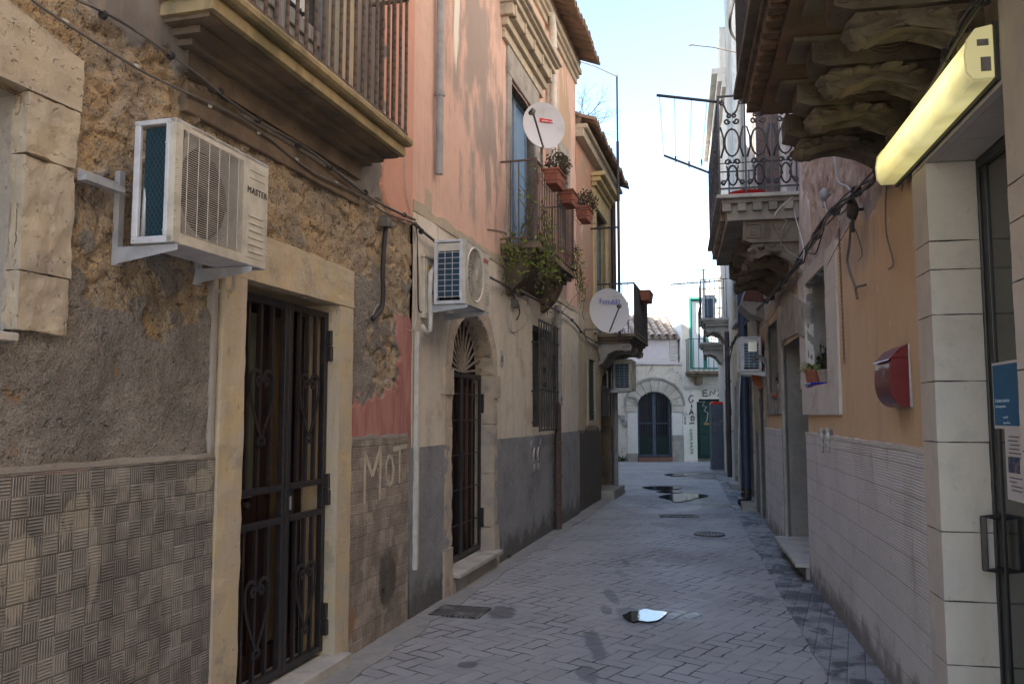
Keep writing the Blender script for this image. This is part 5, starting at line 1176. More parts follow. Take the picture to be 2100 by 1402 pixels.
t = pipe('drainpipe', [(xp, -.14, 12.3), (xp, -.14, 5.)], .085, M['whitepipe'], 'fat drainpipe, pale above and dark blue below, running to the ground on the right', FR, collars=[(xp, -.14, 7.), (xp, -.14, 9.2)], loc=(xp, -.14, 0))
mb = MB(); mb.tube([(xp, -.14, 5.), (xp, -.14, .32)], .082, 14); part('blue_lower_pipe', mb, M['bluepipe'], t, smooth='a')
mb = MB(); mb.tube([(xp, -.14, .34), (xp + .01, -.15, .16), (xp + .10, -.22, .09)], .09, 16); part('outlet_shoe', mb, M['blackpipe'], t, smooth='a')
mb = MB(); mb.tube([(xp + .1, -.2, 2.4), (xp + .14, -.24, 1.8), (xp + .08, -.24, 1.5), (xp + .16, -.26, 1.2), (xp + .2, -.28, .6), (xp + .14, -.26, .32), (xp + .1, -.2, .28)], .012, 6)
solo('loose_hose', mb, M['cablewhite'], 'thin pale hose hanging in front of the dark blue drainpipe', 'hose', FR, (xp + .1, -.2, .28), smooth=True)
xb_ = R(1497, 900, .08)[0]; pipe('drainpipe', [(xb_, -.1, 3.6), (xb_, -.1, .12)], .06, M['blackpipe'], 'black iron drainpipe at the far end of the right-hand row', FR, collars=[(xb_, -.1, 2.4), (xb_, -.1, 1.2)])
# ================================================================ far houses across the square
XK = B(1399, 800)[0]; kA0, kA1 = B(1308, 900)[0], B(1378, 900)[0]; kT = B(1343, 803)[1]; kc = (kA0 + kA1) / 2; kr = (kA1 - kA0) / 2; kz = kT - kr * .82
K1 = thing('arched_gate_house', 'low old house with wide round arch and tiled roof facing down the lane', 'house', FB, (1.0, 0, 0))
zL = B(1330, 747)[1]; zU = B(1330, 692)[1]
mb = MB(); wall_grid(mb, -3, XK, -.05, zL, .06, [(kA0, kA1, -.1, kT, kr * .82)], lambda x, z: fbm(x, z, 1.3, 4, 1.) * .02); shell(mb, -3, XK, zL, 4.)
m = plaster('peeling_white_wall', (.72,.68,.60), (.64,.60,.52), (.38,.35,.31), .92, 1.2, .5, .5, streak=(.33,.30,.26)); m.blot((.26,.24,.21), 2.4, .57, .64, amt=.75, dist=.6); m.blot((.35,.24,.15), 1.4, .64, .72, amt=.5); m.blot((.33,.31,.28), 11., .6, .68, amt=.7); part('wall', mb, m.end(), K1, smooth=True)
mb = MB(); mb.box(-3, XK - .05, .35, 4, zL, zU); mb.box(-3, XK + .02, -.06, .36, zL, zL + .06); part('attic_wall', mb, plaster('lilac_grey_render', (.64,.60,.63), (.60,.565,.59), (.48,.46,.48), .9, 1.5).end(), K1)
mb = MB(); xa_ = B(1352, 740)[0]; mb.box(B(1306,740)[0], B(1382,740)[0], .0, .32, zL + .062, zL + .11); mb.box(B(1306,740)[0], B(1382,740)[0], .0, .04, zL + .17, zL + .2); part('roof_ledge', mb, M['whitestone'], K1)
mb = MB()
for k in range(9): mb.box(XK - .35, XK - .05 - .05 * (k % 2), .31, .40, zL + .07 + k * .1, zL + .16 + k * .1)
part('quoins', mb, M['whitestone'], K1, bevel=.01)
mb = MB(); coppi(mb, -2.9, XK - .15, .18, zU + .01, 8, .36, .26, .115, .42); mb.prism([(.3, zU + .02), (3.2, zU + .02 + 2.9 * math.tan(.36)), (3.2, zU - .1), (.3, zU - .05)], 'x', -3, XK - .05); part('roof', mb, M['rooftile2'], K1)
mb = MB(); arch_ring(mb, kc, kz, kr, kr + .40, -.06, .2, kr * .82, kr * .82 + .42, blocks=9, gap=.01); mb.box(kA0 - .42, kA0, -.07, .2, kz - .22, kz - .004); mb.box(kA1, kA1 + .42, -.07, .2, kz - .22, kz - .004)
part('arch_surround', mb, stone('sooty_arch', (.58,.54,.47), (.44,.41,.36), (.12,.11,.10), 2.2, .6), K1, bevel=.012)
mb = MB(); arch_ring(mb, kc, kz, kr + .405, kr + .47, -.09, .0, kr * .82 + .425, kr * .82 + .5); part('arch_moulding', mb, M['greystone'], K1)
mb = MB(); mb.box(kA0 - .36, kA0 - .003, -.05, .2, .28, kz - .224); mb.box(kA1 + .003, kA1 + .36, -.05, .2, .9, kz - .224); part('white_jamb', mb, plaster('whitewash', (.72,.70,.66), (.66,.64,.6), (.45,.42,.38), .9, 2.).end(), K1, bevel=.01)
mb = MB(); mb.box(kA0 - .4, kA0 - .003, -.06, .2, -.05, .277); mb.box(kA1 + .003, kA1 + .4, -.055, .2, -.05, .897); part('jamb_foot', mb, M['greystone'], K1, bevel=.01)
mb = MB(); mb.box(kA0, kA1, -.1, .25, -.05, .15); part('brick_step', mb, stone('brick_step_stone', (.26,.12,.09), (.2,.12,.10), (.1,.08,.07), 9.), K1, bevel=.01)
mb = MB(); reveal(mb, kA0, kA1, .15, kT, 0, .3, rise=kr * .82, back=False); part('gate_reveal', mb, M['greystone'], K1)
mb = MB(); a0, a1 = kA0 + .02, kA1 - .02
mb.box(kc - .06, kc + .06, .12, .2, .16, kT - .03); mb.box(a0, a0 + .06, .12, .2, .16, kz + .2); mb.box(a1 - .06, a1, .12, .2, .16, kz + .2); mb.box(a0 + .06, kc - .06, .12, .19, .16, .24); mb.box(kc + .06, a1 - .06, .12, .19, .16, .24)
mb.box(a0 + .06, kc - .06, .125, .19, 1.28, 1.33); mb.box(kc + .06, a1 - .06, .125, .19, 1.28, 1.33)
gK = part('gate', mb, metal('blue_grey_gate', (.075,.10,.14), .5), K1, bevel=.004)
mb = MB(); mb.box(a0, kc - .065, .15, .17, .24, .86); mb.box(kc + .065, a1, .15, .17, .24, .86); part('gate_panel', mb, M['woodgreen'], gK)
mb = MB()
for k in range(12):
    x = a0 + .1 + k * (a1 - a0 - .2) / 11; hh = kz + math.sqrt(max(0, 1 - ((x - kc) / kr) ** 2)) * kr * .8 - .02
    if abs(x - kc) > .07: mb.box(x - .008, x + .008, .11, .126, .25, hh)
for z in (.9, 1.5, 1.95): mb.box(a0, a1, .108, .115, z, z + .014)
part('gate_bars', mb, M['iron'], gK); mb = MB(); mb.box(kA0, kA1, .2, .21, .15, kT); part('glazing', mb, M['glass'], gK)
def kbox(name, px, py, w_, hh, label, cat, mat, d=.09, txt=None):
    x, z = B(px, py); t = thing(name, label, cat, FB, (x, 0, z - hh/2)); mb = MB(); mb.box(x - w_/2, x + w_/2, -d, 0, z - hh/2, z + hh/2); part('case', mb, mat, t, bevel=.008)
    if txt: part('lettering', text_mb(txt, hh * .75, TM(x - w_*.33, -d - .002, z - hh*.27)), M['iron'], t)
kbox('number_plaque', 1403.5, 817, .14, .15, 'white square number plate beside the round arch', 'number plate', M['marble'], .03, '41')
kbox('meter_box', 1276, 856, .16, .17, 'upper left pale meter box on the wall by the arch', 'meter box', M['greypipe']); kbox('meter_box', 1281, 867, .15, .15, 'lowest dark-fronted meter box on the wall by the arch', 'meter box', M['greypipe'])
kbox('letter_box', 1404, 846, .13, .1, 'small white box between the arch and the green door', 'letter box', M['steel_white']); kbox('intercom_panel', 1404.5, 862, .09, .28, 'slim grey panel below the white box by the green door', 'intercom', M['greypipe'], .04)
# right-hand far house
K2 = thing('green_window_house', 'sunlit white house with tall green framed window over a balcony', 'house', FB, (XK, 0, 0)); X2 = B(1530, 800)[0]; T2 = B(1400, 592)[1]
gd = (B(1429, 870)[0], B(1481, 870)[0], -.1, B(1455, 818)[1], .12); gw = (B(1417, 700)[0], B(1476, 700)[0], B(1450, 757)[1], B(1450, 614)[1])
mb = MB(); wall_grid(mb, XK, X2, -.05, T2, .08, [gd, gw], lambda x, z: fbm(x, z, 1.3, 4, 2.) * .01, y=-.04); shell(mb, XK, X2, T2, 5., -.04); part('wall', mb, plaster('bright_white_render', (.76,.73,.66), (.70,.66,.57), (.42,.38,.30), .9, 1.3, .3, .3).end(), K2, smooth=True)
mb = MB(); reveal(mb, *gd[:4], -.04, .2, rise=.12); reveal(mb, *gw, -.04, .15); part('opening_reveal', mb, M['greystone'], K2)
mb = MB(); mb.box(gd[0], gd[1], .1, .14, .1, gd[3]); mb.box(gd[0] + .1, gd[1] - .1, .07, .099, .2, .85); mb.box(gd[0] + .1, gd[1] - .1, .07, .099, .95, 1.6); dK = part('door', mb, M['woodgreen'], K2, bevel=.008)
mb = MB(); mb.box(gd[0] + .25, gd[0] + .55, .055, .069, 1.25, 1.32); part('letter_slot', mb, metal('brass', (.35,.25,.08), .35, met=.8), dK)
frenchwin(gw[0], gw[1], gw[2], gw[3], .03, M['woodteal'], K2, 1, Mt('painted_white_reflection', (.72,.76,.76), .15, spec=.6).end(), 2, .06)  # white pane colour stands in for a bright reflection
mb = MB(); mb.box(gw[0] - .06, gw[0], -.08, .0, gw[2], gw[3]); mb.box(gw[1], gw[1] + .06, -.08, 0, gw[2], gw[3]); mb.box(gw[0] - .06, gw[1] + .06, -.08, 0, gw[3], gw[3] + .06); part('window_surround', mb, M['woodteal'], K2)
bz2 = B(1440, 768)[1]; mb = MB(); bx0_, bx1_ = B(1402, 760)[0] + .05, X2; layers(mb, bx0_, bx1_, [(bz2, bz2+.1, .62, 0), (bz2-.08, bz2-.001, .55, .05)]); mb.box(bx0_ + .3, bx0_ + .5, -.45, 0, bz2-.35, bz2-.081); part('balcony_slab', mb, M['darkstone'], K2, bevel=.01)
mb = MB(); layers(mb, XK + .05, X2, [(2.52, 2.6, .12, 0), (2.46, 2.519, .08, 0)]); part('cornice', mb, M['whitestone'], K2)
mb = MB(); rt = bz2 + 1.2; mb.box(bx0_, bx1_, -.6, -.58, rt-.02, rt); mb.box(bx0_, bx0_+.02, -.58, 0, rt-.02, rt); rK = part('balcony_railing', mb, M['iron'], K2)
mb = MB(); mb.bar((bx0_+.01, -.59, bz2+.1), (bx0_+.01, -.59, rt), .012, 6); repeat('baluster', mb, M['iron'], rK, [(.17*k, 0, 0) for k in range(12)] + [(0, .19, 0), (0, .38, 0)])
# graffiti strokes
mb = MB()
def gs(pts, w_=.045, d=.06): mb.tube([(B(a, b, d)[0], -d, B(a, b, d)[1]) for a, b in pts], 1, sec=[(-.001,-w_/2),(.001,-w_/2),(.001,w_/2),(-.001,w_/2)], up=(0,1,0))
gs([(1451,799),(1441,801),(1442,812),(1452,811)]); gs([(1442,806),(1449,805)]); gs([(1456,811),(1457,801),(1464,808),(1467,799)]); gs([(1471,801),(1479,800),(1472,812),(1481,813)])
gs([(1422,812),(1417,810),(1412,818),(1416,826),(1422,822),(1419,819)]); gs([(1418,829),(1419,836)]); gs([(1414,850),(1418,838),(1422,849)]); gs([(1415,846),(1421,845)]); gs([(1417,853),(1418,862),(1423,861),(1424,855),(1418,853)]); gs([(1414,868),(1424,867)])
part('graffiti', mb, Mt('grey_black_spray', (.09,.09,.09), .8).end(), K2)
mb = MB(); 
def gs2(pts, w_=.035, d=-.068): mb.tube([(B(a, b, d)[0], -d, B(a, b, d)[1]) for a, b in pts], 1, sec=[(-.001,-w_/2),(.001,-w_/2),(.001,w_/2),(-.001,w_/2)], up=(0,1,0))
gs2([(1434,824),(1445,823),(1440,832),(1449,834),(1444,842),(1452,846),(1450,860),(1446,868)]); part('graffiti', mb, M['greypipe'], dK)
mb = MB()
def gs3(pts, w_=.025, d=.06): mb.tube([(B(a, b, d)[0], -d, B(a, b, d)[1]) for a, b in pts], 1, sec=[(-.001,-w_/2),(.001,-w_/2),(.001,w_/2),(-.001,w_/2)], up=(0,1,0))
for (a, b) in ((1417, 885), (1418, 897), (1418, 912), (1419, 925)): gs3([(a-3, b-4), (a+3, b-4), (a, b-4), (a, b+4)]); gs3([(a-3, b+5), (a+3, b+2)])
part('graffiti', mb, Mt('green_spray', (.10,.30,.12), .7).end(), K2)
# block added left of the square, out of sight from the lane, to shade it
KD = thing('square_shade_block', 'added unseen house block that shades the square', 'house', FW, (-4, 25, 0)); mb = MB(); mb.box(-9.5, .3, 20.65, 28.8, -.05, 8.2); part('wall', mb, M['orange'] if 0 else plaster('ochre_plain', (.45,.36,.24), (.4,.32,.22)).end(), KD)
KT = thing('tower_shade_block', 'added unseen tower block that shades the upper right-hand walls', 'house', FW, (-11, 8, 0)); mb = MB(); mb.box(-15, -8.8, 6.2, 12.5, -.05, 22); part('wall', mb, plaster('pale_plain', (.5,.45,.36), (.44,.4,.33)).end(), KT)  # unseen block added to keep the upper right-hand walls in shade
# ================================================================ air conditioners
M['acpanel'] = metal('ivory_enamel', (.60,.575,.49), .38); M['acwhite'] = metal('bluish_white_enamel', (.62,.64,.68), .38)
m = Mt('blue_coil_mesh', (.012,.04,.06), .5, .3, .5); x, y, z = m.xyz(); k_ = 2 * math.pi / .021
a_ = m.mth('ABSOLUTE', m.mth('SINE', m.mth('MULTIPLY', m.mth('ADD', y, m.mth('MULTIPLY', z, .6)), k_ / 2))); b_ = m.mth('ABSOLUTE', m.mth('SINE', m.mth('MULTIPLY', m.mth('SUBTRACT', y, m.mth('MULTIPLY', z, .6)), k_ / 2)))
mn = m.mth('MINIMUM', a_, b_); m.over((.03,.095,.13), m.ramp(mn, .1, .3, 1., 0.)); m.bump(m.ramp(mn, .1, .35, 1., 0.), .8, .004); M['coil'] = m.end()
m = Mt('finned_coil', (.02,.05,.085), .4, .5, .5); x, y, z = m.xyz(); f = m.mth('PINGPONG', m.mth('MULTIPLY', y, 1.), .004); m.over((.05,.10,.15), m.ramp(f, .001, .003)); M['fins'] = m.end()
def ac_unit(label, F, x0, wd, z0, h, y0, dp, near=-1, style='square', txt=None, front=None, end=None, brackets=True, tcol=None):
    # near: which end of the unit shows its coil (-1: low x, +1: high x)
    x1 = x0 + wd; y1 = y0 + dp; fm = front or M['acpanel']; em = end or M['acwhite']   # y0 outer (front, negative), y1 inner
    t = thing('air_conditioner', label, 'air conditioner', F, (x0, y1, z0)); T_ = .018
    ex = x0 if near < 0 else x1; s = 1 if near < 0 else -1
    mb = MB(); mb.box(x0, x1, y0, y1, z0 + h - .022, z0 + h); mb.box(x0, x1, y0 + .004, y1, z0, z0 + .03); mb.box(x0, x1, y1 - .008, y1, z0 + .03, z0 + h - .022) if 0 else None
    fx = x1 - T_ if near < 0 else x0; mb.box(fx, fx + T_, y0 + .03, y1, z0 + .03, z0 + h - .022)
    for yy in (y1 - .03,): mb.box(ex, ex + s * .02, yy, yy + .03, z0 + .03, z0 + h - .022)
    mb.box(ex, ex + s * .02, y0 + .03, y0 + .05, z0 + .03, z0 + h - .022)
    part('casing', mb, em, t, bevel=.004)
    g0, g1 = (x0 + wd * .07, x0 + wd * .70) if near < 0 else (x0 + wd * .30, x0 + wd * .93)
    gz0, gz1 = z0 + h * .09, z0 + h * .93; mb = MB(); yp = y0
    if style == 'square':
        for (a, b, c, d) in ((x0, g0, z0 + .002, z0 + h - .002), (g1, x1, z0 + .002, z0 + h - .002), (g0, g1, z0 + .002, gz0), (g0, g1, gz1, z0 + h - .002)): mb.box(a, b, yp, yp + .03, c, d)
    else:
        c = ((g0 + g1) / 2, (gz0 + gz1) / 2); rr = min(g1 - g0, gz1 - gz0) / 2; n = 32
        out = [(x0, z0), (x1, z0), (x1, z0 + h), (x0, z0 + h)]
        def sq(a):
            u, v = math.cos(a), math.sin(a); tt = min([( (x1 if u > 0 else x0) - c[0]) / u if abs(u) > 1e-6 else 9, ((z0 + h if v > 0 else z0) - c[1]) / v if abs(v) > 1e-6 else 9]); return (c[0] + u*tt, c[1] + v*tt)
        angs = sorted([2*math.pi*k/n for k in range(n)] + [math.atan2(q[1]-c[1], q[0]-c[0]) % (2*math.pi) for q in out]); m_ = len(angs)
        vs = [(sq(a)[0], yp, sq(a)[1]) for a in angs] + [(c[0] + rr*math.cos(a), yp, c[1] + rr*math.sin(a)) for a in angs] + [(c[0] + rr*math.cos(a), yp + .05, c[1] + rr*math.sin(a)) for a in angs] + [(sq(a)[0], yp + .03, sq(a)[1]) for a in angs]
        fs = []
        for i in range(m_): j = (i + 1) % m_; fs += [(i, m_+i, m_+j, j), (m_+i, 2*m_+i, 2*m_+j, m_+j), (i, j, 3*m_+j, 3*m_+i)]
        mb.add(vs, fs); mb.lathe([(rr, .0), (rr + .012, .008), (rr + .02, 0)], 32, Matrix.Translation((c[0], yp, c[1])) @ Matrix.Rotation(math.pi/2, 4, 'X'), cap=False)
    # pressed louvres on the service side
    pa, pb = (g1 + wd*.06, x1 - wd*.05) if near < 0 else (x0 + wd*.05, g0 - wd*.06)
    mb.box(pa - .008, pb + .008, yp - .002, yp, z0 + h*.07, z0 + h*.92)
    for k in range(6): zq = z0 + h * (.12 + .065 * k); mb.box(pa + .008, pb - .006, yp - .006, yp - .002, zq, zq + .009)
    for k in range(2): zq = z0 + h * (.80 + .07 * k); mb.box(pa + .008, pb - .006, yp - .005, yp - .002, zq, zq + .006)
    if near < 0 and style == 'square':
        for k in range(12): zq = z0 + h * (.12 + .068 * k); mb.box(x0 + .006, x0 + .02, yp - .003, yp, zq, zq + .006)
    part('front_panel', mb, fm, t, bevel=.003)
    mb = MB(); cxx, czz = (g0 + g1) / 2, (gz0 + gz1) / 2; fr = min(g1 - g0, gz1 - gz0) * .47
    n = 32; angs = [2*math.pi*k/n for k in range(n)]
    def rq(a): u, v = math.cos(a), math.sin(a); tt = min((g1-g0)/2/max(abs(u),1e-6), (gz1-gz0)/2/max(abs(v),1e-6)); return (cxx + u*tt, czz + v*tt)
    if style == 'square':
        vs = [(rq(a)[0], yp + .022, rq(a)[1]) for a in angs] + [(cxx + fr*math.cos(a), yp + .03, czz + fr*math.sin(a)) for a in angs] + [(cxx + fr*.97*math.cos(a), yp + .08, czz + fr*.97*math.sin(a)) for a in angs]
        for i in range(n): pass
        mb.add(vs, [(i, (i+1) % n, n + (i+1) % n, n + i) for i in range(n)] + [(n+i, n+(i+1) % n, 2*n+(i+1) % n, 2*n+i) for i in range(n)])
    else: mb.lathe([(fr, -.012), (fr, .03)], 28, Matrix.Translation((cxx, yp + .04, czz)) @ Matrix.Rotation(-math.pi/2, 4, 'X'), cap=False)
    part('fan_shroud', mb, M['greypipe'] if style == 'square' else fm, t)
    mb = MB(); mb.box(x0 + .03, x1 - .03, yp + .085, y1 - .04, z0 + .03, z0 + h - .03); part('inner_housing', mb, M['dark'], t)
    mb = MB()
    for k in range(5):
        a = 2*math.pi*k/5; pts = [(fr*.15*math.cos(a), fr*.15*math.sin(a)), (fr*.9*math.cos(a-.2), fr*.9*math.sin(a-.2)), (fr*.92*math.cos(a+.5), fr*.92*math.sin(a+.5)), (fr*.2*math.cos(a+.8), fr*.2*math.sin(a+.8))]
        mb.add([(cxx + p[0], yp + .055 + .012*i_, czz + p[1]) for i_, p in zip((0,0,1,1), pts)], [(0,1,2,3)])
    mb.lathe([(.03, 0), (.035, .02), (.02, .025)], 16, Matrix.Translation((cxx, yp + .06, czz)) @ Matrix.Rotation(math.pi/2, 4, 'X')); part('fan', mb, M['cabledark'], t)
    mb = MB()
    if style == 'square':
        n = 46
        for k in range(n): zq = gz0 + (gz1 - gz0) * (k + .5) / n; q = max(0, abs(k - n/2 + .5) - n/2 + 4) * .004; mb.bar((g0 + q, yp - .003, zq), (g1 - q, yp - .003, zq), .0017, 4)
        for k in range(6): xq = g0 + (g1 - g0) * (k + .35) / 6; mb.bar((xq, yp - .005, gz0), (xq, yp - .005, gz1), .0018, 4)
    else:
        for k in range(1, 12): q = fr * k / 11.2; mb.tube([(cxx + q*math.cos(a), yp - .006 + .006*k/11, czz + q*math.sin(a)) for a in [2*math.pi*i/28 for i in range(28)]], .0018, 4, closed=True)
        for k in range(26): mb.tube([(cxx + fr*1.0*r*math.cos(2*math.pi*k/26 + r*.7), yp - .009 + .006*r, czz + fr*1.0*r*math.sin(2*math.pi*k/26 + r*.7)) for r in (.12, .4, .7, 1.)], .0024, 4)
        mb.lathe([(.045, 0), (.045, .008), (.001, .012)], 20, Matrix.Translation((cxx, yp - .004, czz)) @ Matrix.Rotation(math.pi/2, 4, 'X'))
    part('fan_grille', mb, M['whitepipe'] if style == 'square' else fm, t)
    mb = MB(); xe = ex + s * .022
    if style == 'square':
        mb.box(xe, xe + s*.03, y0 + .048, y1 - .04, z0 + .035, z0 + h - .03); part('side_coil', mb, M['coil'], t)
        mb = MB(); mb.tube([(xe + s*.0, y1 - .045, z0 + .03), (xe + s*.01, y1 - .042, z0 + h*.45), (xe + s*.03, y1 - .06, z0 + h*.62), (xe + s*.05, y1 - .09, z0 + h*.66)], .011, 10); part('wrapped_hose', mb, M['galv'], t, smooth=True)
        mb = MB()
        for (yy, zz) in ((y1 - .014, z0 + h - .012), (y0 + .04, z0 + h - .012), (y1 - .014, z0 + .015), (y0 + .045, z0 + h*.8), (y0 + .045, z0 + .05)): mb.blob((ex - s*.002, yy, zz), (.004, .005, .005), 6)
        for k in range(4): mb.blob((x0 + wd*(.15 + .25*k), y0 - .001, z0 + h - .012), (.005, .003, .005), 6)
        part('screw', mb, M['galv'], t)
    else:
        ya, yb = y0 + .05, y1 - .035; mb.box(ex + s*.012, ex + s*.03, ya, yb, z0 + .06, z0 + h - .11); part('side_coil', mb, M['fins'], t)
        mb = MB()
        for k in range(4): q = ya + (yb - ya) * k / 3; mb.bar((ex - s*.004, q, z0 + .05), (ex - s*.004, q, z0 + h - .1), .003, 4)
        for k in range(9): q = z0 + .06 + (h - .17) * k / 8; mb.bar((ex - s*.006, ya, q), (ex - s*.006, yb, q), .003, 4)
        part('side_grille', mb, em, t)
        mb = MB(); mb.box(ex + s*.004, ex + s*.01, ya, yb, z0 + h - .095, z0 + h - .03); part('side_vent', mb, fm, t)
    if txt:
        s_ = txt[1]; part('lettering', text_mb(txt[0], s_, TM(pa + txt[2], yp - .004, z0 + h * txt[3]), space=1.15), tcol or M['iron'], t)
    if brackets:
        for xq in (x0 + wd * .03, x0 + wd * .80) if near < 0 else (x0 + wd*.12, x1 - wd*.08):
            b = MB(); w_ = .032
            b.box(xq, xq + w_, -.028, -.0, z0 - .08, z0 + h * .62); b.prism([(-.028, z0 - .004), (y0 - .01, z0 - .004), (y0 - .01, z0 - .03), (-.028, z0 - .075)], 'x', xq, xq + .003); b.box(xq + .003, xq + w_, y0 - .01, -.028, z0 - .008, z0 - .004)
            part('bracket', b, M['galv'], t)
    return t
xa, ztop = L(362, 240, .315); zb_ = L(352, 495, .315)[1]; xe_ = L(551, 340, .315)[0]
t1 = ac_unit('large ivory air conditioner above the barred double door, its blue coil bare at one end', FL, xa, xe_ - xa, zb_, ztop - zb_, -.315, .205, txt=('MASTER', .043, -.014, .66))
mb = MB(); q = xa - .0; mb.prism([(-.03, zb_+.22), (-.075, zb_+.22), (-.075, zb_+.245), (-.03, zb_+.245)], 'x', xa - .22, xa); mb.prism([(-.03, zb_+.245), (-.036, zb_+.245), (-.036, zb_+.27), (-.03, zb_+.27)], 'x', xa - .22, xa); part('cross_rail', mb, M['galv'], t1)
xa, ztop = L(955, 489, .40); zb_ = L(955, 622, .40)[1]; xe_ = L(1001, 520, .40)[0]
tr = Mt('red_ink', (.4,.03,.03), .5).end()
ac_unit('middle air conditioner with round fan grille above the arched door', FL, xa, max(.70, xe_ - xa), zb_, ztop - zb_, -.40, .28, style='round', txt=('SHARP', .045, -.03, .8), tcol=tr)
xa, ztop = L(1279, 723, .55); zb_ = L(1279, 778, .55)[1]
ac_unit('far air conditioner under the scroll bracket balcony of the corner house', FL, zl(16.9), .8, ztop - .62, .60, -.50, .36, style='round')
x1_, ztop = R(1519, 690, .36); zb_ = R(1519, 762, .36)[1]
t4 = ac_unit('worn white air conditioner with foil-wrapped pipes on the narrow right-hand house', FR, x1_ - .8, .8, zb_, ztop - zb_, -.37, .29, near=1, style='round', front=M['acwhite'])
mb = MB(); mb.tube([(x1_ + .02, -.2, zb_ + .15), (x1_ + .06, -.16, zb_ + .22), (x1_ + .05, -.08, zb_ + .2), (x1_ + .02, -.02, zb_ + .1)], .03, 8); mb.box(x1_, x1_ + .012, -.26, -.14, ztop - .22, ztop - .08)
part('foil_wrap', mb, Mt('crumpled_foil', (.6,.6,.6), .25, .9).end(), t4)
xq, zq = R(1489, 655, .3); ac_unit('pale air conditioner standing on the far right-hand balcony', FR, zr(22.2), .8, 4.06, .62, -.62, .3, near=1, style='round', front=M['acwhite'], brackets=False)
# ================================================================ satellite dishes
def dish(label, F, c, n, rx, arm, txt, size, tmat, mount, plate=None):
    # c centre in frame coordinates, n facing direction (frame), arm: feed end (frame), mount: tube points
    t = thing('satellite_dish', label, 'satellite dish', F, mount[0]); n = Vector(n).normalized(); c = Vector(c)
    zq = Vector((0, 0, 1)); u = zq.cross(n).normalized(); v = n.cross(u)
    Mx = Matrix((u, v, n)).transposed().to_4x4(); Mx.translation = c
    mb = MB(); prof = [(rx * k / 8, .05 * (k / 8) ** 2 * rx / .35) for k in range(1, 9)]
    mb.lathe([(.001, 0)] + prof + [(rx + .008, prof[-1][1] + .002), (rx + .008, prof[-1][1] - .01), (rx * .5, -.012), (.001, -.02)], 40, Mx, cap=False)
    m = Mt('dish_white', (.56,.56,.57), .45); m.blot((.47,.47,.47), 4., .5, .7); part('reflector', mb, m.end(), t, smooth='a')
    mb = MB(); a = Vector(arm); base = c - v * rx * .98 + n * .02; mb.tube([base - n*.05, base, a], .011, 8)
    mb.blob(a, (.028, .028, .04), 10); part('feed_arm', mb, M['greypipe'] if 0 else M['cable'], t, smooth=True)
    mb = MB(); mb.lathe([(.024, -.05), (.03, 0.), (.024, .02)], 14, Matrix.Translation(a) @ n.to_track_quat('Z', 'Y').to_matrix().to_4x4()); part('feed_horn', mb, M['cabledark'], t)
    mb = MB(); mb.tube(mount, .017, 10); mb.tube([mount[-1], c - n * .03], .02, 8); part('mount', mb, M['cable'], t, smooth='a')
    if plate: part('badge', plate(u, v, n, c), M['red'], t)
    tm = Mx @ Matrix.Translation((txt[1], txt[2], .05 * rx / .35 * (txt[1] ** 2 + txt[2] ** 2) / rx ** 2 + .016)); part('lettering', text_mb(txt[0], size, tm, ext=.0008, shear=.2 if plate else 0), tmat, t)
blue = Mt('blue_pen', (.04,.07,.35), .6).end(); wt = Mt('white_print', (.8,.8,.8), .5).end()
xc, zc = L(1113, 259, .42); dc = Vector((xc, -.42, zc)); nd = Vector((-.72, -.60, -.02))
def badge(u, v, n, c):
    mb = MB(); Mx = Matrix((u, v, n)).transposed().to_4x4(); Mx.translation = c; mb.box(-.045, .155, .045, .09, .006, .011, Mx); return mb
fx, fz = L(1097, 236, .62); 
dish('tilted white satellite dish with red badge on the rail of the planted balcony', FL, dc, nd, .265, (fx - .10, -.62, fz), ('uome esse', -.02, .052), .036, wt, [(b0 + .05, -.41, rt if 0 else 4.47), (b0 + .25, -.42, 4.47), (xc + .04, -.40, 4.52), (xc + .10, -.38, zc - .1)], badge)
xc, zc = L(1247, 638, .62); dc = (xc, -.62, zc); xm_, zm_ = L(1197, 676, 0); fx, fz = L(1231, 634, .8)
dish('larger white satellite dish with blue handwriting below the corner balcony', FL, dc, (-.78, -.60, .02), .345, (xc - .42, -.86, zc + .02), ('FomAEL', -.17, .11), .115, blue, [(xm_, 0, zm_), (xm_ + .02, -.3, zm_), (xc + .02, -.56, zm_ + .02), (xc + .05, -.57, zc - .1)])
# ================================================================ mailbox, lamp, meters, chain
x0, z0 = R(1868, 835); x1 = x0 + .0; mxa = R(1790, 760, .10)[0]
zt_, zb_ = R(1868, 708)[1] + .03, R(1868, 832)[1]; mw = .36; mx1 = R(1869, 770, 0)[0]; mx0 = mx1 - mw; mh = .345; zb_ = R(1869, 836)[1] + .005
t = thing('letterbox', 'dark red metal letterbox with a rounded front on the orange wall', 'letterbox', FR, ((mx0 + mx1)/2, 0, zb_)); Dm = .115
prof = [(0, zb_), (-.03, zb_)] + [(-.03 - (Dm-.03) * math.sin(a), zb_ + mh*.40 * (1 - math.cos(a))) for a in [math.pi/2*k/8 for k in range(1, 9)]] + [(-Dm * .97, zb_ + mh*.62), (-Dm*.86, zb_ + mh*.78), (0, zb_ + mh*.78)]
m = Mt('dark_red_enamel', (.16,.012,.018), .3, spec=.5); m.blot((.12,.01,.014), 5., .4, .7); md = m.end()
mb = MB(); mb.prism(prof, 'x', mx0 + .006, mx1 - .006); part('box', mb, md, t, bevel=.004)
mb = MB(); lid = [(0, zb_ + mh), (-.012, zb_ + mh), (-Dm*.5, zb_ + mh*.93), (-Dm*.98, zb_ + mh*.76), (-Dm*1.02, zb_ + mh*.735), (-Dm*.98, zb_ + mh*.735), (-Dm*.5, zb_ + mh*.90), (0, zb_ + mh*.96)]
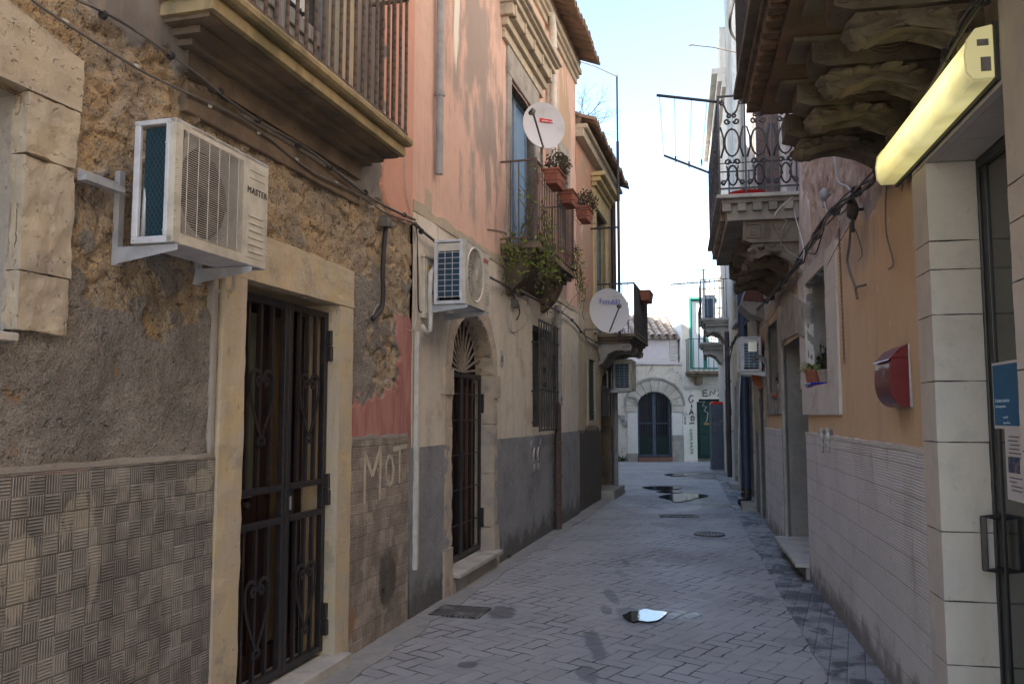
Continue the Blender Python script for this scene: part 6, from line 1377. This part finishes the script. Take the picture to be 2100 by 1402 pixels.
mb.prism(lid, 'x', mx0 - .004, mx1 + .004); side = [(0, zb_ + mh*.78), (-Dm*.86, zb_ + mh*.78), (-Dm*.5, zb_ + mh*.90), (0, zb_ + mh*.96)]; mb.prism(side, 'x', mx0 + .008, mx0 + .012); mb.prism(side, 'x', mx1 - .012, mx1 - .008); part('lid', mb, md, t, bevel=.002)
mb = MB(); mb.box(mx1 - .0, mx1 + .006, -.012, 0, zb_, zb_ + mh); mb.lathe([(.011, 0), (.011, .008), (.006, .012)], 16, Matrix.Translation((mx0 + mw*.40, -Dm*.965, zb_ + mh*.66)) @ Matrix.Rotation(math.pi/2, 4, 'X')); part('lock', mb, M['galv'], t)
mb = MB(); mb.box(mx0 + mw*.55, mx0 + mw*.72, -Dm*.985 - .003, -Dm*.9, zb_ + mh*.50, zb_ + mh*.60)
for q in (.3, .55): mb.box(mx0 + mw*q, mx0 + mw*q + .05, -Dm*.80 - .004, -Dm*.6, zb_ + mh*.14, zb_ + mh*.19)
part('name_slot', mb, M['cable'], t)
# fluorescent lamp above the shop door
lx0, lx1, lz0, lz1, ld = zr(4.52), zr(3.06), 2.86, 3.07, .15
t = thing('wall_lamp', 'long lit yellowish fluorescent lamp above the shop door', 'lamp', FR, ((lx0+lx1)/2, -.04, lz0))
pr = [(-.05, lz0 + .004), (-ld*.82, lz0 + .004), (-ld*.86, lz0 + .012), (-ld*.97, lz0 + .035), (-ld, lz0 + .10), (-ld*.93, lz0 + .16), (-ld*.74, lz0 + .198), (-.05, lz1)]
mb = MB(); mb.prism(pr, 'x', lx0 + .01, lx1 - .012)
m = Mt('lit_diffuser', (.75,.70,.45), .4); x, y, z = m.xyz(); f_ = m.noise(1.6, 4.); g_ = m.ramp(m.mth('ABSOLUTE', m.mth('SUBTRACT', z, .11)), .0, .12, 1.4, .35)
m.put(m.b.inputs['Emission Color'], m.mix((1., .84, .27), (1., .91, .40), m.ramp(f_, .35, .6))); ends = m.ramp(m.mth('ABSOLUTE', x), .45, .74, 1., .55); m.put(m.b.inputs['Emission Strength'], m.mth('MULTIPLY', m.mth('MULTIPLY', g_, m.mth('MULTIPLY', ends, m.ramp(m.noise(7., 5., (1, 1, 3)), .3, .7, .8, 1.12))), .33)); lampm = m.end()
part('diffuser', mb, lampm, t, smooth='a', bevel=.006)
m = Mt('lamp_end_plastic', (.62,.58,.36), .5); m.blot((.35,.33,.2), 9., .6, .68); m.put(m.b.inputs['Emission Color'], (1., .88, .4)); m.put(m.b.inputs['Emission Strength'], .07)
mb = MB(); pe = [(p[0]*1.02, lz0 + (p[1]-lz0)*1.02) for p in pr]; mb.prism(pe, 'x', lx1 - .012, lx1 + .012); mb.prism(pe, 'x', lx0 - .012, lx0 + .01); part('end_cap', mb, m.end(), t, bevel=.006)
mb = MB()
mb = MB(); mb.box(lx1 + .0125, lx1 + .015, -.10, -.065, lz0 + .03, lz0 + .085); mb.box(lx1 + .0125, lx1 + .015, -.11, -.07, lz0 + .13, lz0 + .155); part('cap_socket', mb, M['cable'], t)
mb = MB(); mb.box(lx0 - .012, lx1 + .02, -.05, -.036, lz0 - .01, lz1 + .012); part('back_plate', mb, M['cabledark'], t)
# oval shoe-like vents on the dado
for k, (px, lab) in enumerate(((1687, 'left scuffed white oval vent above the ribbed dado'), (1700, 'right scuffed white oval vent above the ribbed dado'))):
    x, z = R(px, 903, .035); t = thing('vent_cover', lab, 'vent', FR, (x, -.03, z), 'scuffed oval vents on the ribbed dado'); mb = MB()
    mb.tube([(x + .034*math.cos(a), -.045, z + .095*math.sin(a)) for a in [2*math.pi*i/20 for i in range(20)]], .014, 6, closed=True); m = plaster('scuffed_white', (.62,.6,.56), (.3,.29,.27), (.08,.08,.08), .8, 30.) ; part('rim', mb, m.end(), t, smooth=True)
    mb = MB(); mb.prism([(x + .03*math.cos(a), z + .09*math.sin(a)) for a in [2*math.pi*i/16 for i in range(16)]], 'y', -.036, .0); part('grille', mb, M['cable'], t)
# number tile
x, z = R(1643, 641, .012); t = thing('number_plaque', 'oval white number tile between the doorway and the window', 'number plate', FR, (x, 0, z)); mb = MB(); mb.prism([(x + .05*math.cos(a), z + .1*math.sin(a)*.9) for a in [2*math.pi*i/16 for i in range(16)]], 'y', -.015, .01); part('plate', mb, M['marble'], t, bevel=.003)
# chain
cx0, cz0 = R(1722, 470, .03); cx1, cz1 = R(1742, 745, .03); n = 62; mb = MB()
for k in range(n):
    q = k / n; p = Vector((cx0 + (cx1 - cx0) * q * .2, -.035, cz0 + (cz1 - cz0) * q)); hor = k % 2
    pts = [(p.x + (0 if hor else .007*math.cos(a)), p.y + (.007*math.cos(a) if hor else 0), p.z + .013*math.sin(a)) for a in [2*math.pi*i/8 for i in range(8)]]; mb.tube(pts, .0025, 4, closed=True)
solo('chain', mb, M['rust'], 'rusty chain hanging down the orange wall from the cable bundle', 'chain', FR, (cx0, -.035, cz1))
# electric meter cabinet by the cream wall
xa, za = L(858, 525, .0); xb, zb = L(884, 655, 0); xa = L(858, 600)[0]; xb = L(882, 600)[0]; za = L(870, 533)[1]; zb = L(870, 655)[1]
t = thing('meter_cabinet', 'cream meter cabinet with yellow sticker beside the middle air conditioner', 'meter cabinet', FL, ((xa+xb)/2, -.02, zb)); mb = MB(); mb.box(xa, xb, -.055, -.01, zb, za); mb.box(xa - .015, xb + .015, -.06, -.01, za, za + .02); part('case', mb, M['acpanel'], t, bevel=.005)
mb = MB(); mb.box(xa + .03, xb - .03, -.062, -.055, zb + .04, za - .03); part('door', mb, M['acpanel'], t, bevel=.004); mb = MB(); mb.box(xa + .06, xa + .16, -.0635, -.062, za - .12, za - .06); part('sticker', mb, Mt('yellow_sticker', (.55,.33,.03), .6).end(), t)
mb = MB(); mb.box(xa + .08, xb - .06, -.12, -.062, zb + .22, zb + .36); part('meter_box', mb, M['greypipe'], t, bevel=.01)
# white trunking and pipe loops round it
x = L(855, 900, .05)[0]; zt_ = L(855, 680, .05)[1]; zb_ = L(855, 1166, .05)[1]; mb = MB(); mb.box(x - .03, x + .01, -.07, -.03, zb_, zt_)
solo('cable_trunking', mb, M['whitepipe'], 'long straight white cable trunking on the grey stucco base', 'cable trunking', FL, (x, -.05, zb_), bevel=.004)
xp = L(888, 600, .1)[0]; mb = MB(); P_ = [L(897, 545, .12), L(889, 560, .12), L(884, 600, .1), L(883, 640, .08), L(878, 680, .06), L(872, 684, .06), L(862, 668, .05)]
mb.tube([(a, -.1 + .006*i, b) for i, (a, b) in enumerate(P_)], .022, 10); solo('conduit', mb, M['whitepipe'], 'bent pale conduit behind the middle air conditioner', 'conduit', FL, (P_[0][0], -.1, P_[-1][1]), smooth=True)
# ================================================================ cables
def smooth_pts(pts, sub=5):
    P = [Vector(p) for p in pts]; out = []
    for i in range(len(P) - 1):
        p0, p1, p2, p3 = P[max(0, i-1)], P[i], P[i+1], P[min(len(P)-1, i+2)]
        for k in range(sub): t = k / sub; out.append(.5 * ((2*p1) + (p2-p0)*t + (2*p0-5*p1+4*p2-p3)*t*t + (3*p1-p0-3*p2+p3)*t**3))
    return out + [P[-1]]
def cable(name, fn, F, px, label, r=.008, d=.04, mat=None, cat='cable', n=1, spread=.012, group=None, clips=False, ret=False):
    pts = [(fn(p[0], p[1], p[2] if len(p) > 2 else d)) + ((p[2] if len(p) > 2 else d),) for p in px]; pts = [(a, -c, b) for a, b, c in pts]
    if n == 1 and not clips:
        mb = MB(); mb.tube(smooth_pts(pts), r, 7); return solo(name, mb, mat or M['cable'], label, cat, F, pts[0], group, smooth=True)
    t = thing(name, label, cat, F, pts[0], group)
    for k in range(n):
        ph = random.uniform(0, 6); mb = MB(); sp = smooth_pts(pts)
        mb.tube([(p.x + spread * .4 * math.sin(i*.7 + ph), p.y - spread * abs(math.sin(i * .23 + ph * 2)), p.z + spread * math.sin(i * .31 + ph)) for i, p in enumerate(sp)], r * random.uniform(.7, 1.15), 6); part('strand', mb, [mat or M['cable'], M['cable'] if n == 2 else M['cabledark'], M['cable']][k % 3] if not clips else (mat or M['cable']), t, smooth=True)
    mb = MB(); sp = smooth_pts(pts)
    for i in range(3, len(sp), 5): p = sp[i]; dd = (sp[min(i+1, len(sp)-1)] - sp[i-1]).normalized(); w_ = spread if n > 1 else 0; mb.tube([p - dd*.009 + Vector((0, -w_*.4, 0)), p + dd*.009 + Vector((0, -w_*.4, 0))], r * 1.25 + w_, 8)
    part('tie', mb, M['whitepipe'] if clips else M['cabledark'], t); return t
cable('cable', L, FL, [(20,-40),(60,0),(190,80),(340,172),(480,243),(560,292),(640,350),(720,392),(790,440),(846,458)], 'thick clipped cable running down the rubble wall past the top of the large air conditioner', .0085, .03, clips=True)
cable('cable_bundle', L, FL, [(120,-30),(150,0),(260,58),(400,150),(480,212),(560,268),(640,318),(700,362),(780,415),(850,452)], 'paired grey cables crossing the rubble wall under the big balcony', .006, .045, n=2, spread=.012)
cable('cable_bundle', L, FL, [(846,458),(880,490,.06),(940,535,.07),(1002,566,.08),(1050,592,.07),(1085,610,.06),(1130,632,.17),(1160,645,.06),(1180,665,.05),(1200,690,.05),(1235,708,.05),(1258,722,.05)], 'dark sagging cable bundle across the cream wall from the middle air conditioner to the corner', .0085, .05, n=3, spread=.014)
cable('cable', L, FL, [(852,456,.04),(854,520,.05),(850,570,.05),(853,640,.05),(848,676,.05),(856,682,.04)], 'white wire dropping down the edge of the rubble wall', .004, .05, M['cablewhite'])
cable('cable', L, FL, [(854,456,.04),(857,560,.05),(858,630,.05),(864,640,.05)], 'dark wire dropping beside the meter cabinet', .007, .05, M['cabledark'])
cable('hanging_cable', L, FL, [(793,455,.03),(788,500,.04),(785,560,.05),(786,600,.05),(782,632,.05),(764,654,.05)], 'fat black hanging cable with a hooked end on the rubble wall', .018, .05, M['cabledark'])
cable('cable', L, FL, [(764,650,.02),(772,628,.02),(790,622,.02),(815,645,.02),(836,676,.02),(850,672,.04),(855,640,.04)], 'thin white wire looping across the rubble below the black cable', .0035, .02, M['cablewhite'])
cable('cable', L, FL, [(823,0,.05),(826,160,.05),(830,330,.04),(834,400,.03),(846,452,.03)], 'thin white wire falling past the end of the big balcony', .0045, .05, M['cablewhite'])
cable('cable', L, FL, [(1045,600,.03),(1040,650,.03),(1050,680,.03),(1075,668,.03),(1088,636,.03),(1080,610,.03)], 'pale wire loop beside the barred window', .004, .03, M['cablewhite'])
cable('cable', L, FL, [(1052,604,.04),(1060,620,.04),(1066,640,.04),(1060,655,.04)], 'short green wire end beside the barred window', .008, .03, M['woodgreen'])
cable('cable', L, FL, [(1000,470,.01),(1040,480,.01),(1052,520,.01),(1050,565,.02)], 'old grey wire stapled below the planted balcony', .005, .01)
cable('drain_hose', L, FL, [(480,560,.12),(478,590,.06),(470,600,.03),(440,596,.01)], 'short white drain hose under the large air conditioner', .009, .05, M['cablewhite'])
cable('cable', L, FL, [(900,640,.05),(890,700,.04),(880,690,.03),(872,655,.05)], 'slack thin wire below the middle air conditioner', .0035, .05, M['cablewhite'])
cable('cable', L, FL, [(1085,612,.04),(1078,640,.03),(1092,660,.03),(1083,690,.02),(1052,684,.02),(1048,640,.03)], 'pale looped wire left of the barred window', .0035, .04, M['cablewhite'])
cable('cable', L, FL, [(1197,676,.03),(1205,700,.03),(1222,712,.03),(1232,745,.04),(1240,760,.04)], 'black wire from the lower dish bracket to the corner doorway', .007, .04, M['cabledark'])
cable('cable', L, FL, [(1100,322,.42),(1098,380,.40),(1092,440,.3),(1068,500,.05),(1062,590,.03)], 'thin aerial wire dropping from the upper dish past the planted balcony', .004, .05, M['cabledark'])
cable('cable', R, FR, [(1640,560,.05),(1625,590,.05),(1606,600,.05),(1596,620,.05),(1582,650,.05),(1560,668,.06),(1535,690,.1)], 'thin grey wire sagging under the cable tangle above the doorways', .005, .05)
cable('cable', R, FR, [(1690,468,.05),(1680,500,.05),(1672,520,.05),(1655,520,.05),(1648,540,.06)], 'slack loop of black wire beside the window surround', .006, .05, M['cabledark'])
cable('cable', R, FR, [(1508,690,.2),(1500,720,.2),(1494,760,.16),(1496,800,.12),(1500,850,.06)], 'dark wire drooping to the black drainpipe at the far right', .012, .1, M['cabledark'])
cable('cable', R, FR, [(1744,456,.05),(1758,480,.04),(1768,520,.03),(1760,535,.03)], 'short frayed wire right of the chain', .003, .04, M['cabledark'])
for (px, py, d, lab, s) in ((1056, 622, .05, 'small junction box beside the barred window', .06), (792, 456, .04, 'dark junction box above the hanging black cable', .045)):
    x, z = L(px, py, d); mb = MB(); mb.box(x - s, x + s, -d - .03, -.005, z - s*.8, z + s*.8); mb.blob((x + s*.3, -d - .04, z - s*.5), (s*.5, .02, s*.5), 8, .2); solo('junction_box', mb, M['cable'], lab, 'junction box', FL, (x, 0, z), bevel=.006)
# right side bundle
cable('cable_bundle', R, FR, [(2060,-60,.06),(1990,40,.06),(1930,160,.07),(1870,262,.07),(1832,318,.08),(1790,368,.08),(1742,408,.08),(1700,450,.09),(1662,505,.09),(1628,555,.08),(1596,590,.08),(1560,632,.08),(1536,655,.1),(1512,690,.12),(1500,712,.1),(1488,740,.08)], 'heavy tangle of black cables running the length of the right-hand walls', .0085, .07, n=6, spread=.028)
cable('hanging_cable', R, FR, [(1745,455,.06),(1742,500,.05),(1738,540,.04),(1752,585,.04),(1758,612,.04),(1756,590,.045),(1775,584,.03)], 'stiff grey cable with a hook on the orange wall', .009, .05)
cable('hanging_cable', R, FR, [(1820,362,.02),(1816,420,.02),(1818,480,.02),(1832,538,.02),(1822,552,.03)], 'thin cable ending at a nail between the chain and the pilaster', .005, .02)
cable('cable', R, FR, [(1706,262,.02),(1712,320,.03),(1718,370,.03),(1740,385,.04),(1744,410,.05),(1728,436,.05),(1700,440,.05),(1690,412,.05)], 'pale grey conduit curving down the bare plaster', .008, .03, M['greypipe'])
cable('cable', R, FR, [(1624,405,.5),(1596,430,.6),(1590,445,.62),(1612,452,.5),(1602,480,.5),(1606,505,.4),(1645,530,.2),(1646,500,.1),(1630,440,.1),(1626,412,.15)], 'white wire dangling in loops from the scrollwork balcony', .004, .3, M['cablewhite'])
cable('cable', R, FR, [(1696,545,.05),(1720,500,.05),(1745,458,.06)], 'thin rusty wire slanting across the orange wall', .003, .05, M['rust'])
cable('cable', R, FR, [(1505,0,.5),(1497,40,.55),(1500,68,.5),(1512,85,.3)], 'loose black cable bowing out at the top of the right-hand walls', .02, .5, M['cabledark'])
for (px, py, d, lab, s, mt) in ((1690, 400, .05, 'grey round junction box on the bare plaster', .05, M['greypipe']), (1748, 430, .07, 'dark lump of connectors where the cable tangle meets the wall', .07, M['cabledark']), (1538, 650, .1, 'cluster of dark connectors above the right-hand air conditioner', .09, M['cabledark'])):
    x, z = R(px, py, d); mb = MB(); mb.blob((x, -d, z), (s, .04, s * 1.1), 10, .12); mb.bar((x, -d, z - s*.5), (x, -d, z - s*2.2), .012, 6); mb.bar((x, 0, z), (x, -d, z), .012, 6); solo('junction_box', mb, mt, lab, 'junction box', FR, (x, 0, z), smooth=True)
# ================================================================ plants
def planter(label, F, x0, x1, y0, y1, z, h, rim=.02, mat=None, group=None):
    t = thing('flower_box', label, 'flower box', F, ((x0+x1)/2, (y0+y1)/2, z), group); mb = MB(); k = .04; n = 4
    o0 = [(x0+k, y0+k*.6, z), (x1-k, y0+k*.6, z), (x1-k, y1-k*.6, z), (x0+k, y1-k*.6, z)]; o1 = [(x0, y0, z+h-rim), (x1, y0, z+h-rim), (x1, y1, z+h-rim), (x0, y1, z+h-rim)]
    mb.add(o0 + o1, [(3,2,1,0), (0,1,5,4), (1,2,6,5), (2,3,7,6), (3,0,4,7), (4,5,6,7)]); mb.box(x0-.012, x1+.012, y0-.012, y1+.012, z+h-rim, z+h); part('box', mb, mat or M['terracotta'], t, bevel=.005)
    mb = MB(); mb.box(x0+.01, x1-.01, y0+.01, y1-.01, z+h+.0005, z+h+.004); part('soil', mb, Mt('soil', (.03,.02,.015), .95).end(), t); return t
def bush(mb, c, r, n, size, stems=None, droop=0.):
    for k in range(n):
        v = Vector((random.gauss(0,1), random.gauss(0,1), random.gauss(0,1))).normalized() * random.uniform(.25, 1) ** .5
        mb.leaf((c[0]+v.x*r[0], c[1]+v.y*r[1], c[2]+v.z*r[2] - droop*v.length*r[2]), size)
def plant(label, F, c, r, n, size, mat, cat='plant', parent_loc=None, name='potted_plant'):
    t = thing(name, label, cat, F, (c[0], c[1], c[2]-r[2])); mb = MB(); bush(mb, c, r, n, size); part('leaves', mb, mat, t); mb = MB()
    for k in range(12):
        v = Vector((random.gauss(0,1), random.gauss(0,1), abs(random.gauss(0,1)))).normalized(); mb.tube([(c[0]+v.x*.02, c[1]+v.y*.02, c[2]-r[2]), (c[0]+v.x*r[0]*.4, c[1]+v.y*r[1]*.4, c[2]-r[2]*.2), (c[0]+v.x*r[0]*.9, c[1]+v.y*r[1]*.9, c[2]+v.z*r[2]*.7)], [.006,.004,.002], 5)
    part('stems', mb, M['bark'], t); return t
for k, (px, py, lab, labp) in enumerate(((1122, 372, 'nearest terracotta flower box hung outside the planted balcony', 'dry brown bush in the nearest flower box'), (1155, 415, 'middle terracotta flower box hung lower on the planted balcony', None), (1188, 447, 'farthest terracotta flower box hung on the planted balcony', 'brown succulent bush in the farthest flower box'))):
    x, z = L(px, py, .5); w_ = .46 if k != 1 else .42
    if k == 0: x += .05
    tt = planter(lab, FL, x, x + w_, -.62, -.44, z, .17, group='terracotta flower boxes on the planted balcony'); mb = MB()
    for zz in (z + .02, z + .10): mb.tube([(x-.02, -.645, zz), (x+w_+.02, -.645, zz), (x+w_+.02, -.41, zz), (x-.02, -.41, zz)], .004, 5, closed=True)
    part('wire_holder', mb, M['iron'], tt)
    if labp: plant(labp, FL, (x + w_*.6, -.55, z + .28), (.24, .16, .17), 520, .05, M['succulent'])
# climbing vine over the balcony
t = thing('climbing_vine', 'yellow-green vine trailing over the railing and slab of the planted balcony', 'vine', FL, (b0 + .1, -.3, 3.5)); mb = MB(); tw = MB(); random.seed(11)
def trail(a, b, sag, n, spread, size=.056, lm=1.):
    a, b = Vector(a), Vector(b); pts = []; w1 = Vector((random.uniform(-1,1), random.uniform(-.6,.3), random.uniform(-1,1))) * spread
    for k in range(13): t_ = k / 12; p = a.lerp(b, t_) + w1 * math.sin(t_ * math.pi) + Vector((MN.noise(Vector((k*.5, a.x*9, 1))), MN.noise(Vector((k*.5, a.x*9, 5))) * .5, 0)) * spread * .8; p.z -= sag * math.sin(t_ * math.pi); pts.append(p)
    tw.tube(pts, .0035, 4)
    for k in range(int(n * lm * .45)): p = random.choice(pts[1:]); mb.leaf((p.x + random.gauss(0, .045), p.y + random.gauss(0, .035), p.z + random.gauss(0, .05)), size)
for k in range(22):
    s_ = random.uniform(-.28, .9) ; z_ = random.uniform(3.5, 4.1); trail((b0 + random.uniform(0, .5), -bd_ - .02, z_), (b0 + s_, -bd_ - random.uniform(.0, .12), z_ - random.uniform(.1, .9)), .05, 38 if s_ < .4 else 20, .16)
for k in range(12): trail((b0 - .0, -random.uniform(.05, bd_), 3.45 + random.uniform(0, .25)), (b0 - random.uniform(.0, .25), -random.uniform(.05, .4), 3.0 + random.uniform(-.15, .5)), .02, 40, .12)
for k in range(9): trail((b0 + .02, -bd_ + random.uniform(0, .3), 3.5), (b0 + random.uniform(-.2, .1), -bd_ + random.uniform(-.1, .2), random.uniform(4.0, 4.6)), -.02, 16, .12)
for k in range(9): trail((b1 - .1, -bd_ - .03, 4.1 - random.uniform(0, .5)), (b1 + random.uniform(0, .35), -bd_ - .08, 2.9 + random.uniform(0, .5)), .05, 26, .12)
for k in range(6): trail((b1, -bd_, 3.9), (b1 + random.uniform(.4, 1.4), -random.uniform(.1, .5), 3.3 + random.uniform(-.3, .8)), .1, 5, .2)
part('leaves', mb, M['leaf'], t); part('stems', tw, M['bark'], t, smooth=True)
# pots in the right-hand window
x = R(1684, 780, -.1)[0]; wz = win[2] + .003
t = thing('blue_tray', 'bright blue plastic tray on the window sill', 'tray', FR, (x, .1, wz)); mb = MB(); mb.box(x - .16, x + .20, -.02, .22, wz, wz + .012); mb.tube([(x-.16, -.02, wz + .03), (x+.20, -.02, wz + .03), (x+.20, .22, wz + .03), (x-.16, .22, wz + .03)], .012, 6, closed=True); part('tray', mb, Mt('blue_plastic', (.01,.03,.35), .35).end(), t)
def pot(F, c, r, h, label, mat=None):
    t = thing('plant_pot', label, 'plant pot', F, c); mb = MB(); T_ = Matrix.Translation(c); mb.lathe([(r*.7, 0), (r*.92, h*.8), (r, h*.8), (r, h), (r*.86, h), (r*.84, h*.9), (.001, h*.9)], 24, T_); part('pot', mb, mat or M['terracotta'], t, smooth='a'); return t
def spider(F, c, n, ln, label, mat):
    t = thing('potted_plant', label, 'plant', F, c); mb = MB()
    for k in range(n):
        a = random.uniform(0, 2*math.pi); l_ = ln * random.uniform(.6, 1.1); h_ = random.uniform(.5, 1.)
        pts = [(c[0] + math.cos(a)*l_*t_*.9, c[1] + math.sin(a)*l_*t_*.7, c[2] + l_*h_*(1.5*t_ - 1.6*t_*t_)) for t_ in [q/7 for q in range(8)]]
        mb.tube(pts, [.009 * (1 - abs(2*q/7 - .7) ** 2 * .35) for q in range(8)], sec=[(-.25, -1), (.25, 0), (-.25, 1)], up=(0, 0, 1))
    part('leaves', mb, mat, t); return t
m = foliage('striped_spider_leaves', (.10,.17,.04), (.28,.30,.12))
pot(FR, (x - .04, .04, wz + .014), .085, .16, 'larger terracotta pot on the blue tray'); spider(FR, (x - .04, .04, wz + .16), 46, .24, 'arching striped spider plant in the larger window pot', m)
pot(FR, (x + .12, .12, wz + .014), .075, .15, 'weathered smaller pot at the right of the blue tray', M['rooftile2']); plant('small dark leafy plant behind the spider plant', FR, (x + .12, .12, wz + .26), (.09, .08, .11), 160, .05, M['leafdark'])
xx_ = (nar[0] + nar[1]) / 2 + .35; pot(FR, (xx_, .06, nar[2]), .07, .12, 'small white pot in the narrow window', M['steel_white']); plant('small green plant in the white pot of the narrow window', FR, (xx_, .06, nar[2] + .2), (.08, .08, .09), 120, .05, M['leafdark'])
mb = MB(); mb.box(xx_ - .25, xx_ + .3, -.07, .1, nar[2] - .05, nar[2] - .002); solo('terracotta_tray', mb, M['terracotta'], 'terracotta saucer tray on the sill of the narrow window', 'tray', FR, (xx_, 0, nar[2] - .05), bevel=.01)
# flower box on the far left balcony rail
planter('dark red flower box hung on the corner balcony rail', FL, zl(16.6), zl(17.3), -.92, -.72, 3.85, .2)
# bare shrub growing on the roof edge, weeds
t = thing('bare_shrub', 'leafless twiggy shrub rooted in the low roof edge', 'shrub', FL, (zl(14.1), .1, 6.6)); mb = MB(); random.seed(5)
def twig(p, d, l_, r, lev):
    q = p + d * l_; mid = p + d * l_ * .5 + Vector((random.gauss(0,.03), random.gauss(0,.03), random.gauss(0,.02))); mb.tube([p, mid, q], [r, r*.8, r*.6], 4)
    if lev:
        for k in range(3): twig(q if k else mid, (d + Vector((random.gauss(0,.5), random.gauss(0,.5), random.gauss(.1,.4)))).normalized(), l_ * .72, r * .6, lev - 1)
for k in range(7): twig(Vector((zl(14.0) + k*.12, .0, 6.6)), Vector((random.uniform(-.2,.9), random.uniform(-1.,.1), 1)).normalized(), .34, .008, 3)
part('branches', mb, M['bark'], t)
def weed(F, c, s, n, label): 
    t = thing('weed', label, 'weed', F, c); mb = MB()
    for k in range(n): mb.leaf((c[0] + random.gauss(0, s*.5), c[1] + random.gauss(0, s*.25), c[2] + abs(random.gauss(0, s*.35))), s*.35, (random.gauss(0,.6), random.gauss(0,.6), 1))
    part('leaves', mb, M['leafdark'], t)
x, z = B(1275, 942); weed(FB, (x, -.1, 0), .22, 120, 'low green weed at the foot of the arched house wall'); x, z = L(1035, 1137); weed(FL, (x, -.05, 0), .06, 40, 'tiny weeds by the step of the arched door')
# ================================================================ square: column, poles, aerials
cX, cY = G(1472, 962); t = thing('service_column', 'tall dark grey service column with red cap at the end of the lane', 'column', Matrix.Translation((cX, cY, 0))); mb = MB(); w_ = .19
mb.box(-w_, w_, -.13, .13, 0, 1.42); mb.box(-w_, w_, -.13, .13, 1.43, 1.9); mb.box(-w_ - .01, w_ + .01, -.14, .14, -.02, .06); part('body', mb, metal('slate_painted_steel', (.085,.10,.125), .45), t, bevel=.012)
mb = MB(); mb.prism([(-w_ - .004, 1.903), (w_ + .004, 1.903), (w_*.95, 1.97), (-w_*.5, 1.99), (-w_*.9, 1.95)], 'y', -.135, .135); part('cap', mb, Mt('red_cap', (.5,.03,.025), .4).end(), t, bevel=.006)
mb = MB()
for q in (-.09, .06): mb.box(q - .04, q + .04, -.134, -.13, 1.28, 1.35)
mb.lathe([(.03, 0), (.03, .01)], 12, Matrix.Translation((-.1, -.13, 1.15)) @ Matrix.Rotation(math.pi/2, 4, 'X')); part('badge', mb, M['cable'], t)
# mast at the corner house
mx, mz = L(1265, 155, .52); t = thing('aerial_mast', 'thin dark mast with pale cross arm rising past the corner house', 'mast', FL, (mx, -.52, 3.0)); mb = MB(); mb.tube([(mx, -.52, 2.9), (mx, -.52, 6.6)], .028, 10); mb.tube([(mx, -.52, 6.6), (mx, -.52, mz)], .017, 8); part('pole', mb, M['blackpipe'], t, smooth='a')
mb = MB(); mb.tube([(mx, -.52, mz - .02), (mx - .5, -.2, mz + .0), (mx - 1.25, .35, mz - .02)], .012, 6); mb.blob((mx, -.52, mz), (.03, .03, .04), 8); part('cross_arm', mb, M['steel_white'], t)
mb = MB()
for z in (3.4, 5.0): mb.tube([(mx, -.52, z), (mx, 0, z)], .018, 8)
part('wall_arm', mb, M['blackpipe'], t)
xx_ = L(1261, 900, .07)[0]; t = pipe('drainpipe', [(xx_, -.08, 2.7), (xx_, -.08, .12), (xx_ + .05, -.14, .05)], .055, M['greypipe'], 'pale grey drainpipe at the very corner of the left row', FL, loc=(xx_, -.08, 0)); mb = MB(); mb.tube([(xx_, -.08, 6.5), (xx_, -.08, 2.7)], .05, 10); part('dark_upper_pipe', mb, M['blackpipe'], t, smooth='a')
mb = MB(); x, z = L(1240, 825, .05); mb.box(x - .12, x + .12, -.14, 0, z - .28, z + .24); mb.prism([(0, z+.24), (-.16, z+.24), (0, z+.34)], 'x', x-.13, x+.13); solo('letterbox', mb, M['iron'], 'narrow black letterbox beside the far arched doorway', 'letterbox', FL, (x, 0, z - .28), bevel=.01)
# television aerial beyond the right-hand row
ax, az = B(1443, 582, 4.0); t = thing('television_aerial', 'dark television aerial with long comb of rods against the sky', 'aerial', FB, (ax, -4.0, 3.2)); mb = MB(); mb.tube([(ax, -4, 3.2), (ax, -4, az + .45)], .03, 8); part('pole', mb, M['blackpipe'], t)
mb = MB(); x0_ = B(1375, 585, 4.)[0]; mb.tube([(x0_, -4, az - .02), (ax + .6, -4, az + .1)], .02, 6)
for k in range(9): q = x0_ + .1 + k * .13; mb.tube([(q, -4.35, az + .01*k), (q, -3.65, az + .01*k)], .008, 4)
mb.tube([(x0_ + .15, -4, az + .45), (ax + .1, -4, az + .42)], .012, 5); part('boom', mb, M['blackpipe'], t)
ax, az = R(1512, 110, .25); mb = MB(); mb.tube([(ax, -.2, az), (ax + .1, -.62, az + .09), (ax + .2, -.98, az + .12)], .012, 6); mb.blob((ax + .2, -.98, az + .12), (.02, .04, .02), 8); solo('wall_pole', mb, M['cable'], 'short thin pole sticking out high on the far right-hand wall', 'pole', FR, (ax, 0, az))
